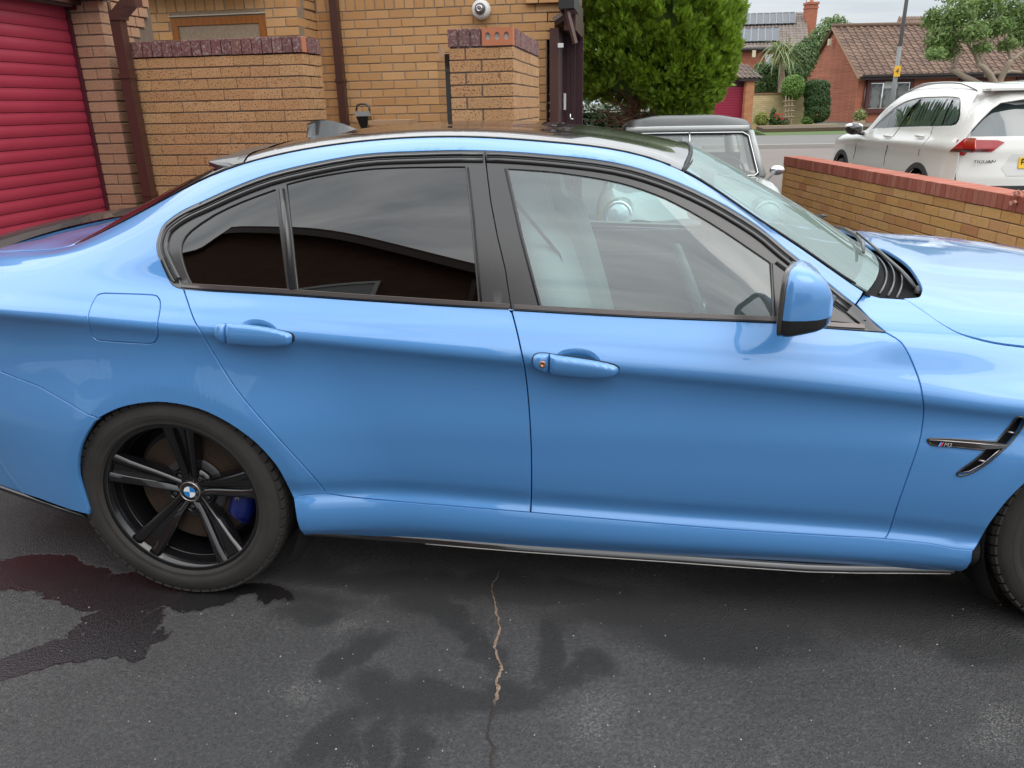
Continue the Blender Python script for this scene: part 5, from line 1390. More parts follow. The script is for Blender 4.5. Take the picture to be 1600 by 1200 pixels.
# square downpipes
def square_pipe(name, x, y, z0, z1, s=.068):
    mb = MB(); mb.box((x, y, (z0 + z1) / 2), (s, s, z1 - z0)); o = mb.ob(name, BROWN_UPVC, house)
    mb = MB()
    for z in (z0 + .9, z0 + 1.73): mb.box((x, y, z), (s + .012, s + .012, .03)); mb.box((x - s / 2 - .012, y + .02, z), (.03, .012, .02))
    mb.ob('pipe_bracket', BROWN_UPVC, o); return o
square_pipe('downpipe', -2.806, 7.335, 0, 3.1, .072)
pp = square_pipe('downpipe', -3.668, 5.375, 0, 2.105, .075)
mb = MB(); R = rotz(0); a = math.radians(38); Ry = np.array([[math.cos(a), 0, -math.sin(a)], [0, 1, 0], [math.sin(a), 0, math.cos(a)]])
mb.box((-3.655, 5.375, 2.125), (.09, .09, .06)); mb.box((-3.605, 5.375, 2.165), (.16, .085, .075), Ry); mb.box((-3.535, 5.375, 2.215), (.10, .09, .08)); mb.ob('pipe_elbow', BROWN_UPVC, pp)
# garage: roller door in the return wall, brick pier and stepped brickwork above the screen wall
mb = MB(); mb.box((-4.25, 3.9, 1.2), (.16, 3.0, 2.4)); mb.box((-3.952, 5.487, 1.13), (.22, .10, 2.26)); mb.box((-3.93, 5.8, 1.4), (.18, .50, 2.8)); mb.box((-3.74, 5.62, .95), (.24, .12, 1.9)); mb.box((-4.2, 4.4, 2.45), (.35, 2.2, .5)); mb.box((-4.16, 5.50, 1.2), (.18, .12, 2.4)); gc = mb.ob('garage_core', MORTAR_D, house)
pr_ = Bricks(house, (-4.070, 5.43, 0), (1, 0, 0), (0, -1, 0), BR_GARAGE)
for j in range(-1, 28):
    z1 = ZJ - .005 - .075 * j - .075
    if j % 2: pr_.course(z1 - .065, z1, .0, .232, 0, pitch=.24, asobj=z1 > .75)
    else: pr_.course(z1 - .065, z1, .0, .232, 0, pitch=.116, asobj=z1 > .75)
pr_.finish()
ps = Bricks(house, (-3.838, 5.432, 0), (0, 1, 0), (1, 0, 0), mat('pale_side_brick', (.55, .40, .24), .85) if False else BR_GARAGE)
for j in range(-1, 28):
    z1 = ZJ - .005 - .075 * j - .075; ps.course(z1 - .065, z1, .0, .10, 0, pitch=.24, asobj=z1 > .75)
ps.finish()
stp = Bricks(house, (-3.838, 5.55, 0), (0, 1, 0), (1, 0, 0), BR_GARAGE)
for j, ye in enumerate((6.06, 6.02, 5.985, 5.935, 5.86, 5.785)):
    z1 = ZJ + .075 - .075 * j; stp.o = np.array([-3.838 + .012 * (5 - j) * .5, 5.55, 0])
    stp.course(z1 - .065, z1, 0, ye - 5.55, (ye - 5.55) % .1125, pitch=.1125)
stp.finish()
dk = mat('door_edge_dark', (.08, .012, .02), .5)
mb = MB(); mb.box((-4.083, 5.424, 1.08), (.030, .030, 2.16)); mb.box((-4.06, 5.424, 2.205), (.10, .03, .05)); mb.ob('door_frame', dk, house)
mb = MB(); mb.box((-4.05, 4.0, 2.26), (.16, 2.9, .10)); mb.box((-3.95, 5.40, 2.262), (.40, .20, .04)); mb.ob('garage_fascia', BROWN_UPVC, house)
door = bpy.data.objects.new('roller_door', None); link(door, house); door['label'] = 'red roller garage door'
INV[door.name] = Matrix.Identity(4)
prof = []
for k in range(9):
    t = k / 8; prof.append((-.0 + +.0060 * math.sin(math.pi * min(1, t * 1.12))**.8 if t < .9 else .001, t * .0745))
V = []; F = []
for y in (2.3, 5.412):
    for x, z in prof: V.append((x, y, z))
for k in range(8): F.append((k, k + 1, 9 + k + 1, 9 + k))
me = bpy.data.meshes.new('door_slat'); me.from_pydata(V, [], F); me.update(); me.polygons.foreach_set('use_smooth', [True] * len(me.polygons)); me.materials.append(RED_DOOR)
bm = bmesh.new(); bm.from_mesh(me); bmesh.ops.recalc_face_normals(bm, faces=bm.faces)
if bm.faces[0].normal.x < 0: bmesh.ops.reverse_faces(bm, faces=bm.faces)
bm.to_mesh(me); bm.free()
for k in range(28):
    o = bpy.data.objects.new('door_slat', me); link(o, door); o.location = (-4.098, 0, .01 + .0783 * k + .0)
mb = MB(); mb.box((-4.112, 3.86, 1.1), (.01, 3.1, 2.2)); mb.ob('door_gap', dk, door)
# security camera, lantern
cam_ = thing('security_camera', 'round white security camera high on the brick wall', 'camera', (-1.425, 7.37, 2.29))
sc_ = np.array([-1.432, 7.30, 2.285])
def lat_at(prof, n, R, c, name, m, parent, smooth=True):
    V, F = lathe(prof, n, 'y'); return mesh_ob(name, [R @ np.array(v) + c for v in V], F, m, parent, smooth)
I3 = np.eye(3)
lat_at([(.0, .07), (.078, .07), (.084, .055), (.083, .02), (.074, .0), (.060, -.012), (.050, -.012)], 36, I3, sc_, 'camera_base', WHITE_P, cam_)
lat_at([(.050, -.010), (.048, -.030), (.040, -.048), (.026, -.060), (.0, -.064)], 30, I3, sc_, 'camera_ball', mat('camera_ball', (.10, .10, .11), .15, 0, 1, .03), cam_)
lat_at([(.030, -.056), (.030, -.062), (.022, -.065), (.012, -.060)], 24, I3, sc_, 'lens_ring', CHROME, cam_)
lant = thing('wall_lantern', 'small black and silver lantern with a loop handle on the brick wall', 'lantern', (-2.55, 7.36, 1.42))
lc = np.array([-2.567, 7.21, 1.418])
tube('lantern_handle', [lc + np.array([sx, 0, sz]) for sx, sz in ((-.062, .012), (-.064, .055), (-.050, .088), (-.02, .098), (.02, .098), (.050, .088), (.064, .055), (.062, .012))], .010, BLACK_GLOSS, lant, 8)
mb = MB(); mb.box(lc + np.array([0, 0, .012]), (.135, .09, .042)); mb.ob('lantern_band', mat('silver_band', (.55, .56, .58), .3, .6), lant)
mesh_ob('lantern_body', [lc + np.array(v) for v in ((-.060, -.04, -.010), (.060, -.04, -.010), (.060, .04, -.010), (-.060, .04, -.010), (-.022, -.03, -.125), (.036, -.03, -.125), (.036, .03, -.125), (-.022, .03, -.125))], [(0, 1, 2, 3), (0, 4, 5, 1), (1, 5, 6, 2), (2, 6, 7, 3), (3, 7, 4, 0), (4, 7, 6, 5)], BLACK_GLOSS, lant)
mb = MB(); mb.box(lc + np.array([0, .09, -.02]), (.05, .12, .05)); mb.ob('lantern_bracket', BLACK_GLOSS, lant)
# porch at the right end of the house
porch = thing('porch', 'dark brown porch with a plum coloured door beside the green conifer', 'porch', (-.6, 7.8, 0))
mb = MB(); mb.box((-.762, 7.22, 1.05), (.078, .078, 2.1)); mb.ob('post', BROWN_UPVC, porch)
mb = MB()
for k in range(3): mb.box((-.745 + .045 * k + .0, 7.9 + .02 * k, 1.05), (.042, .03, 2.1))
mb.box((-.70, 8.1, 1.1), (.26, .05, 2.2)); 
mb.ob('door_panel', PLUM, porch)
mb = MB(); mb.box((-.765, 7.6, 1.05), (.03, .8, 2.1)); mb.ob('side_panel', PLUM, porch)
mb = MB(); mb.box((-.722, 7.80, 1.50), (.022, .02, .15)); mb.ob('letter_plate', WHITE_P, porch)
mb = MB(); mb.box(w_y(876, 71, 7.15), (.045, .05, .035)); mb.ob('porch_lamp', WHITE_P, porch)
tube('door_handle', [w_y(891, 178, 7.6), w_y(891, 190, 7.6)], .006, CHROME, porch, 6); tube('door_handle', [w_y(889, 186, 7.6), w_y(896, 186, 7.6)], .005, CHROME, porch, 6)
tube('fascia_beam', [w_y(866, 34, 7.0), w_y(898, 12, 7.0)], .035, BROWN_UPVC, porch, 4, smooth=False)
tube('fascia_beam', [w_y(880, -6, 6.9), w_y(899, 68, 6.9)], .022, BROWN_UPVC, porch, 4, smooth=False)
mb = MB(); mb.box(w_y(889, 4, 7.1), (.13, .5, .14)); mb.ob('porch_gutter', mat('black_plastic', (.02, .02, .02), .4), porch)
mb = MB(); mb.box(w_y(897, 30, 7.6), (.10, .9, .25)); mb.box(w_y(903, 45, 8.2), (.10, .3, .12)); mb.ob('bargeboard', BROWN_UPVC, porch)
V = [w_y(899, -12, 7.0), w_y(910, -12, 9.5), w_y(908, 30, 9.5), w_y(899, 2, 7.0)]
mesh_ob('porch_roof', V, [(0, 1, 2, 3)], mat('brown_tile_roof'), porch)
# mirror-less ledge timber in front of the house wall
pl = thing('wooden_ledge', 'rough pale timber ledge in front of the brick house wall', 'ledge', (-2.1, 6.5, 0))
mb = MB(); a = w_y(576, 192, 6.5); b = w_y(641, 190, 6.5); mb.box((a + b) / 2 + np.array([0, .1, 0]), (b[0] - a[0], .22, .035)); mb.ob('plank', mat('pale_timber', (.42, .26, .15), .85), pl)
mb = MB(); mb.box(((a + b) / 2)[0:1].tolist() + [6.62, .66], (b[0] - a[0] - .03, .16, 1.32)); mb.ob('timber_base', mat('red_timber', (.22, .07, .04), .8), pl)

# ================================================================== screen wall with its coping (left)
scr = thing('screen_wall', 'speckled brick garden wall with purple coping between the garage and the gateway', 'wall', (-3.0, 5.6, 0))
mb = MB(); mb.box((-3.02, 5.5885, .92), (1.336, .30, 1.84)); mb.ob('wall_core', MORTAR_D, scr)
sw_ = Bricks(scr, (-3.5387, 5.433, 0), (1, 0, 0), (0, -1, 0), BR_SCREEN)
xe = -2.345 + 3.5387
for j in range(24):
    z1 = 1.845 - .075 * j; sw_.course(z1 - .066, z1, -.17, xe, .0 if j % 2 == 0 else .1125, asobj=z1 > .85, joint=.0035)
sw_.finish()
se = Bricks(scr, (-2.343, 5.435, 0), (0, 1, 0), (1, 0, 0), BR_SCREEN)
for j in range(24):
    z1 = 1.845 - .075 * j; se.course(z1 - .066, z1, .0, .33, .0 if j % 2 else .1125, asobj=z1 > .85, joint=.006)
se.finish()
cp = Bricks(scr, (-3.5387, 5.428, 0), (1, 0, 0), (0, -1, 0), BR_COPE, name='coping_brick', D=.215)
k = 0; x = -.17
while x < xe - .03: cp.one(x + .005, min(x + .0750, xe + .002), 1.853, 1.957, prud=.004); x += .0765
cp2 = Bricks(scr, (-3.5387, 5.655, 0), (1, 0, 0), (0, -1, 0), BR_COPE, name='coping_brick', D=.11)
x = -.17
while x < xe - .03: cp2.one(x + .005, min(x + .0750, xe + .002), 1.852, 1.955); x += .0765
ce = Bricks(scr, (-2.335, 5.43, 0), (0, 1, 0), (1, 0, 0), BR_ORANGE, name='coping_brick', D=.07)
for k in range(4): ce.one(.003 + .0815 * k, .076 + .0815 * k, 1.854, 1.956, m=BR_ORANGE if k == 0 else BR_COPE)

# ================================================================== gate pier / wing wall (centre)
pier = thing('brick_pier', 'speckled brick wing wall with dark red coping and one pierced orange brick', 'wall', (-1.02, 5.8, 0))
mb = MB(); mb.box((-1.02, 5.827, .95), (.408, 1.30, 1.90)); mb.ob('wall_core', MORTAR_D, pier)
PZ = 1.475 + (w_y(802, 73, 5.17)[2] - 1.475)
pf = Bricks(pier, (-1.229, 5.17, 0), (1, 0, 0), (0, -1, 0), BR_SCREEN)
pz = float(w_y(800, 73, 5.17)[2])
for j in range(24):
    z1 = pz - .075 * j
    if j % 2 == 0:
        for a0, a1 in ((0, .1), (.112, .322), (.334, .418)): pf.one(a0, a1, z1 - .066, z1, asobj=z1 > 1.1)
    else:
        for a0, a1 in ((0, .205), (.217, .418)): pf.one(a0, a1, z1 - .066, z1, asobj=z1 > 1.1)
pf.finish()
sd_ = Bricks(pier, (-.811, 5.172, 0), (0, 1, 0), (1, 0, 0), BR_SCREEN)
for j in range(24):
    z1 = pz - .075 * j; sd_.course(z1 - .066, z1, .0, 1.32, .0 if j % 2 else .1125, asobj=z1 > 1.1)
sd_.finish()
pt = pz + .010
pc = Bricks(pier, (-1.234, 5.165, 0), (1, 0, 0), (0, -1, 0), BR_COPE, name='coping_brick', D=.20)
for a0, a1 in ((.0, .058), (.075, .140), (.155, .216)): pc.one(a0, a1, pt, pt + .104)
ob = bpy.data.objects
me_b = None
bm = bmesh.new()
# pierced end brick: face with three holes
from mathutils.geometry import tessellate_polygon
L_, H_ = .198, .104
outerp = [(0, 0), (L_, 0), (L_, H_), (0, H_)]; hol = [[(c + .017 * math.cos(a), H_ * .52 + .024 * math.sin(a)) for a in np.linspace(0, 2 * math.pi, 12, endpoint=False)] for c in (.038, .098, .158)]
pts = [Vector(p) for p in outerp]; ed = [(i, (i + 1) % 4) for i in range(4)]
for h in hol:
    b0 = len(pts); pts += [Vector(p) for p in h]; ed += [(b0 + i, b0 + (i + 1) % 12) for i in range(12)]
vo, eo, fo, *_ = delaunay_2d_cdt(pts, ed, [], 0, 1e-6); Vv = [(v.x, v.y) for v in vo]
Fk = [f for f in fo if not any(pip([np.mean([Vv[i] for i in f], 0)], h)[0] for h in hol)]
base = np.array([-1.234 + .226, 5.160, pt])
V = [tuple(base + np.array([x, 0, z])) for x, z in Vv]; F = [tuple(f) for f in Fk]
for h in hol:
    b0 = len(V); V += [tuple(base + np.array([x, 0, z])) for x, z in h] + [tuple(base + np.array([x, .012, z])) for x, z in h]
    F += [(b0 + i, b0 + (i + 1) % 12, b0 + 12 + (i + 1) % 12, b0 + 12 + i) for i in range(12)]
bb = len(V); V += [tuple(base + np.array(v)) for v in ((0, 0, 0), (L_, 0, 0), (L_, 0, H_), (0, 0, H_), (0, .08, 0), (L_, .08, 0), (L_, .08, H_), (0, .08, H_))]
F += [(bb, bb + 4, bb + 5, bb + 1), (bb + 1, bb + 5, bb + 6, bb + 2), (bb + 2, bb + 6, bb + 7, bb + 3), (bb + 3, bb + 7, bb + 4, bb)]
pb = mesh_ob('pierced_brick', V, F, BR_ORANGE, pier)
mb = MB()
for h in hol: c = np.mean(h, 0); mb.box(base + np.array([c[0], .016, c[1]]), (.036, .006, .05))
mb.ob('mortar_plug', mat('pale_mortar', (.45, .40, .36), .95), pb)
ps_ = Bricks(pier, (-.806, 5.245, 0), (0, 1, 0), (1, 0, 0), BR_COPE, name='coping_brick', D=.20)
for k in range(15): ps_.one(.003 + .0815 * k, .077 + .0815 * k, pt, pt + .104)
ps2 = Bricks(pier, (-1.234, 5.37, 0), (0, 1, 0), (-1, 0, 0), BR_COPE, name='coping_brick', D=.20)
for k in range(13): ps2.one(.003 + .0815 * k, .077 + .0815 * k, pt, pt + .102)
gate = thing('gate', 'black gate leaf standing open against the brick wing wall', 'gate', (-1.3, 5.7, 0))
ga, gb = w_y(706, 120, 5.25), w_y(687, 130, 6.1)
mb = MB(); mb.box((-1.262, 5.27, .9), (.03, .06, 1.80)); mb.ob('gate_post', BLACK_GLOSS, gate)
u = np.array([gb[0] + 1.262, gb[1] - 5.27]); ang = math.atan2(u[1], u[0])
for k in range(6):
    t = (k + .5) / 6; c = np.array([-1.262, 5.27, 0]) + np.array([u[0], u[1], 0]) * t; top = 1.80 - .0 * k
    mb = MB(); mb.box((c[0], c[1], top / 2), (np.linalg.norm(u) / 6 - .008, .025, top), rotz(ang)); mb.ob('gate_board', BLACK_GLOSS, gate)
mb = MB(); c = np.array([-1.262, 5.27, 1.80]) + np.array([u[0], u[1], 0]) * .78; mb.box((c[0] + .02, c[1] - .02, 1.765), (.035, .20, .24), rotz(ang - math.pi / 2)); mb.ob('timber_offcut', mat('pale_timber'), gate)
# ================================================================== low garden wall on the right
GW0 = np.array([1.843, 10.414, 0]); gd = np.array([2.662 - 1.843, 5.987 - 10.414, 0]); gd /= np.linalg.norm(gd); gn = np.array([gd[1], -gd[0], 0])   # outward normal towards the drive
if gn @ (np.array([0, 5, 0]) - GW0) < 0: gn = -gn
gwall = thing('garden_wall', 'low golden brick wall with a red brick on edge coping at the right', 'wall', GW0)
LW = 7.2
c_ = GW0 + gd * LW / 2 - gn * .115; mb = MB(); ang = math.atan2(gd[1], gd[0]); mb.box((c_[0], c_[1], .32), (LW - .012, .213, .76), rotz(ang)); mb.ob('wall_core', MORTAR_D, gwall)
gb_ = Bricks(gwall, GW0, gd, gn, BR_GARDEN); ztop = .80 - .116
for j in range(10):
    z1 = ztop - .0815 * j
    gb_.course(z1 - .0725, z1, 0, LW, 0 if j % 2 else .1125, asobj=z1 > .10 and True, joint=.008)
gb_.finish()
ge = Bricks(gwall, GW0 + gd * .0, -gn, -gd, BR_GARDEN)
for j in range(10):
    z1 = ztop - .0815 * j; ge.course(z1 - .0725, z1, 0, .225, 0 if j % 2 else .1125, asobj=True, joint=.008)
gr_ = Bricks(gwall, GW0 - gn * .225, gd, -gn, BR_GARDEN)
for j in range(10):
    z1 = ztop - .0815 * j; gr_.course(z1 - .0725, z1, 0, LW, 0 if j % 2 else .1125, asobj=False, joint=.008)
gr_.finish()
BR_PINK = brick_mat('red_coping_brick_gw', [(.34, .095, .055), (.42, .13, .085), (.31, .08, .05), (.46, .18, .13), (.38, .11, .07)], (.2, .05, .03), .2)
gcp = Bricks(gwall, GW0 + gn * .006, gd, gn, BR_PINK, name='coping_brick', D=.237)
x = 0
while x < LW - .05: gcp.one(x + .004, x + .0705, .80 - .109, .80); x += .0745
# joints of the coping: a mortar body just below its top
mb = MB(); c_ = GW0 + gd * LW / 2 - gn * .112; mb.box((c_[0], c_[1], .744), (LW - .03, .225, .104), rotz(ang)); mb.ob('coping_mortar', mortar_mat('pink_mortar', (.42, .27, .22)), gwall)
# broken mortar lump near the right end of the coping
mb = MB(); rl = random.Random(5); c0 = w_y(1590, 306, 5.96)
for _ in range(26):
    p = c0 + np.array([rl.uniform(-.05, .05), rl.uniform(-.05, .03), rl.uniform(-.05, .035)]); V, F = tube_pts([p, p + np.array([rl.uniform(-.02, .02), rl.uniform(-.02, .02), rl.uniform(-.03, .01)])], rl.uniform(.005, .010), 5); mb.add(V, F)
o = mb.ob('mortar_lump', mat('lump_pink', (.50, .24, .18), .9), gwall)
def slab(name, a, b, c, d, t, m, parent):
    a, b, c, d = [np.array(q, float) for q in (a, b, c, d)]; n = np.cross(b - a, d - a); n /= np.linalg.norm(n); V = [a, b, c, d] + [q - n * t for q in (a, b, c, d)]
    return mesh_ob(name, V, [(0, 1, 2, 3), (7, 6, 5, 4), (0, 4, 5, 1), (1, 5, 6, 2), (2, 6, 7, 3), (3, 7, 4, 0)], m, parent)
# ================================================================== planting helpers
def leaf_mat(name, cols, trans=.25, rough=.55):
    m = mat(name, cols[0], rough); n = NB(m); r = n.rnd(); c = n.ramp(r, [(i / max(1, len(cols) - 1), q) for i, q in enumerate(cols)])
    c = n.mix(n.math('MULTIPLY', n.noise(2.2, 3), .5), c, tuple(v * .6 for v in cols[0])); n.l(c, n.b.inputs['Base Color'])
    t = n.n('ShaderNodeBsdfTranslucent'); n.l(c, t.inputs[0]); mx = n.n('ShaderNodeMixShader'); mx.inputs[0].default_value = trans
    o = m.node_tree.nodes['Material Output']; n.l(n.b.outputs[0], mx.inputs[1]); n.l(t.outputs[0], mx.inputs[2]); n.l(mx.outputs[0], o.inputs[0]); return m
def leaves(name, blobs, n, size, m, parent, seed=0, shell=.55, aspect=2.2, up=.2, cut=None):
    """n small leaf quads spread through ellipsoids (centre, radii)"""
    r = np.random.default_rng(seed); C = np.array([b[0] for b in blobs], float); Rd = np.array([b[1] for b in blobs], float)
    vol = Rd.prod(1)**(2 / 3); pk = r.choice(len(blobs), n, p=vol / vol.sum())
    d = r.normal(size=(n, 3)); d /= np.linalg.norm(d, axis=1, keepdims=True); rad = shell + (1 - shell) * r.random(n)**.6
    P = C[pk] + d * Rd[pk] * rad[:, None] + r.normal(size=(n, 3)) * size * .5
    if cut is not None: k = np.array([cut(p) for p in P]); P, d = P[k], d[k]; n = len(P)
    nr = d + r.normal(size=(n, 3)) * .7; nr[:, 2] += up; nr /= np.linalg.norm(nr, axis=1, keepdims=True)
    a = np.cross(nr, r.normal(size=(n, 3))); a /= np.linalg.norm(a, axis=1, keepdims=True); b = np.cross(nr, a)
    s = size * (.6 + .8 * r.random(n))[:, None]
    V = np.stack([P - a * s, P - b * s / aspect + nr * s * .1, P + a * s, P + b * s / aspect + nr * s * .1], 1).reshape(-1, 3)
    me = bpy.data.meshes.new(name); me.vertices.add(4 * n); me.vertices.foreach_set('co', V.ravel()); me.loops.add(4 * n); me.loops.foreach_set('vertex_index', np.arange(4 * n)); me.polygons.add(n); me.polygons.foreach_set('loop_start', np.arange(n) * 4); me.polygons.foreach_set('loop_total', np.full(n, 4)); me.update(calc_edges=True); me.materials.append(m)
    o = bpy.data.objects.new(name, me); return link(o, parent)
BARK = mat('grey_brown_bark', (.16, .11, .075), .9); _n = NB(BARK); _n.l(_n.mix(_n.noise(14, 5), (.10, .065, .045), (.24, .17, .12)), _n.b.inputs['Base Color'])
def limb(mb, p0, p1, r0, r1, bend=.12, seed=0, n=7):
    rr_ = random.Random(seed); p0, p1 = np.array(p0, float), np.array(p1, float); L = np.linalg.norm(p1 - p0); off = np.array([rr_.uniform(-1, 1) for _ in range(3)]) * L * bend
    P = [p0 + (p1 - p0) * t + off * math.sin(math.pi * t) + np.array([rr_.uniform(-1, 1) for _ in range(3)]) * L * .015 for t in np.linspace(0, 1, n)]
    mb.tube(P, list(np.linspace(r0, r1, n)), 7); return P

# ---- the big clipped conifer
con = thing('conifer_tree', 'large rounded bright green conifer with bare brown branches underneath', 'tree', (.15, 14.3, 0))
cr = np.random.default_rng(21); cc = np.array([.22, 14.35, 2.46]); RR = np.array([1.36, 1.25, 1.42])
def con_ok(p):
    # scooped-out underside where the trunk shows
    q = (p - np.array([-.28, 13.6, 1.18])) / np.array([.78, 1.6, .46]); return not ((q**2).sum() < 1 and p[1] < 14.7) and p[2] > 1.0
def norm_(a): return a / (np.linalg.norm(a, axis=-1, keepdims=True) + 1e-9)
dl = norm_(cr.normal(size=(1350, 3))); dl = dl[dl[:, 2] > -.82]
sq = 1.0 / (np.abs(dl)**2.6).sum(1)**(1 / 2.6)                          # squarish, clipped outline
lump = 1 + .085 * np.sin(dl[:, 0] * 7 + 1) * np.sin(dl[:, 2] * 8) * np.cos(dl[:, 1] * 6)
lc_ = cc + dl * RR * ((sq * .5 + .5) * lump * cr.uniform(.84, .98, len(dl)))[:, None]; lr_ = cr.uniform(.10, .19, len(dl))
NS_ = 58; c0 = np.repeat(lc_, NS_, 0); rad = np.repeat(lr_, NS_); d0 = np.repeat(dl, NS_, 0)
d = norm_(norm_(cr.normal(size=c0.shape)) + d0 * .55); base = c0 + d * (rad * cr.uniform(.1, .85, len(rad)))[:, None]
up = norm_(np.array([0, 0, .85]) + d0 * .6 + cr.normal(size=c0.shape) * .36); L = cr.uniform(.055, .125, len(rad))[:, None]
sd = norm_(np.cross(up, cr.normal(size=c0.shape)))
q_ = (base - np.array([-.48, 13.5, 1.12])) / np.array([.80, 2.0, .56]); okc = ~((q_**2).sum(1) < 1) & (base[:, 2] > 1.04)
base, up, L, sd = base[okc], up[okc], L[okc], sd[okc]; V = []
for k in (-1.0, -.5, 0, .5, 1.0):                                    # a flat fan of scale-leaf shoots
    dirk = up * math.cos(k * .7) + sd * math.sin(k * .7); w = np.cross(dirk, np.cross(up, sd)) * L * .095
    b0 = base + up * L * (.30 - abs(k) * .18); tip = b0 + dirk * L * (1 - .30 * abs(k))
    V.append(np.stack([b0 - w, b0 + (tip - b0) * .5 + w * 1.2, tip, b0 + (tip - b0) * .5 - w * 1.2], 1))
V = np.concatenate(V)
V = np.array(V); n = len(V)
me = bpy.data.meshes.new('crown'); me.vertices.add(4 * n); me.vertices.foreach_set('co', V.reshape(-1)); me.loops.add(4 * n); me.loops.foreach_set('vertex_index', np.arange(4 * n)); me.polygons.add(n); me.polygons.foreach_set('loop_start', np.arange(n) * 4); me.polygons.foreach_set('loop_total', np.full(n, 4)); me.update(calc_edges=True)
CONM = leaf_mat('conifer_green', [(.10, .20, .014), (.17, .30, .018), (.25, .40, .022), (.34, .48, .03), (.12, .22, .015)], .35, .6)
me.materials.append(CONM); link(bpy.data.objects.new('crown', me), con)
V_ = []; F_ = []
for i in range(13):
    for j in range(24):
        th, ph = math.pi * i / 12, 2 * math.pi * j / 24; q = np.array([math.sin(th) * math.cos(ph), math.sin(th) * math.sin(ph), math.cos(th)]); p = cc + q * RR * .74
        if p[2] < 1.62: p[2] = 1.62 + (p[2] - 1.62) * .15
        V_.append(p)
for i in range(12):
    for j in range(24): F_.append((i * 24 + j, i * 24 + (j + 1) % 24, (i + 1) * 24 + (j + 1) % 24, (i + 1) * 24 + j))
mesh_ob('crown_core', V_, F_, mat('inner_green', (.045, .085, .012), .95), con)  # closed dark green core behind the leaf sprays
mb = MB(); tb = np.array([-.02, 14.2, 0])
limb(mb, tb + [-.06, 0, 0], (-.12, 14.2, 1.75), .10, .07, .03, 1); limb(mb, tb + [.12, 0, 0], (.22, 14.3, 1.75), .10, .06, .04, 2)
mb.ob('trunk', BARK, con, True)
mb = MB(); rb_ = random.Random(9)
for k in range(64):
    a = rb_.uniform(math.pi * .75, math.pi * 1.75); z = rb_.uniform(1.05, 1.5); r = rb_.uniform(.5, 1.0)
    limb(mb, (-.05 + rb_.uniform(-.05, .2), 14.15, z), (-.05 + r * math.cos(a) * .95, 14.15 + r * math.sin(a) * .7, z + rb_.uniform(-.12, .42)), .010, .003, .10, k, 5)
mb.ob('bare_branch', mat('bare_branch', (.20, .105, .065), .9), con, True)
# dark hedge seen under it
hd = thing('hedge', 'dark shaded hedge behind the trunk of the conifer', 'hedge', (-.6, 16.4, 0))
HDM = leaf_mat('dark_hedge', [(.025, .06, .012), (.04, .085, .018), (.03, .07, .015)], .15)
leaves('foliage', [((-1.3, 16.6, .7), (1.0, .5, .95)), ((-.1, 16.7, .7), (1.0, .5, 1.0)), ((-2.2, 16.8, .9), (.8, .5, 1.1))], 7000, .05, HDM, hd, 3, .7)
mb = MB(); mb.box((-.8, 17.0, .65), (3.4, .35, 1.3)); mb.ob('hedge_core', mat('hedge_dark', (.012, .018, .008), 1), hd)  # solid near-black box filling the inside of the hedge
ivy = thing('ivy_shrub', 'small leafy ivy shrub beside the conifer trunk', 'shrub', w_d(1052, 190, 15.4))
leaves('foliage', [(w_d(1050, 172, 15.4), (.16, .16, .30)), (w_d(1035, 195, 15.4), (.2, .16, .3))], 1300, .035, leaf_mat('ivy_green', [(.06, .13, .03), (.10, .19, .05), (.14, .22, .06)]), ivy, 4)
shr = thing('round_shrub', 'low dark green shrub in front of the red garage door', 'shrub', w_d(1075, 195, 15.0))
leaves('foliage', [(w_d(1072, 170, 15.0), (.34, .3, .30)), (w_d(1095, 160, 15.0), (.3, .3, .28)), (w_d(1075, 188, 15.0), (.32, .3, .2))], 5200, .032, leaf_mat('shrub_green', [(.05, .12, .014), (.08, .17, .02), (.12, .22, .025)]), shr, 5)

# ---- far red garage with its tiled pier
CA = np.array([RM[0][0], RM[0][1], 0]); CA /= np.linalg.norm(CA); CF = np.array([-math.sin(YAW), math.cos(YAW), 0])       # picture-right and away, level
def fz(p): return gz(p[1]) + .1
gar = thing('garage', 'dark red roller door garage with an orange brick pier and tiled cap', 'garage', w_d(1100, 195, 28))
a = w_d(1020, 190, 28.0); b = w_d(1157, 190, 28.0); dR = mat('far_red_slat', (.30, .012, .045), .4)
ux = (b - a); ux[2] = 0; Lg = np.linalg.norm(ux); ux /= Lg; g0 = gz(a[1]) + .05; tz = w_d(1157, 148, 28.0)[2] + .25
fd = bpy.data.objects.new('roller_door', None); link(fd, gar); INV[fd.name] = Matrix.Identity(4)
rs = math.atan2(ux[1], ux[0])
k = 0; z = g0
while z < tz - .02:
    mb = MB(); c = a + ux * Lg / 2; mb.box((c[0], c[1], z + .045), (Lg, .03, .082), rotz(rs)); mb.ob('door_slat', dR, fd); z += .0915
mb = MB(); c = a + ux * Lg / 2 - np.cross(ux, [0, 0, 1]) * .0 + CF * .12; mb.box((c[0], c[1], (g0 + tz) / 2 + .2), (Lg + .1, .1, tz - g0 + .4), rotz(rs)); mb.ob('garage_wall', mat('far_dark', (.05, .012, .02), .8), gar)
pr0 = w_d(1166, 190, 27.8); mb = MB(); ztp = w_d(1166, 127, 27.8)[2]; mb.box((pr0[0], pr0[1], (g0 + ztp) / 2), (.30, .30, ztp - g0), rotz(rs)); PB = mat('far_orange_brick', (.42, .17, .07), .85); o = mb.ob('brick_pier', PB, gar)
_n = NB(PB); _b = _n.n('ShaderNodeTexBrick'); _b.inputs['Scale'].default_value = 1.0; _b.inputs['Brick Width'].default_value = .225; _b.inputs['Row Height'].default_value = .075; _b.inputs['Mortar Size'].default_value = .008
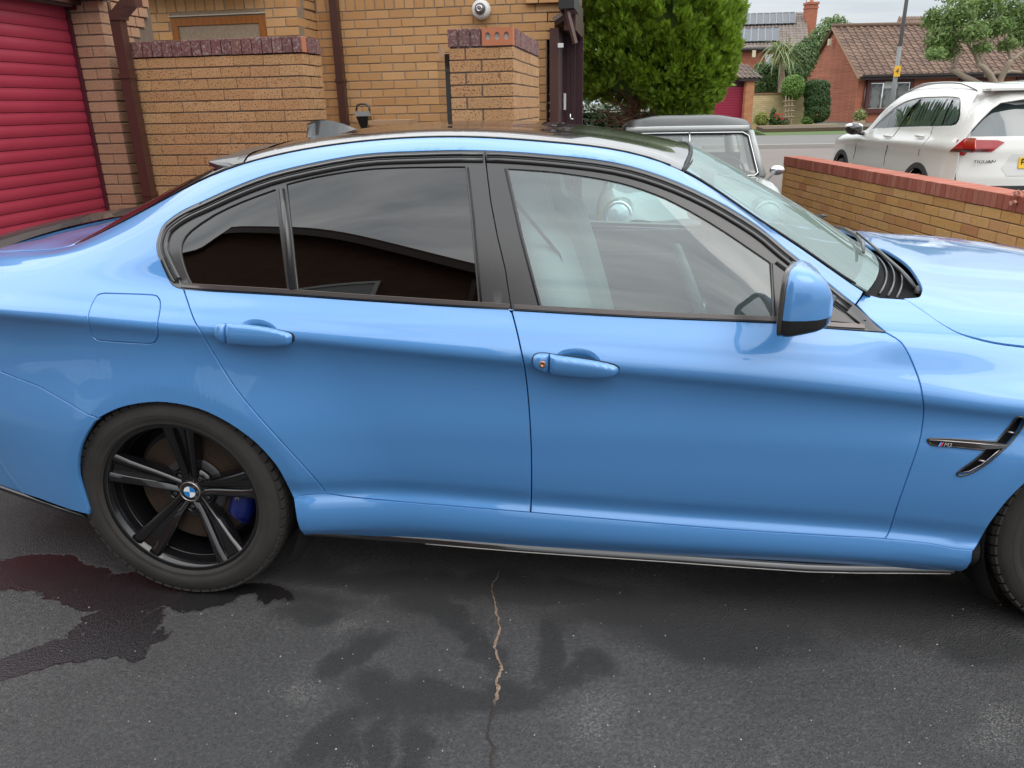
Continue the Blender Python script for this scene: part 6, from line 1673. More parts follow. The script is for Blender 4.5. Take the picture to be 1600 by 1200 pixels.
_b.inputs['Color1'].default_value = (.50, .20, .08, 1); _b.inputs['Color2'].default_value = (.40, .15, .06, 1); _b.inputs['Mortar'].default_value = (.30, .2, .14, 1)
_m = _n.n('ShaderNodeMapping'); _m.inputs['Rotation'].default_value = (math.pi / 2, 0, 0); _n.l(_n.pos(), _m.inputs[0]); _n.l(_m.outputs[0], _b.inputs[0]); _n.l(_b.outputs[0], _n.b.inputs['Base Color'])
mb = MB(); mb.box((pr0[0] - .05, pr0[1], ztp + .05), (.62, .5, .12), rotz(rs)); mb.ob('fascia', mat('dark_fascia', (.03, .02, .02), .6), gar)
cz = w_d(1160, 106, 27.8)[2]
def tiled_slope(parent, p0, p1, q1, q0, nu, nv, m, nparts=0, name='roof_tile', amp=.03, lift=.02):
    """pantile slope. p0-p1 the lower edge, q0-q1 the upper one; every tile is its own curved shell"""
    p0, p1, q0, q1 = [np.array(v, float) for v in (p0, p1, q0, q1)]; n = np.cross(p1 - p0, q0 - p0); n /= np.linalg.norm(n)
    if n[2] < 0: n = -n
    mb = MB(); cnt = 0
    for j in range(nv):
        for i in range(nu):
            V = []
            for t in (0, 1.06):
                v = (j + t) / nv
                for k in range(6):
                    u = (i + k / 5 * 1.02) / nu; u_ = min(u, 1.0); v_ = min(v, 1.0)
                    P = (p0 * (1 - u_) + p1 * u_) * (1 - v_) + (q0 * (1 - u_) + q1 * u_) * v_
                    prof = amp * (math.sin(math.pi * 2 * k / 5) * .6 + .4 * math.cos(math.pi * k / 5)); V.append(P + n * (prof + (lift if t == 0 else 0)))
            Vb = [V[k] - n * .03 for k in range(6)]
            F = [(k, k + 1, 7 + k, 6 + k) for k in range(5)] + [(12 + k, 13 + k, k + 1, k) for k in range(5)]
            if cnt < nparts: mesh_ob(name, V + Vb, F, m, parent)
            else: mb.add(V + Vb, F)
            cnt += 1
    if mb.V: o = mb.ob('roof_tiling', m, parent); o['kind'] = 'stuff'
def tile_mat(name, cols):
    m = mat(name, cols[0], .8); n = NB(m); r = n.rnd(); c = n.ramp(r, [(i / (len(cols) - 1), q) for i, q in enumerate(cols)])
    lich = n.ramp(n.noise(9, 5, .7), [(.60, (0, 0, 0)), (.68, (1, 1, 1))]); c = n.mix(n.math('MULTIPLY', lich, .4), c, (.36, .28, .20)); n.l(c, n.b.inputs['Base Color']); return m
TILE = tile_mat('brown_pantile', [(.115, .068, .048), (.15, .09, .063), (.10, .06, .044), (.18, .11, .078), (.13, .076, .053)])
TILE_G = tile_mat('grey_brown_pantile', [(.17, .14, .12), (.21, .17, .15), (.15, .12, .10)])
e0 = np.array([pr0[0] - .42, pr0[1] - .35, ztp + .10]); tiled_slope(gar, e0, e0 + CA * .84, (pr0[0] - .02, pr0[1] + .1, cz + .05), (pr0[0] - .9, pr0[1] + .3, cz + .30), 5, 4, TILE_G, 20)

# ---- cream brick wall, planting bed
cw = thing('cream_wall', 'pale cream brick boundary wall with a brown coping beyond the road', 'wall', w_d(1220, 195, 31))
CRB = mat('cream_brick', (.52, .40, .20), .85); _n = NB(CRB); _b = _n.n('ShaderNodeTexBrick'); _b.inputs['Scale'].default_value = 1.0; _b.inputs['Brick Width'].default_value = .225; _b.inputs['Row Height'].default_value = .075; _b.inputs['Mortar Size'].default_value = .006
_b.inputs['Color1'].default_value = (.58, .46, .25, 1); _b.inputs['Color2'].default_value = (.48, .36, .18, 1); _b.inputs['Mortar'].default_value = (.36, .29, .19, 1)
_m = _n.n('ShaderNodeMapping'); _m.inputs['Rotation'].default_value = (math.pi / 2, 0, 0); _n.l(_n.pos(), _m.inputs[0]); _n.l(_m.outputs[0], _b.inputs[0]); _n.l(_b.outputs[0], _n.b.inputs['Base Color'])
def vwall(name, pa, pb, z0, z1, th, m, parent):
    pa, pb = np.array(pa, float), np.array(pb, float); c = (pa + pb) / 2; d = pb - pa; L = math.hypot(d[0], d[1]); mb = MB(); mb.box((c[0], c[1], (z0 + z1) / 2), (L, th, z1 - z0), rotz(math.atan2(d[1], d[0]))); return mb.ob(name, m, parent)
pa, pb = w_d(1172, 190, 30.0), w_d(1268, 190, 30.6); zt = w_d(1220, 147.5, 30.3)[2]; zb = gz(31) - .1
vwall('wall_body', pa, pb, zb, zt, .22, CRB, cw); vwall('coping', pa, pb, zt + .003, zt + .06, .28, mat('brown_coping', (.24, .13, .07), .8), cw)
ed_ = thing('bed_edging', 'low pale brick edging along the far flower bed', 'edging', w_d(1230, 195, 28.5))
vwall('edging_body', w_d(1165, 197, 28.3), w_d(1305, 197, 28.8), zb, w_d(1230, 195.5, 28.5)[2], .2, mat('pale_edging', (.45, .32, .17), .85), ed_)
soil = ground_sheet('flower_bed', [(4.3, 27.4 + 1.3), (9.3, 29.3), (9.2, 31.2), (4.3, 30.6)], .22, mat('soil', (.10, .07, .045), .95))
def plant(name, label, cat, blobs, n, size, cols, seed, stem=None, **k):
    t = thing(name, label, cat, (blobs[0][0][0], blobs[0][0][1], gz(blobs[0][0][1])), 'plants in the far flower bed' if name == 'flower_plant' else None)
    leaves('foliage', blobs, n, size, leaf_mat('leaf_%d' % seed, cols), t, seed, **k)
    if stem: tube('stem', stem[0], stem[1], BARK, t, 6)
    return t
D = 29.3
plant('flower_plant', 'yellow green feathery plant at the foot of the cream wall', 'plant', [(w_d(1190, 186, D), (.26, .2, .24))], 900, .05, [(.28, .32, .06), (.36, .38, .10), (.22, .28, .05)], 31)
fp = plant('flower_plant', 'spiky plant with small red flowers at the foot of the cream wall', 'plant', [(w_d(1210, 188, D), (.2, .2, .22)), (w_d(1208, 178, D), (.08, .1, .22))], 700, .05, [(.06, .12, .03), (.10, .16, .05)], 32)
rf_ = MB(); rr2 = random.Random(4)
for _ in range(16): p = w_d(1216 + rr2.uniform(-7, 9), 183 + rr2.uniform(-5, 5), D - .2); rf_.tube([p, p + np.array([.01, 0, .04])], .028, 5)
rf_.ob('blossom', mat('red_blossom', (.5, .05, .04), .6), fp)
plant('flower_plant', 'round grey green cushion plant by the trellis', 'plant', [(w_d(1222, 191, D), (.28, .25, .14))], 700, .04, [(.10, .14, .05), (.14, .18, .07)], 33)
plant('flower_plant', 'small bright green cushion plant left of the clipped bush', 'plant', [(w_d(1262, 188, D), (.24, .25, .18))], 700, .04, [(.12, .22, .04), (.17, .28, .06)], 34)
tp = plant('topiary', 'round bright green topiary ball above a wooden trellis', 'shrub', [(w_d(1239, 137, D), (.42, .42, .45))], 5200, .05, [(.11, .22, .035), (.16, .29, .05), (.20, .34, .07)], 35, shell=.8)
tl = bpy.data.objects.new('trellis', None); link(tl, tp); INV[tl.name] = Matrix.Identity(4); TW = mat('grey_wood', (.26, .20, .13), .9)
for dx_ in (-6, -1, 4): tube('trellis_post', [w_d(1234 + dx_, 150, D - .1), w_d(1232 + dx_ * .9, 194, D - .1)], .03, TW, tl, 4, smooth=False)
for yy in (158, 166, 174, 183): tube('trellis_rail', [w_d(1224, yy + .4, D - .14), w_d(1242, yy - .6, D - .14)], .022, TW, tl, 4, smooth=False)
plant('clipped_bush', 'dark green rectangular clipped bush against the gable wall', 'shrub', [(w_d(1276, 145, D), (.48, .45, .42)), (w_d(1277, 160, D), (.50, .45, .42)), (w_d(1277, 176, D), (.48, .45, .38)), (w_d(1270, 133, D), (.34, .4, .2)), (w_d(1286, 134, D), (.24, .4, .2))], 15000, .035, [(.030, .075, .014), (.045, .10, .02), (.06, .13, .025)], 36, shell=.82)
bsh = thing('shrub_group', 'dense mixed green shrubs behind the cream wall', 'shrub', w_d(1200, 150, 33)); 
leaves('foliage', [(w_d(1188, 128, 33), (.55, .5, .6)), (w_d(1205, 124, 33), (.6, .5, .7)), (w_d(1216, 124, 33.5), (.6, .5, .6)), (w_d(1236, 122, 33), (.5, .5, .6)), (w_d(1190, 112, 33), (.4, .4, .4)), (w_d(1250, 100, 34), (.6, .5, .9)), (w_d(1262, 84, 34.5), (.5, .5, .8))], 9000, .07, leaf_mat('mixed_green', [(.07, .13, .04), (.10, .18, .05), (.14, .22, .07), (.05, .10, .03)]), bsh, 37)
t2 = plant('leafy_tree', 'small light green tree rising behind the bungalow gable', 'tree', [(w_d(1302, 38, 44), (.8, .6, .5)), (w_d(1320, 45, 44), (.7, .6, .35)), (w_d(1284, 62, 44), (.8, .7, .9)), (w_d(1270, 92, 44), (1.0, .8, 1.2)), (w_d(1278, 120, 44), (1.2, .8, 1.2))], 5200, .10, [(.14, .22, .07), (.20, .29, .10), (.10, .17, .05)], 38, stem=([w_d(1282, 150, 44), w_d(1290, 60, 44)], .12), shell=.3)
# palm
pm = thing('palm_tree', 'cabbage palm with spiky green fronds behind the cream wall', 'palm', w_d(1222, 130, 35))
mb = MB(); limb(mb, w_d(1222, 160, 31.8), w_d(1223, 80, 31.8), .14, .12, .02, 3); mb.ob('trunk', BARK, pm, True)
rp_ = np.random.default_rng(8); V = []; F = []; pc_ = w_d(1224, 78, 31.8)
for k in range(210):
    c = pc_ + rp_.normal(size=3) * np.array([.25, .2, .22]); d = rp_.normal(size=3); d /= np.linalg.norm(d); d[2] = abs(d[2]) * .9 - .35; L = rp_.uniform(.7, 1.25); w = rp_.uniform(.018, .034); sd = np.cross(d, [0, 0, 1.0]); sd /= np.linalg.norm(sd) + 1e-6
    b0 = len(V)
    for t in np.linspace(0, 1, 5):
        p = c + d * L * t + np.array([0, 0, -.55 * t * t * L]); ww = w * (1 - t) * 1.2 + .004; V += [p - sd * ww, p + sd * ww]
    for j in range(4): q = b0 + 2 * j; F.append((q, q + 1, q + 3, q + 2))
mesh_ob('frond', V, F, leaf_mat('palm_green', [(.20, .27, .11), (.27, .34, .15), (.15, .22, .09), (.40, .36, .12)]), pm)

# ---- bungalow
RB = mat('red_far_brick', (.36, .10, .055), .85); _n = NB(RB); _b = _n.n('ShaderNodeTexBrick'); _b.inputs['Scale'].default_value = 1.0; _b.inputs['Brick Width'].default_value = .225; _b.inputs['Row Height'].default_value = .075; _b.inputs['Mortar Size'].default_value = .007
_b.inputs['Color1'].default_value = (.42, .12, .065, 1); _b.inputs['Color2'].default_value = (.32, .085, .045, 1); _b.inputs['Mortar'].default_value = (.34, .20, .14, 1)
_m = _n.n('ShaderNodeMapping'); _m.inputs['Rotation'].default_value = (math.pi / 2, 0, 0); _n.l(_n.pos(), _m.inputs[0]); _n.l(_m.outputs[0], _b.inputs[0]); _n.l(_b.outputs[0], _n.b.inputs['Base Color'])
bu = thing('bungalow', 'red brick bungalow with a brown pantile roof across the road', 'house', w_d(1337, 198, 33))
c0 = w_d(1337, 160, 33.0); zb = gz(35) - .15; ze = w_d(1337, 118, 33.0)[2]; DP = 6.4; LN = 14.0
A0 = np.array([c0[0], c0[1], 0]); A1 = A0 + CA * LN; B0 = A0 + CF * DP; B1 = A1 + CF * DP; za = w_d(1296, 46, 33 + DP / 2)[2]
def z_(p, z): return (p[0], p[1], z)
Mi = (A0 + B0) / 2
mesh_ob('gable_wall', [z_(A0, zb), z_(B0, zb), z_(B0, ze), z_(Mi, za - .12), z_(A0, ze)], [(0, 4, 3, 2, 1)], RB, bu)
# front wall with openings for the windows
WN = [(1351, 1423, 126.5, 174.5), (1492, 1534, 124, 160), (1580, 1640, 122, 160)]
fu = lambda px, py: (w_d(px, py, 33.0) @ CA - A0 @ CA, w_d(px, py, 33.0)[2])
outl = [(0, zb), (LN, zb), (LN, ze), (0, ze)]; hol = []
for x0, x1, y0, y1 in WN: u0, zt_ = fu(x0, y0); u1, zb_ = fu(x1, y1); hol.append([(u0, zb_), (u1, zb_), (u1, zt_), (u0, zt_)])
pts = [Vector(p) for p in outl]; ed = [(i, (i + 1) % 4) for i in range(4)]
for h in hol: b0 = len(pts); pts += [Vector(p) for p in h]; ed += [(b0 + i, b0 + (i + 1) % 4) for i in range(4)]
vo, eo, fo, *_ = delaunay_2d_cdt(pts, ed, [], 0, 1e-6); Vv = [(v.x, v.y) for v in vo]; Fk = [f for f in fo if not any(pip([np.mean([Vv[i] for i in f], 0)], h)[0] for h in hol)]
mesh_ob('front_wall', [A0 + CA * u + np.array([0, 0, z]) for u, z in Vv], Fk, RB, bu)
FR = mat('maroon_frame', (.085, .018, .018), .5); PANE = mat('far_pane', (.05, .055, .055), .12, 0, 1, .03); CURT = mat('net_curtain', (.55, .55, .52), .9)
rfw = rotz(math.atan2(CA[1], CA[0]))
def fbx(mb, u0, u1, z0, z1, dd, th): c = A0 + CA * (u0 + u1) / 2 + CF * dd; mb.box((c[0], c[1], (z0 + z1) / 2), (u1 - u0, th, z1 - z0), rfw)
for wi, h in enumerate(hol):
    (u0, z0), (u1, _), (_, z1), _2 = h; w_ = .13; mb = MB()
    fbx(mb, u0 - .02, u1 + .02, z1 - .10, z1 + .02, -.02, .10); fbx(mb, u0 - .05, u1 + .05, z0 - .03, z0 + .16, -.05, .16); fbx(mb, u0 - .02, u0 + w_, z0 + .16, z1 - .10, -.02, .10); fbx(mb, u1 - w_, u1 + .02, z0 + .16, z1 - .10, -.02, .10)
    o = mb.ob('window', FR, bu)
    n3 = 3; iu0, iu1 = u0 + w_, u1 - w_; W3 = (iu1 - iu0) / n3
    for k in range(n3):
        p0, p1 = iu0 + W3 * k + .03, iu0 + W3 * (k + 1) - .03
        mb = MB(); fbx(mb, p0, p1, z0 + .18, z1 - .12, .02, .01); mb.ob('pane', PANE, o)
        mb = MB()
        nd = 7
        for q in range(-nd, nd + 3):
            for sg in (1, -1):
                ua, ub = p0 + .13 * q, p0 + .13 * q + sg * (z1 - z0)
                P = []
                for t in np.linspace(0, 1, 9):
                    uu = ua + (ub - ua) * t; zz = z0 + .18 + (z1 - z0 - .30) * t
                    if p0 < uu < p1: P.append(A0 + CA * uu + CF * .005 + np.array([0, 0, zz]))
                if len(P) > 1: mb.tube([P[0], P[-1]], .008, 3)
        if mb.V: mb.ob('lattice', mat('white_lattice', (.6, .6, .58), .6), o)
        if k != 1:
            mb = MB()
            for q in range(7): fbx(mb, p0 + (p1 - p0) * q / 7, p0 + (p1 - p0) * (q + .55) / 7, z0 + .2, z1 - .13, .06 + .0 * q, .02)
            mb.ob('curtain', CURT, o)
    if wi < 3:
        mb = MB(); fbx(mb, (iu0 + W3 + .0), iu0 + 2 * W3, z1 - .33, z1 - .06, -.06, .05); mb.ob('fanlight', mat('white_vent', (.5, .5, .5), .5), o)
tiled_slope(bu, z_(A0 - CF * .38 - CA * .15, ze - .10), z_(A1 - CF * .38, ze - .10), z_(A1 + CF * DP / 2, za), z_(Mi - CA * .15, za), 46, 15, TILE, 300)
slab('roof', z_(B1 + CF * .3, ze - .1), z_(B0 + CF * .3 - CA * .15, ze - .1), z_(Mi - CA * .15, za), z_(A1 + CF * DP / 2, za), .08, TILE, bu)
tube('ridge_tile', [z_(Mi - CA * .16, za + .03), z_(A1 + CF * DP / 2, za + .03)], .10, TILE, bu, 8)
mb = MB(); c = A0 + CA * LN / 2 - CF * .34; mb.box((c[0], c[1], ze - .12), (LN, .12, .16), rfw); mb.box((c[0], c[1] - .1, ze - .04), (LN, .10, .09), rfw); mb.ob('gutter', mat('dark_fascia'), bu)
for s_, e_ in ((z_(A0 - CF * .38 - CA * .13, ze - .16), z_(Mi - CA * .13, za - .05)), (z_(B0 + CF * .38 - CA * .13, ze - .16), z_(Mi - CA * .13, za - .05))):
    tube('bargeboard', [s_, e_], .07, mat('brown_barge', (.20, .12, .07), .7), bu, 4, smooth=False)
mb = MB(); c = w_d(1296, 66, 35.0); mb.box(c - CA * .0, (.12, .22, .28)); mb.ob('vent_box', mat('cream_box', (.6, .52, .38), .6), bu)
tube('downpipe', [z_(A0 - CF * .06 + CA * .32, ze - .1), z_(A0 - CF * .06 + CA * .32, zb)], .04, BROWN_UPVC, bu, 6)
pt_ = thing('flower_pot', 'stone pot of yellow green leaves by the corner of the bungalow', 'plant pot', w_d(1341, 199, 32.0))
V, F = lathe([(0, 0), (.16, 0), (.26, .30), (.24, .30), (.2, .26), (0, .26)], 16, 'z'); pb0 = w_d(1341, 200, 32.0); mesh_ob('pot', [np.array(v) + pb0 for v in V], F, mat('stone_pot', (.30, .22, .15), .85), pt_, True)
leaves('foliage', [(pb0 + np.array([0, 0, .48]), (.24, .2, .26))], 500, .06, leaf_mat('pot_green', [(.25, .30, .10), (.32, .34, .14)]), pt_, 40)
# roof of another house behind it
b2 = thing('house', 'partly hidden house with a brown tiled roof behind the bungalow ridge', 'house', w_d(1430, 60, 50))
p0 = w_d(1396, 42, 48); p1 = w_d(1500, 42, 48); q0 = w_d(1404, 26, 50); q1 = w_d(1500, 24, 50); tiled_slope(b2, p0 - np.array([0, 0, .6]), p1 - np.array([0, 0, .6]), q1, q0, 20, 6, TILE, 0)
mesh_ob('wall', [p0 + (0, 0, -3), p1 + (0, 0, -3), p1 + (0, 0, -.6), p0 + (0, 0, -.6)], [(0, 1, 2, 3)], RB, b2)

# ---- house with solar panels, far left
so = thing('house', 'red brick house with two rows of solar panels and a tall chimney', 'house', w_d(1210, 120, 50))
D1 = 50; eL, eR = w_d(1090, 76, D1), w_d(1262, 72, D1); rL, rR = w_d(1100, 24, D1 + 3), w_d(1256, 19, D1 + 3)
tiled_slope(so, eL, eR + CA * .1, rR + CA * .15, rL, 30, 14, TILE_G, 0)
mesh_ob('wall', [z_(eL + CF * .35, 0), z_(eR + CF * .35 - CA * .5, 0), z_(eR + CF * .35 - CA * .5, eR[2]), z_(eL + CF * .35, eL[2])], [(0, 1, 2, 3)], RB, so)
mesh_ob('gable_wall', [z_(eR + CF * .35 - CA * .5, 0), z_(eR + CF * 6.5 - CA * .5, 0), z_(eR + CF * 6.5 - CA * .5, eR[2]), z_(rR + CA * -.3, rR[2]), z_(eR + CF * .35 - CA * .5, eR[2])], [(0, 1, 2, 3, 4)], RB, so)
tube('gutter', [eL - (0, 0, .12), eR - (0, 0, .12) + CA * .1], .13, mat('dark_fascia'), so, 5)
nrm = np.cross(eR - eL, rL - eL); nrm /= np.linalg.norm(nrm); nrm = nrm if nrm[2] > 0 else -nrm
SOL = mat('solar_panel', (.05, .06, .075), .5, .1, .3, .3); SFR = mat('panel_frame', (.30, .32, .34), .4, .7)
for rw, (x0, x1, ya, yb) in enumerate(((1094, 1244, 27, 43.5), (1094, 1216, 50, 69))):
    nP = 14 if rw == 0 else 11
    t0, t1 = (75 - yb) / 51, (75 - ya) / 51
    for k in range(nP):
        s0, s1 = x0 + (x1 - x0) * (k + .03) / nP, x0 + (x1 - x0) * (k + .97) / nP
        def pp_(x, t): f = (x - 1092) / 168; return (eL * (1 - f) + eR * f) * (1 - t) + (rL * (1 - f) + rR * f) * t + nrm * .14
        Q = [pp_(s0, t0), pp_(s1, t0), pp_(s1, t1), pp_(s0, t1)]; Qb = [q - nrm * .05 for q in Q]
        o = mesh_ob('solar_panel', Q + Qb, [(0, 1, 2, 3), (0, 4, 5, 1), (1, 5, 6, 2), (2, 6, 7, 3), (3, 7, 4, 0)], SOL, so)
        tube('panel_frame', Q, .028, SFR, o, 3, close=True, smooth=False)
ch0 = w_d(1263, 50, D1 + 2.5); cht = w_d(1263, 9, D1 + 2.5)[2]; mb = MB(); mb.box((ch0[0], ch0[1], (cht + ch0[2] - 1.0) / 2), (.72, .72, cht - ch0[2] + 1.2), rfw); o = mb.ob('chimney', RB, so)
mb = MB(); mb.box((ch0[0], ch0[1], cht + .06), (.84, .84, .14), rfw); mb.box((ch0[0], ch0[1], cht - .22), (.80, .80, .10), rfw); mb.ob('chimney_cap', RB, o)
V, F = lathe([(0, .45), (.10, .45), (.13, .1), (.15, 0)], 10, 'z'); mesh_ob('chimney_pot', [np.array(v) + (ch0[0], ch0[1], cht + .1) for v in V], F, PB, o, True)
tube('aerial', [(ch0[0] - .35, ch0[1], cht - .2), (ch0[0] - .35, ch0[1], cht + 1.3)], .02, mat('panel_frame'), so, 4)
mb = MB(); mb.box(w_d(1178, 84, D1 - .2), (.22, .1, .42), rfw); mb.ob('alarm_box', mat('cream_box'), so)
mb = MB(); mb.box(w_d(1203, 97, D1 - .1) + CF * .3, (.5, .1, 1.0), rfw); mb.ob('window', mat('dark_pane'), so)

# ---- lamp post
lp = thing('lamp_post', 'tall grey steel lamp post with a yellow number sign behind the white car', 'lamp post', w_d(1388, 212, 18.6))
lb = w_d(1390, 195, 18.6); lt = w_d(1414, -10, 18.6 + 0.0); up_ = np.array([lb[0], lb[1], 0])
GALV = mat('galvanised_steel', (.20, .21, .21), .6, .3)
x0_, y0_ = w_d(1392, 170, 18.6)[:2]
tube('pole', [(x0_, y0_, gz(y0_)), (x0_, y0_, 1.5), (x0_, y0_, 2.62)], [.055, .052, .048], GALV, lp, 14)
tube('pole_top', [(x0_, y0_, 2.62), (x0_ + .0, y0_, 6.5)], [.046, .036], GALV, lp, 12)
sgn = w_d(1398.5, 112, 18.5); mb = MB(); mb.box((x0_, y0_ - .075, sgn[2]), (.15, .012, .24), rfw); sg_ = mb.ob('number_sign', mat('yellow_sign', (.75, .42, .02), .5), lp)
me = text_mesh('4', .17, .002); me.materials.append(BLACK_GLOSS); o = bpy.data.objects.new('sign_number', me); link(o, sg_); o.matrix_basis = Matrix.Translation((x0_, y0_ - .086, sgn[2])) @ Matrix(rfw.tolist()).to_4x4() @ Matrix.Rotation(math.pi / 2, 4, 'X')
if 'number_sign' in INV: pass

# ---- street tree at the right
st_ = thing('street_tree', 'spreading green street tree with crooked grey branches at the top right', 'tree', w_d(1555, 160, 22))
mb = MB(); T = lambda px, py, d=22.0: w_d(px, py, d); base = T(1566, 175)
limb(mb, (base[0], base[1], gz(base[1])), T(1560, 140), .17, .15, .02, 1)
B_ = [((1560, 140), (1488, 108), .10, .07), ((1488, 108), (1492, 92), .05, .03), ((1560, 140), (1530, 100), .10, .07), ((1530, 100), (1505, 60), .06, .03), ((1530, 100), (1555, 55), .06, .03), ((1560, 140), (1580, 95), .10, .07), ((1580, 95), (1570, 50), .06, .03), ((1580, 95), (1612, 70), .06, .04), ((1488, 108), (1505, 80), .05, .03), ((1540, 118), (1600, 112), .06, .04), ((1505, 60), (1480, 30), .03, .015), ((1555, 55), (1560, 20), .03, .015), ((1497, 85), (1470, 70), .03, .012), ((1545, 110), (1520, 70), .04, .02), ((1600, 112), (1640, 70), .05, .03)]
for k, (p, q, r0, r1) in enumerate(B_): limb(mb, T(*p), T(*q, 22 + .5 * math.sin(k * 2.1)), r0, r1, .10, k + 3)
mb.ob('trunk', mat('tree_bark_pale', (.30, .24, .18), .9), st_, True)
bl_ = []
rt_ = random.Random(12)
for cx, cy, rx, rz in ((1470, 60, 24, 26), (1460, 30, 20, 18), (1482, 78, 20, 16), (1500, 20, 30, 24), (1520, 50, 26, 18), (1540, 12, 34, 24), (1560, 42, 24, 16), (1585, 22, 30, 30), (1598, 52, 22, 22), (1630, 40, 36, 40), (1500, -20, 40, 26), (1560, -25, 46, 26), (1462, 84, 12, 10), (1575, 70, 14, 10), (1535, 74, 12, 8), (1625, 85, 22, 16)):
    s_ = 22 / F_PX; bl_.append((T(cx, cy, 22 + rt_.uniform(-.7, .7)), (rx * s_ * .95, .55, rz * s_ * .95)))
leaves('crown', bl_, 15000, .062, leaf_mat('street_leaf', [(.12, .21, .05), (.17, .27, .07), (.23, .34, .095), (.09, .16, .04), (.28, .36, .11)], .3), st_, 41, .15, 2.4)
# ================================================================== the white estate-like SUV beyond the garden wall
def sec_surf(XK_, ctrl):
    """ctrl: list of (w list, z list) at stations XK_ -> surface function with len(ctrl)-1 segments"""
    fs = [(nspline(XK_, a), nspline(XK_, b)) for a, b in ctrl]; N_ = len(ctrl) - 1
    def fn(x, s):
        shp = x.shape; x = x.ravel(); s = s.ravel(); C = np.array([[a(x), b(x)] for a, b in fs]); i = np.clip(np.floor(s).astype(int), 0, N_ - 1); t = (s - i)[:, None]; n = np.arange(len(x))
        def g(k): return C[np.clip(k, 0, N_), :, n]
        P0, P1, Pm, P2 = g(i), g(i + 1), g(i - 1), g(i + 2); P2 = np.where((i + 2 > N_)[:, None], P0 * np.array([-1, 1]), P2)
        d1 = np.linalg.norm(P1 - P0, axis=1)[:, None] + 1e-6; d0 = np.linalg.norm(P0 - Pm, axis=1)[:, None] + 1e-6; d2 = np.linalg.norm(P2 - P1, axis=1)[:, None] + 1e-6
        v1, v0, v2 = (P1 - P0) / d1, (P0 - Pm) / d0, (P2 - P1) / d2
        T0 = np.where((i == 0)[:, None], v1, (v0 * d1 + v1 * d0) / (d0 + d1)) * d1; T1 = (v1 * d2 + v2 * d1) / (d1 + d2) * d1
        Q = (2 * t**3 - 3 * t**2 + 1) * P0 + (t**3 - 2 * t**2 + t) * T0 + (-2 * t**3 + 3 * t**2) * P1 + (t**3 - t**2) * T1
        return np.stack([x, -Q[:, 0], Q[:, 1]], -1).reshape(shp + (3,))
    return fn
XT_ = [-.92, -.75, -.5, -.2, 0, .4, .6, .9, 1.2, 1.5, 2.0, 2.5, 2.9, 3.2, 3.4, 3.5]
Wm = [.62, .76, .86, .905, .912, .905, .902, .90, .90, .90, .90, .905, .910, .895, .865, .83]
zs_ = [.80, .86, .90, .94, .95, .965, .97, .975, .98, .985, .99, .995, 1.0, 1.0, 1.0, 1.0]
zb_ = [.83, .90, .96, 1.0, 1.02, 1.045, 1.055, 1.06, 1.065, 1.07, 1.08, 1.09, 1.10, 1.11, 1.11, 1.11]
W6 = [.50, .62, .68, .73, .745, .77, .775, .74, .71, .695, .69, .685, .68, .668, .645, .62]; Z6 = [.85, .93, .98, 1.025, 1.045, 1.075, 1.12, 1.32, 1.465, 1.525, 1.545, 1.54, 1.515, 1.46, 1.385, 1.30]
W7_ = [.40, .52, .60, .65, .665, .70, .715, .68, .645, .63, .625, .62, .61, .595, .57, .55]; Z7_ = [.87, .95, 1.0, 1.045, 1.065, 1.095, 1.145, 1.36, 1.52, 1.582, 1.605, 1.60, 1.575, 1.53, 1.46, 1.38]
Z8_ = [.88, .97, 1.02, 1.07, 1.09, 1.12, 1.18, 1.41, 1.57, 1.63, 1.65, 1.645, 1.62, 1.58, 1.51, 1.43]
n16 = len(XT_); Wm = np.array(Wm); zs_ = np.array(zs_); zb_ = np.array(zb_)
ctrlT = [(Wm - .03, np.full(n16, .25)), (Wm, np.full(n16, .42)), (Wm + .002, np.full(n16, .62)), (Wm - .012, zs_ - .07), (Wm, zs_), (Wm - .05, zb_), (W6, Z6), (W7_, Z7_), (np.zeros(n16), Z8_)]
XSURF['T'] = sec_surf(XT_, ctrlT)
hdT = math.radians(4.5); fwdT = np.array([-math.sin(hdT), math.cos(hdT), 0]); rgtT = np.array([math.cos(hdT), math.sin(hdT), 0])
T0_ = np.array([3.11, 12.40, -.045]) + rgtT * .80; BT = np.array([-fwdT, rgtT, [0, 0, 1.0]])
FRAMES['T'] = FRAMES['G'] = (T0_, BT, BT @ (CAM - T0_))
def gsurf(a, s):
    z = s * .07; xr = np.interp(z, [.25, .42, .60, .72, .86, 1.0, 1.10, 1.30, 1.46, 1.53, 1.60], [3.50, 3.56, 3.575, 3.57, 3.545, 3.535, 3.51, 3.42, 3.345, 3.36, 3.30])
    return np.stack([xr - .13 * np.abs(a / .85)**3, a, z], -1)
XSURF['G'] = gsurf
reg_family('T', -.9, 3.49, 8, 240, 130); reg_family('G', -.86, .3, 22.8, 120, 160)
suv = empty('white_suv', 'white family car with red tail lamp and yellow number plate beyond the garden wall', 'car', tuple(T0_), math.atan2(BT[0][1], BT[0][0]))
WHITE = mat('white_car_paint', (.72, .72, .69), .3, 0, 1, .03)
PX8 = lambda pts: [(1290 + a * .19375, 130 + b * .19375) for a, b in pts]
dlo = smooth_line(PX8([(372, 372), (440, 300), (535, 213), (640, 148), (760, 115), (880, 108), (1000, 106), (1068, 113), (1090, 135), (1086, 250), (1066, 315), (1012, 344), (800, 348), (600, 355), (372, 372)]), 2)[:-1]
dl_uv = U(dlo, 'T', smin=4.2, smax=7.2)
def arch_uv(cx, r, a0, a1, n, fam='T'):
    o = []
    for a in np.radians(np.linspace(a0, a1, n)):
        xx, zz = cx + r * math.cos(a), .36 + r * math.sin(a); st = np.linspace(0, 4.5, 300); o.append((xx, float(np.interp(zz, surf(np.full(300, xx), st, fam)[:, 2], st))))
    return o
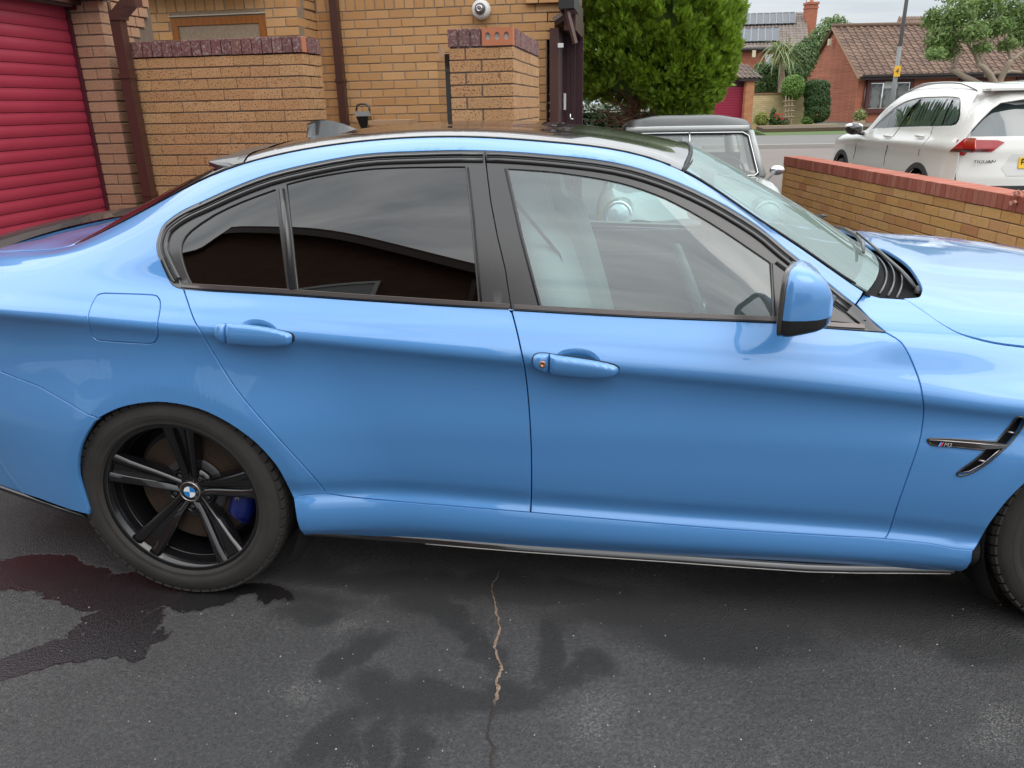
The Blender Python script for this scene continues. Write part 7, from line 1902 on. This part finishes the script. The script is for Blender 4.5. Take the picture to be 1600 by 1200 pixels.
bodyp = [(-.88, 8), (-.88, .02)] + [(0 - .39, .02)] + arch_uv(0, .39, 165, 15, 18)[0:] + [(.39, .02), (2.68 - .39, .02)] + arch_uv(2.68, .39, 165, 15, 18) + [(2.68 + .39, .02), (3.46, .02), (3.46, 8)]
tail = U(PX8([(1000, 550), (1060, 498), (1115, 455), (1140, 442), (1212, 446), (1212, 535), (1188, 560)]), 'T', smin=2.5, smax=5.5)
bt_ = panel('body', bodyp, WHITE, fam='T', holes=[dl_uv], dx=.06, ds=.16, parent=suv, rim=.01)
fr_ = panel('window_frame', dl_uv, BLACK_GLOSS, fam='T', dx=.08, parent=suv, off=-.008, rim=0)
for nm, g_ in (('side_glass', [(388, 366), (445, 306), (540, 220), (650, 155), (762, 123), (592, 349)]), ('side_glass', [(800, 121), (982, 119), (905, 245), (843, 343), (636, 348)]), ('side_glass', [(997, 122), (1020, 128), (930, 343), (858, 344)]), ('side_glass', [(1036, 130), (1068, 133), (1080, 150), (1074, 250), (1054, 308), (1006, 334), (942, 341)])):
    GT = GLASS_TQ = MATS.get('suv_glass') or mat('suv_glass', (.06, .085, .085), .03, 0, 1.0, .01, spec=1.0)
    panel(nm, U(PX8(g_), 'T', smin=4.2, smax=7.4), GT, fam='T', off=-.004, rim=0, dx=.1, parent=suv)
def beadT(name, pts, r, off, m, fam='T', **k):
    q = U(PX8(pts), fam, **k); P = [surf(a, b, fam)[0] + surf_n(a, b, fam)[0] * off for a, b in q]; return tube(name, P, r, m, suv, 5)
for ln in ([(600, 356), (545, 430), (500, 500), (478, 590), (470, 660)], [(868, 350), (845, 425), (790, 490), (755, 545), (748, 585)], [(262, 440), (246, 500), (236, 560), (222, 610)]): beadT('door_gap', ln, .004, .0002, DARK, smin=.5, smax=5.4)
CLAD = mat('grey_cladding', (.035, .035, .036), .65)
for cx in (0.0, 2.68):
    o_ = arch_uv(cx, .445, 178, 2, 22) + list(reversed(arch_uv(cx, .385, 178, 2, 22))); panel('arch_cladding', o_, CLAD, fam='T', off=.010, rim=.02, dx=.05, parent=suv)
    V, F = lathe([(.39, -.88), (.42, -.55), (0, -.55)], 30, 'y', math.radians(-20), math.radians(200)); o = mesh_ob('wheel_housing', [(v[0] + cx, v[1], v[2] + .36) for v in V], F, DARK, suv, True)
    w = bpy.data.objects.new('wheel', None); w.location = (cx, -.79, .345); link(w, suv)
    V, F = lathe([(.22, .10), (.335, .10), (.345, .07), (.345, -.07), (.325, -.11), (.24, -.115), (.225, -.10)], 40, 'y'); mesh_ob('tyre', V, F, TYRE, w, True)
    V, F = lathe([(.235, -.108), (.225, -.09), (.2, -.04), (0, -.03)], 40, 'y'); mesh_ob('rim_dish', V, F, DARK, w, True)
    for k in range(5):
        mb = MB(); a = math.radians(72 * k + 15); R = np.array([[math.cos(a), 0, -math.sin(a)], [0, 1, 0], [math.sin(a), 0, math.cos(a)]]); mb.box(R @ np.array([.13, -.095, 0]), (.22, .02, .05), R); mb.ob('spoke', mat('alloy_silver', (.5, .5, .5), .3, .8), w)
# lamps, tailgate and bumper
RL = mat('red_lamp', (.36, .008, .012), .12, 0, 1, .02); RLD = mat('dark_red_lamp', (.07, .01, .015), .12, 0, 1, .02)
tl_ = panel('tail_lamp', tail, RL, fam='T', off=.006, rim=.012, dx=.04, ds=.1, parent=suv, mirror=False)
panel('lamp_base', U(PX8([(1003, 549), (1026, 528), (1205, 534), (1188, 559)]), 'T', smin=2.5, smax=5.5), RLD, fam='T', off=.009, rim=0, parent=suv, mirror=False)
gpoly = [(-.845, .31 / .07), (.845, .31 / .07), (.845, 1.02 / .07), (.80, 1.12 / .07), (.66, 1.58 / .07), (-.66, 1.58 / .07), (-.80, 1.12 / .07), (-.845, 1.02 / .07)]
win_g = [(-.735, 1.115 / .07), (.735, 1.115 / .07), (.625, 1.475 / .07), (-.625, 1.475 / .07)]
tg = panel('tailgate', gpoly, WHITE, fam='G', holes=[win_g], dx=.06, ds=.8, parent=suv, mirror=False)
panel('rear_screen', win_g, mat('rear_screen_glass', (.05, .075, .08), .04, 0, 1, .01, spec=1.0), fam='G', off=-.006, rim=0, dx=.1, ds=1, parent=suv, mirror=False)
for sg in (-1, 1):
    lam = [(sg * .845, .925 / .07), (sg * .845, 1.085 / .07), (sg * .48, 1.075 / .07), (sg * .42, 1.055 / .07), (sg * .53, .965 / .07), (sg * .74, .965 / .07), (sg * .765, .93 / .07)]
    o = panel('tail_lamp', lam, RL, fam='G', off=.010, rim=.016, dx=.05, ds=.4, parent=suv, mirror=False)
    panel('lamp_dark_bar', [(sg * .80, .99 / .07), (sg * .53, .99 / .07), (sg * .58, .968 / .07), (sg * .78, .968 / .07)], RLD, fam='G', off=.0125, rim=0, ds=.3, parent=suv, mirror=False)
panel('plate_recess', [(-.42, .80 / .07), (-.34, .94 / .07), (.34, .94 / .07), (.42, .80 / .07), (.36, .72 / .07), (-.36, .72 / .07)], mat('white_recess_shade', (.62, .62, .60), .35, 0, 1, .05), fam='G', off=.002, rim=.004, ds=.4, parent=suv, mirror=False)  # recess shade put into a darker copy of the white paint
plate = panel('number_plate', [(-.26, .795 / .07), (-.26, .905 / .07), (.26, .905 / .07), (.26, .795 / .07)], mat('yellow_plate', (.80, .50, .015), .4), fam='G', off=.012, rim=.006, ds=.4, parent=suv, mirror=False)
def glyph(txt, size, y, z, m, parent, sx=1.0):
    me = text_mesh(txt, size, .002, 'LEFT'); me.materials.append(m); o = bpy.data.objects.new('lettering', me); link(o, parent); p = gsurf(np.array(y), np.array(z / .07))
    o.matrix_basis = Matrix.Translation((float(p[0]) + .014 + (.035 if y < -.6 else 0), y, z)) @ Matrix.Rotation(math.pi / 2, 4, 'Z') @ Matrix.Rotation(math.pi / 2, 4, 'X') @ Matrix.Diagonal((sx, 1, 1, 1)); return o
glyph('FL', .112, -.245, .85, mat('plate_black', (.01, .01, .01), .5), plate, .85)
glyph('TIGUAN', .045, -.70, .865, mat('dark_chrome', (.10, .10, .10), .25, .8), tg, 1.35)
panel('lower_trim', [(-.62, .50 / .07), (-.55, .62 / .07), (.55, .62 / .07), (.62, .50 / .07)], CLAD, fam='G', off=.006, rim=.01, ds=.4, parent=suv, mirror=False)
panel('bumper_skirt', [(-.86, .20 / .07), (-.86, .40 / .07), (.86, .40 / .07), (.86, .20 / .07)], CLAD, fam='G', off=.012, rim=.02, ds=.4, parent=suv, mirror=False)
bs = MB(); bs.box((3.34, 0, 1.575), (.22, 1.24, .025)); bs.ob('roof_spoiler', WHITE, suv)
q = [(-.80, 1.115), (-.70, 1.50), (-.66, 1.56)]; tube('tailgate_gap', [tuple(gsurf(np.array(y), np.array(z / .07)) + np.array([.001, 0, 0])) for y, z in ((-.78, .55), (-.825, .70), (-.83, .90))], .005, DARK, suv, 5)
rl = U([(1431, 148), (1443, 143.5), (1464, 141), (1490, 140.5), (1513, 142), (1530, 148)], 'T', smin=6.2, smax=7.95)
rail = [surf(min(max(x, 1.25), 3.2), 7.05, 'T')[0] for x in np.linspace(1.3, 3.15, 14)]; P = [p + np.array([0, 0, .045 * min(1, 4 * min(i, 13 - i) / 13)]) for i, p in enumerate(rail)]
o = tube('roof_rail', P, .012, mat('alloy_silver'), suv, 8); m_ = o.copy(); COL.objects.link(m_); m_.scale = (1, -1, 1)
mc = [(.62, -.99, 1.11), (.66, -1.0, 1.11), (.70, -1.0, 1.10)]
bm = bmesh.new(); bmesh.ops.create_icosphere(bm, subdivisions=3, radius=1.0); bmesh.ops.scale(bm, vec=(.085, .12, .082), verts=bm.verts); bmesh.ops.translate(bm, vec=(.68, -1.0, 1.12), verts=bm.verts); mo = bm_ob('door_mirror', bm, BLACK_GLOSS, suv, True)
bm = bmesh.new(); bmesh.ops.create_icosphere(bm, subdivisions=3, radius=1.0); bmesh.ops.scale(bm, vec=(.088, .123, .05), verts=bm.verts); bmesh.ops.translate(bm, vec=(.665, -1.0, 1.15), verts=bm.verts); bm_ob('mirror_cap', bm, WHITE, mo, True)
tube('mirror_foot', [(.68, -.95, 1.07), (.70, -.86, 1.05)], .03, BLACK_GLOSS, mo, 6)
for a in ((1388.5, 212.5), (1440, 211)):
    x, s = uv(a[0], a[1], 'T', smin=3, smax=5); p = surf(x, s, 'T')[0]; tube('door_handle', [p + np.array([-.10, -.01, .0]), p + np.array([-.06, -.035, .004]), p + np.array([.06, -.035, .004]), p + np.array([.10, -.01, 0])], .013, WHITE, suv, 6)

# ================================================================== small classic car beyond the blue one
cl_o = np.array([.40, 6.60, 0.0]); mini = empty('small_classic_car', 'small grey classic car with a black roof beyond the blue car', 'car', tuple(cl_o), -math.pi / 2)
SILVER = mat('pale_grey_paint', (.25, .262, .252), .25, 0, .8, .03); BLKR = mat('charcoal_roof_paint', (.012, .013, .014), .35, 0, .15, .1)

XM = [-2.1, -1.9, -1.5, -.8, -.1, .2, .5, .75, .90, 1.0]
cm = [([.60, .64, .66, .66, .66, .66, .65, .62, .57, .50], [.30, .22, .2, .2, .2, .2, .25, .32, .36, .38]), ([.62, .69, .705, .705, .705, .705, .70, .68, .62, .52], [.45, .5, .5, .5, .5, .5, .52, .54, .54, .52]),
      ([.58, .65, .68, .69, .69, .69, .69, .67, .61, .50], [.70, .78, .80, .80, .80, .80, .79, .76, .70, .62]), ([.52, .58, .60, .62, .625, .63, .64, .62, .56, .44], [.76, .84, .86, .86, .87, .875, .865, .83, .76, .67]),
      ([.35, .40, .42, .42, .42, .42, .43, .40, .34, .26], [.78, .86, .88, .88, .895, .885, .85, .80, .735, .67]), ([0] * 10, [.79, .87, .89, .89, .925, .92, .885, .83, .765, .69])]
ms = sec_surf(XM, cm); gx, gs = np.meshgrid(np.linspace(-2.08, 1.0, 60), np.linspace(0, 5, 36), indexing='ij'); Pm = ms(gx, gs).reshape(-1, 3)
def both(name, P, F, m, parent):
    o = mesh_ob(name, P, F, m, parent, True); c = o.copy(); COL.objects.link(c); c.scale = (1, -1, 1); return o
keep = [f for f in grid_faces(60, 36) if not ((-1.75 < Pm[f[0]][0] < -.10) and Pm[f[0]][2] > .855) and not any(math.hypot(Pm[f[0]][0] - wx_, Pm[f[0]][2] - .28) < .30 and Pm[f[0]][1] < -.45 for wx_ in (.42, -1.62))]
both('body', Pm, keep, SILVER, mini)
V = [(1.0, -.50, .38), (1.0, .50, .38), (1.0, .52, .52), (1.0, .50, .62), (1.0, .26, .67), (1.0, 0, .69), (1.0, -.26, .67), (1.0, -.50, .62), (1.0, -.52, .52)]; mesh_ob('nose', V, [tuple(range(9))], SILVER, mini)
for k in range(7): tube('grille_bar', [(1.015, -.30 + .01 * k, .42 + .028 * k), (1.03, 0, .425 + .028 * k), (1.015, .30 - .01 * k, .42 + .028 * k)], .007, CHROME, mini, 5)
mb = MB(); mb.box((1.012, 0, .51), (.012, .60, .20)); mb.ob('grille', DARK, mini)
tube('bumper', [(.85, -.70, .34), (1.04, -.5, .33), (1.08, 0, .33), (1.04, .5, .33), (.85, .70, .34)], .035, CHROME, mini, 8)
for sy in (-1, 1):
    c = np.array([.93, .525 * sy, .705]); tilt = np.array([.99, .05 * sy, .10]); tilt /= np.linalg.norm(tilt)
    R = np.array(Vector((0, -1, 0)).rotation_difference(Vector(tilt)).to_matrix())
    hl_ = lat_at([(.0, -.055), (.05, -.050), (.080, -.035), (.086, -.03)], 28, R, c, 'headlamp', mat('lamp_glass', (.55, .58, .58), .05, .3, 1, .02), mini)
    lat_at([(.084, -.036), (.094, -.040), (.104, -.028), (.106, .0), (.10, .04)], 28, R, c, 'lamp_ring', CHROME, hl_)
    lat_at([(.108, -.01), (.118, .03), (.13, .12), (.12, .22)], 28, R, c, 'lamp_bowl', SILVER, hl_)
    lat_at([(0, -.02), (.03, -.018), (.034, .0)], 14, R, c + np.array([.03, .0, -.17]), 'indicator', mat('amber_lens', (.6, .2, .02), .2, 0, 1), hl_)
# roof and pillars
XR_ = [-1.80, -1.6, -1.2, -.7, -.36, -.29]
crf = [([.50, .535, .56, .565, .545, .53], [1.12, 1.19, 1.225, 1.235, 1.225, 1.21]), ([.47, .51, .54, .545, .525, .51], [1.17, 1.235, 1.27, 1.28, 1.262, 1.235]), ([.30, .34, .36, .37, .35, .34], [1.205, 1.285, 1.325, 1.335, 1.305, 1.26]), ([0] * 4 + [0, 0], [1.215, 1.30, 1.342, 1.352, 1.32, 1.272])]
rs_ = sec_surf(XR_, crf); gx, gs = np.meshgrid(np.linspace(-1.80, -.29, 30), np.linspace(0, 3, 16), indexing='ij'); both('roof', rs_(gx, gs).reshape(-1, 3), grid_faces(30, 16), BLKR, mini)
GUT = CHROME
for sy in (-1, 1):
    tube('roof_gutter', [(-.02, sy * .63, .90), (-.26, sy * .548, 1.195)] + [(x, sy * (float(np.interp(x, XR_, crf[0][0])) + .012), float(np.interp(x, XR_, crf[0][1])) - .006) for x in (-.36, -.7, -1.2, -1.6)], .012, SILVER, mini, 6)
    tube('front_pillar', [(.0, sy * .605, .885), (-.14, sy * .565, 1.06), (-.29, sy * .525, 1.225)], .030, SILVER, mini, 8)
    tube('door_pillar', [(-.98, sy * .66, .86), (-.98, sy * .555, 1.225)], .025, SILVER, mini, 6)
    tube('rear_pillar', [(-1.86, sy * .56, .86), (-1.70, sy * .50, 1.17)], .05, SILVER, mini, 8)
    for x0, x1, t0, t1 in ((-.10, -.95, -.30, -.95), (-1.01, -1.78, -1.01, -1.66)): mesh_ob('side_glass', [(x0, sy * .655, .87), (x1, sy * .65, .87), (t1, sy * .55, 1.21), (t0, sy * .55, 1.21)], [(0, 1, 2, 3)], MATS['mini_glass'] if 'mini_glass' in MATS else glass_mat('mini_glass', (.82, .88, .86), ior=1.6, sky_sheen=((.42, .44, .44), .25)), mini)
def wsm(t, v): return np.array([.0 - .285 * t + .05 * (1 - v * v), v * (.585 - .075 * t), .895 + .325 * t + .004 * (1 - v * v)])
P = [wsm(t, v) for t in np.linspace(0, 1, 9) for v in np.linspace(-1, 1, 15)]; mesh_ob('windscreen', P, grid_faces(9, 15), MATS['mini_glass'], mini, True)
fr = [wsm(0, v) for v in np.linspace(-.93, .93, 15)] + [wsm(t, .985) for t in (.06, .3, .6, .92)] + [wsm(1, v) for v in np.linspace(.9, -.9, 15)] + [wsm(t, -.985) for t in (.92, .6, .3, .06)]
tube('windscreen_rubber', [p + np.array([.006, 0, .002]) for p in fr], .016, RUBBER, mini, 6, close=True); tube('windscreen_chrome', [p + np.array([.018, 0, .006]) for p in fr], .005, CHROME, mini, 5, close=True)
mesh_ob('rear_window', [(-1.86, -.52, .88), (-1.86, .52, .88), (-1.72, .46, 1.14), (-1.72, -.46, 1.14)], [(0, 1, 2, 3)], MATS['mini_glass'], mini)
mb = MB(); mb.box((-1.86, 0, .86), (.04, 1.1, .08)); mb.box((-1.72, 0, 1.155), (.04, 1.0, .05)); mb.ob('rear_frame', SILVER, mini)
hb_ = tube('header_rail', [wsm(1.03, v) + np.array([-.01, 0, .022]) for v in np.linspace(-1, 1, 13)], .028, SILVER, mini, 8)
for yy, sgn_ in ((.06, 1), (-.36, 1)):
    a = wsm(.02, yy) + np.array([.02, 0, .012]); b = wsm(.10, yy + .38) + np.array([.03, 0, .016]); w = tube('wiper', [a, (a + b) / 2 + np.array([.012, 0, .012]), b], .006, CHROME, mini, 5); tube('wiper_blade', [b + np.array([0, -.20, -.012]), b + np.array([0, .13, .008])], .006, RUBBER, w, 5)
mcol = w_d(1214, 266, 6.25) - cl_o; Rm_ = rotz(math.pi / 2); mcl = Rm_ @ mcol
bm = bmesh.new(); bmesh.ops.create_icosphere(bm, subdivisions=3, radius=1.0); bmesh.ops.scale(bm, vec=(.028, .062, .040), verts=bm.verts); bmesh.ops.translate(bm, vec=mcl, verts=bm.verts); mo = bm_ob('door_mirror', bm, CHROME, mini, True)
tube('mirror_arm', [mcl + np.array([0, -.02, -.02]), mcl + np.array([-.03, -.07, -.09])], .008, CHROME, mo, 6)
mb = MB(); mb.box((-.13, 0.02, 1.125), (.01, .20, .055)); im = mb.ob('cabin_mirror', mat('mirror_back', (.55, .55, .54), .2, .3), mini); tube('mirror_stalk', [(-.13, .02, 1.15), (-.22, .02, 1.235)], .008, CHROME, im, 5)
for sy in (-.30, .30):
    mb = MB(); mb.box((-.85, sy, .78), (.14, .44, .50)); mb.box((-.65, sy, .55), (.45, .44, .14)); mb.ob('seat', mat('dark_trim', (.05, .05, .05), .6), mini)
mb = MB(); mb.box((-1.5, 0, .72), (.18, 1.15, .40)); mb.ob('rear_bench', mat('dark_trim'), mini)
mb = MB(); mb.box((-.06, 0, .84), (.20, 1.2, .06)); mb.box((-.8, 0, .25), (2.2, 1.25, .08)); mb.ob('dashboard', mat('dark_trim'), mini)
pts = [(-.38 + .09 * math.sin(a) * .5, .33 + .19 * math.cos(a), .86 + .17 * math.sin(a)) for a in np.linspace(0, 2 * math.pi, 28, endpoint=False)]; tube('steering_wheel', pts, .010, mat('dark_trim'), mini, 6, close=True)
for wx_ in (.42, -1.62):
    for sy in (-1, 1):
        V, F = lathe([(.14, .07), (.235, .07), (.25, .05), (.25, -.05), (.235, -.07), (.13, -.07), (.0, -.05)], 28, 'y'); mesh_ob('wheel', [(v[0] + wx_, v[1] + sy * .60, v[2] + .25) for v in V], F, TYRE, mini, True)
# ================================================================== the house behind the photographer, seen in the car's glass and paint
hb = thing('house', 'tall gabled brown brick house mirrored darkly in the rear windows of the blue car', 'house', (-6.0, -8.0, 0))
BR_FAR = mat('far_brown_brick', (.17, .085, .05), .85); _n = NB(BR_FAR)
_b = _n.n('ShaderNodeTexBrick'); _b.inputs['Scale'].default_value = 1.0; _b.inputs['Brick Width'].default_value = .225; _b.inputs['Row Height'].default_value = .075; _b.inputs['Mortar Size'].default_value = .006
_b.inputs['Color1'].default_value = (.20, .095, .05, 1); _b.inputs['Color2'].default_value = (.14, .065, .04, 1); _b.inputs['Mortar'].default_value = (.09, .075, .06, 1)
_m = _n.n('ShaderNodeMapping'); _m.inputs['Rotation'].default_value = (math.pi / 2, 0, 0); _n.l(_n.pos(), _m.inputs[0]); _n.l(_m.outputs[0], _b.inputs[0]); _n.l(_b.outputs[0], _n.b.inputs['Base Color'])
X0, X1, XA, ZE, ZA, YF = -14.0, -1.05, -8.2, 4.95, 9.4, -4.2
V = [(X0, YF, 0), (X1, YF, 0), (X1, YF, ZE), (XA, YF, ZA), (X0, YF, ZE), (X0, YF - 9, 0), (X1, YF - 9, 0), (X1, YF - 9, ZE), (XA, YF - 9, ZA), (X0, YF - 9, ZE)]
mesh_ob('wall', V, [(0, 4, 3, 2, 1), (5, 6, 7, 8, 9), (1, 2, 7, 6), (0, 5, 9, 4)], BR_FAR, hb)
RT = mat('brown_tile_roof')
sl = (ZA - ZE) / (X1 - XA); ov = .35
slab('roof', (XA, YF + .3, ZA + .12), (XA, YF - 9.3, ZA + .12), (X1 + ov, YF - 9.3, ZE - ov * sl + .12), (X1 + ov, YF + .3, ZE - ov * sl + .12), .16, RT, hb)
slab('roof', (XA, YF - 9.3, ZA + .12), (XA, YF + .3, ZA + .12), (X0 - ov, YF + .3, ZE - ov * (ZA - ZE) / (XA - X0) + .12), (X0 - ov, YF - 9.3, ZE - ov * (ZA - ZE) / (XA - X0) + .12), .16, RT, hb)
slab('bargeboard', (XA, YF + .33, ZA + .02), (X1 + ov, YF + .33, ZE - ov * sl + .02), (X1 + ov, YF + .33, ZE - ov * sl - .2), (XA, YF + .33, ZA - .2), .04, BROWN_UPVC, hb)
for cx, cz, w, h in ((-3.2, 1.5, 1.6, 1.3), (-3.2, 4.2, 1.4, 1.1), (-8.5, 4.3, 1.6, 1.1), (-8.5, 1.4, 2.2, 1.3)):
    mb = MB(); frame_box(mb, cx - w / 2, cx + w / 2, cz - h / 2, cz + h / 2, .07, YF + .01, .08); wn_ = mb.ob('window', WHITE_P, hb)
    mesh_ob('pane', [(cx - w / 2 + .05, YF + .02, cz - h / 2 + .05), (cx + w / 2 - .05, YF + .02, cz - h / 2 + .05), (cx + w / 2 - .05, YF + .02, cz + h / 2 - .05), (cx - w / 2 + .05, YF + .02, cz + h / 2 - .05)], [(0, 1, 2, 3)], mat('dark_pane', (.03, .035, .04), .05, 0, 1), wn_)
mb = MB(); mb.box((X1 - .12, YF + .08, ZE / 2), (.07, .07, ZE)); mb.ob('downpipe', BROWN_UPVC, hb)
# lower house across the street, behind to the right
h2 = thing('house', 'low red brick bungalow mirrored faintly along the flank of the blue car', 'house', (14, -28, 0))
V = [(6, -26, 0), (24, -26, 0), (24, -26, 2.7), (6, -26, 2.7), (6, -34, 0), (24, -34, 0), (24, -34, 2.7), (6, -34, 2.7)]
mesh_ob('wall', V, [(0, 3, 2, 1), (0, 4, 7, 3), (1, 2, 6, 5), (4, 5, 6, 7)], BR_FAR, h2)
slab('roof', (5.6, -25.5, 2.6), (24.4, -25.5, 2.6), (24.4, -30, 5.4), (5.6, -30, 5.4), .12, RT, h2); slab('roof', (5.6, -30, 5.4), (24.4, -30, 5.4), (24.4, -34.5, 2.6), (5.6, -34.5, 2.6), .12, RT, h2)
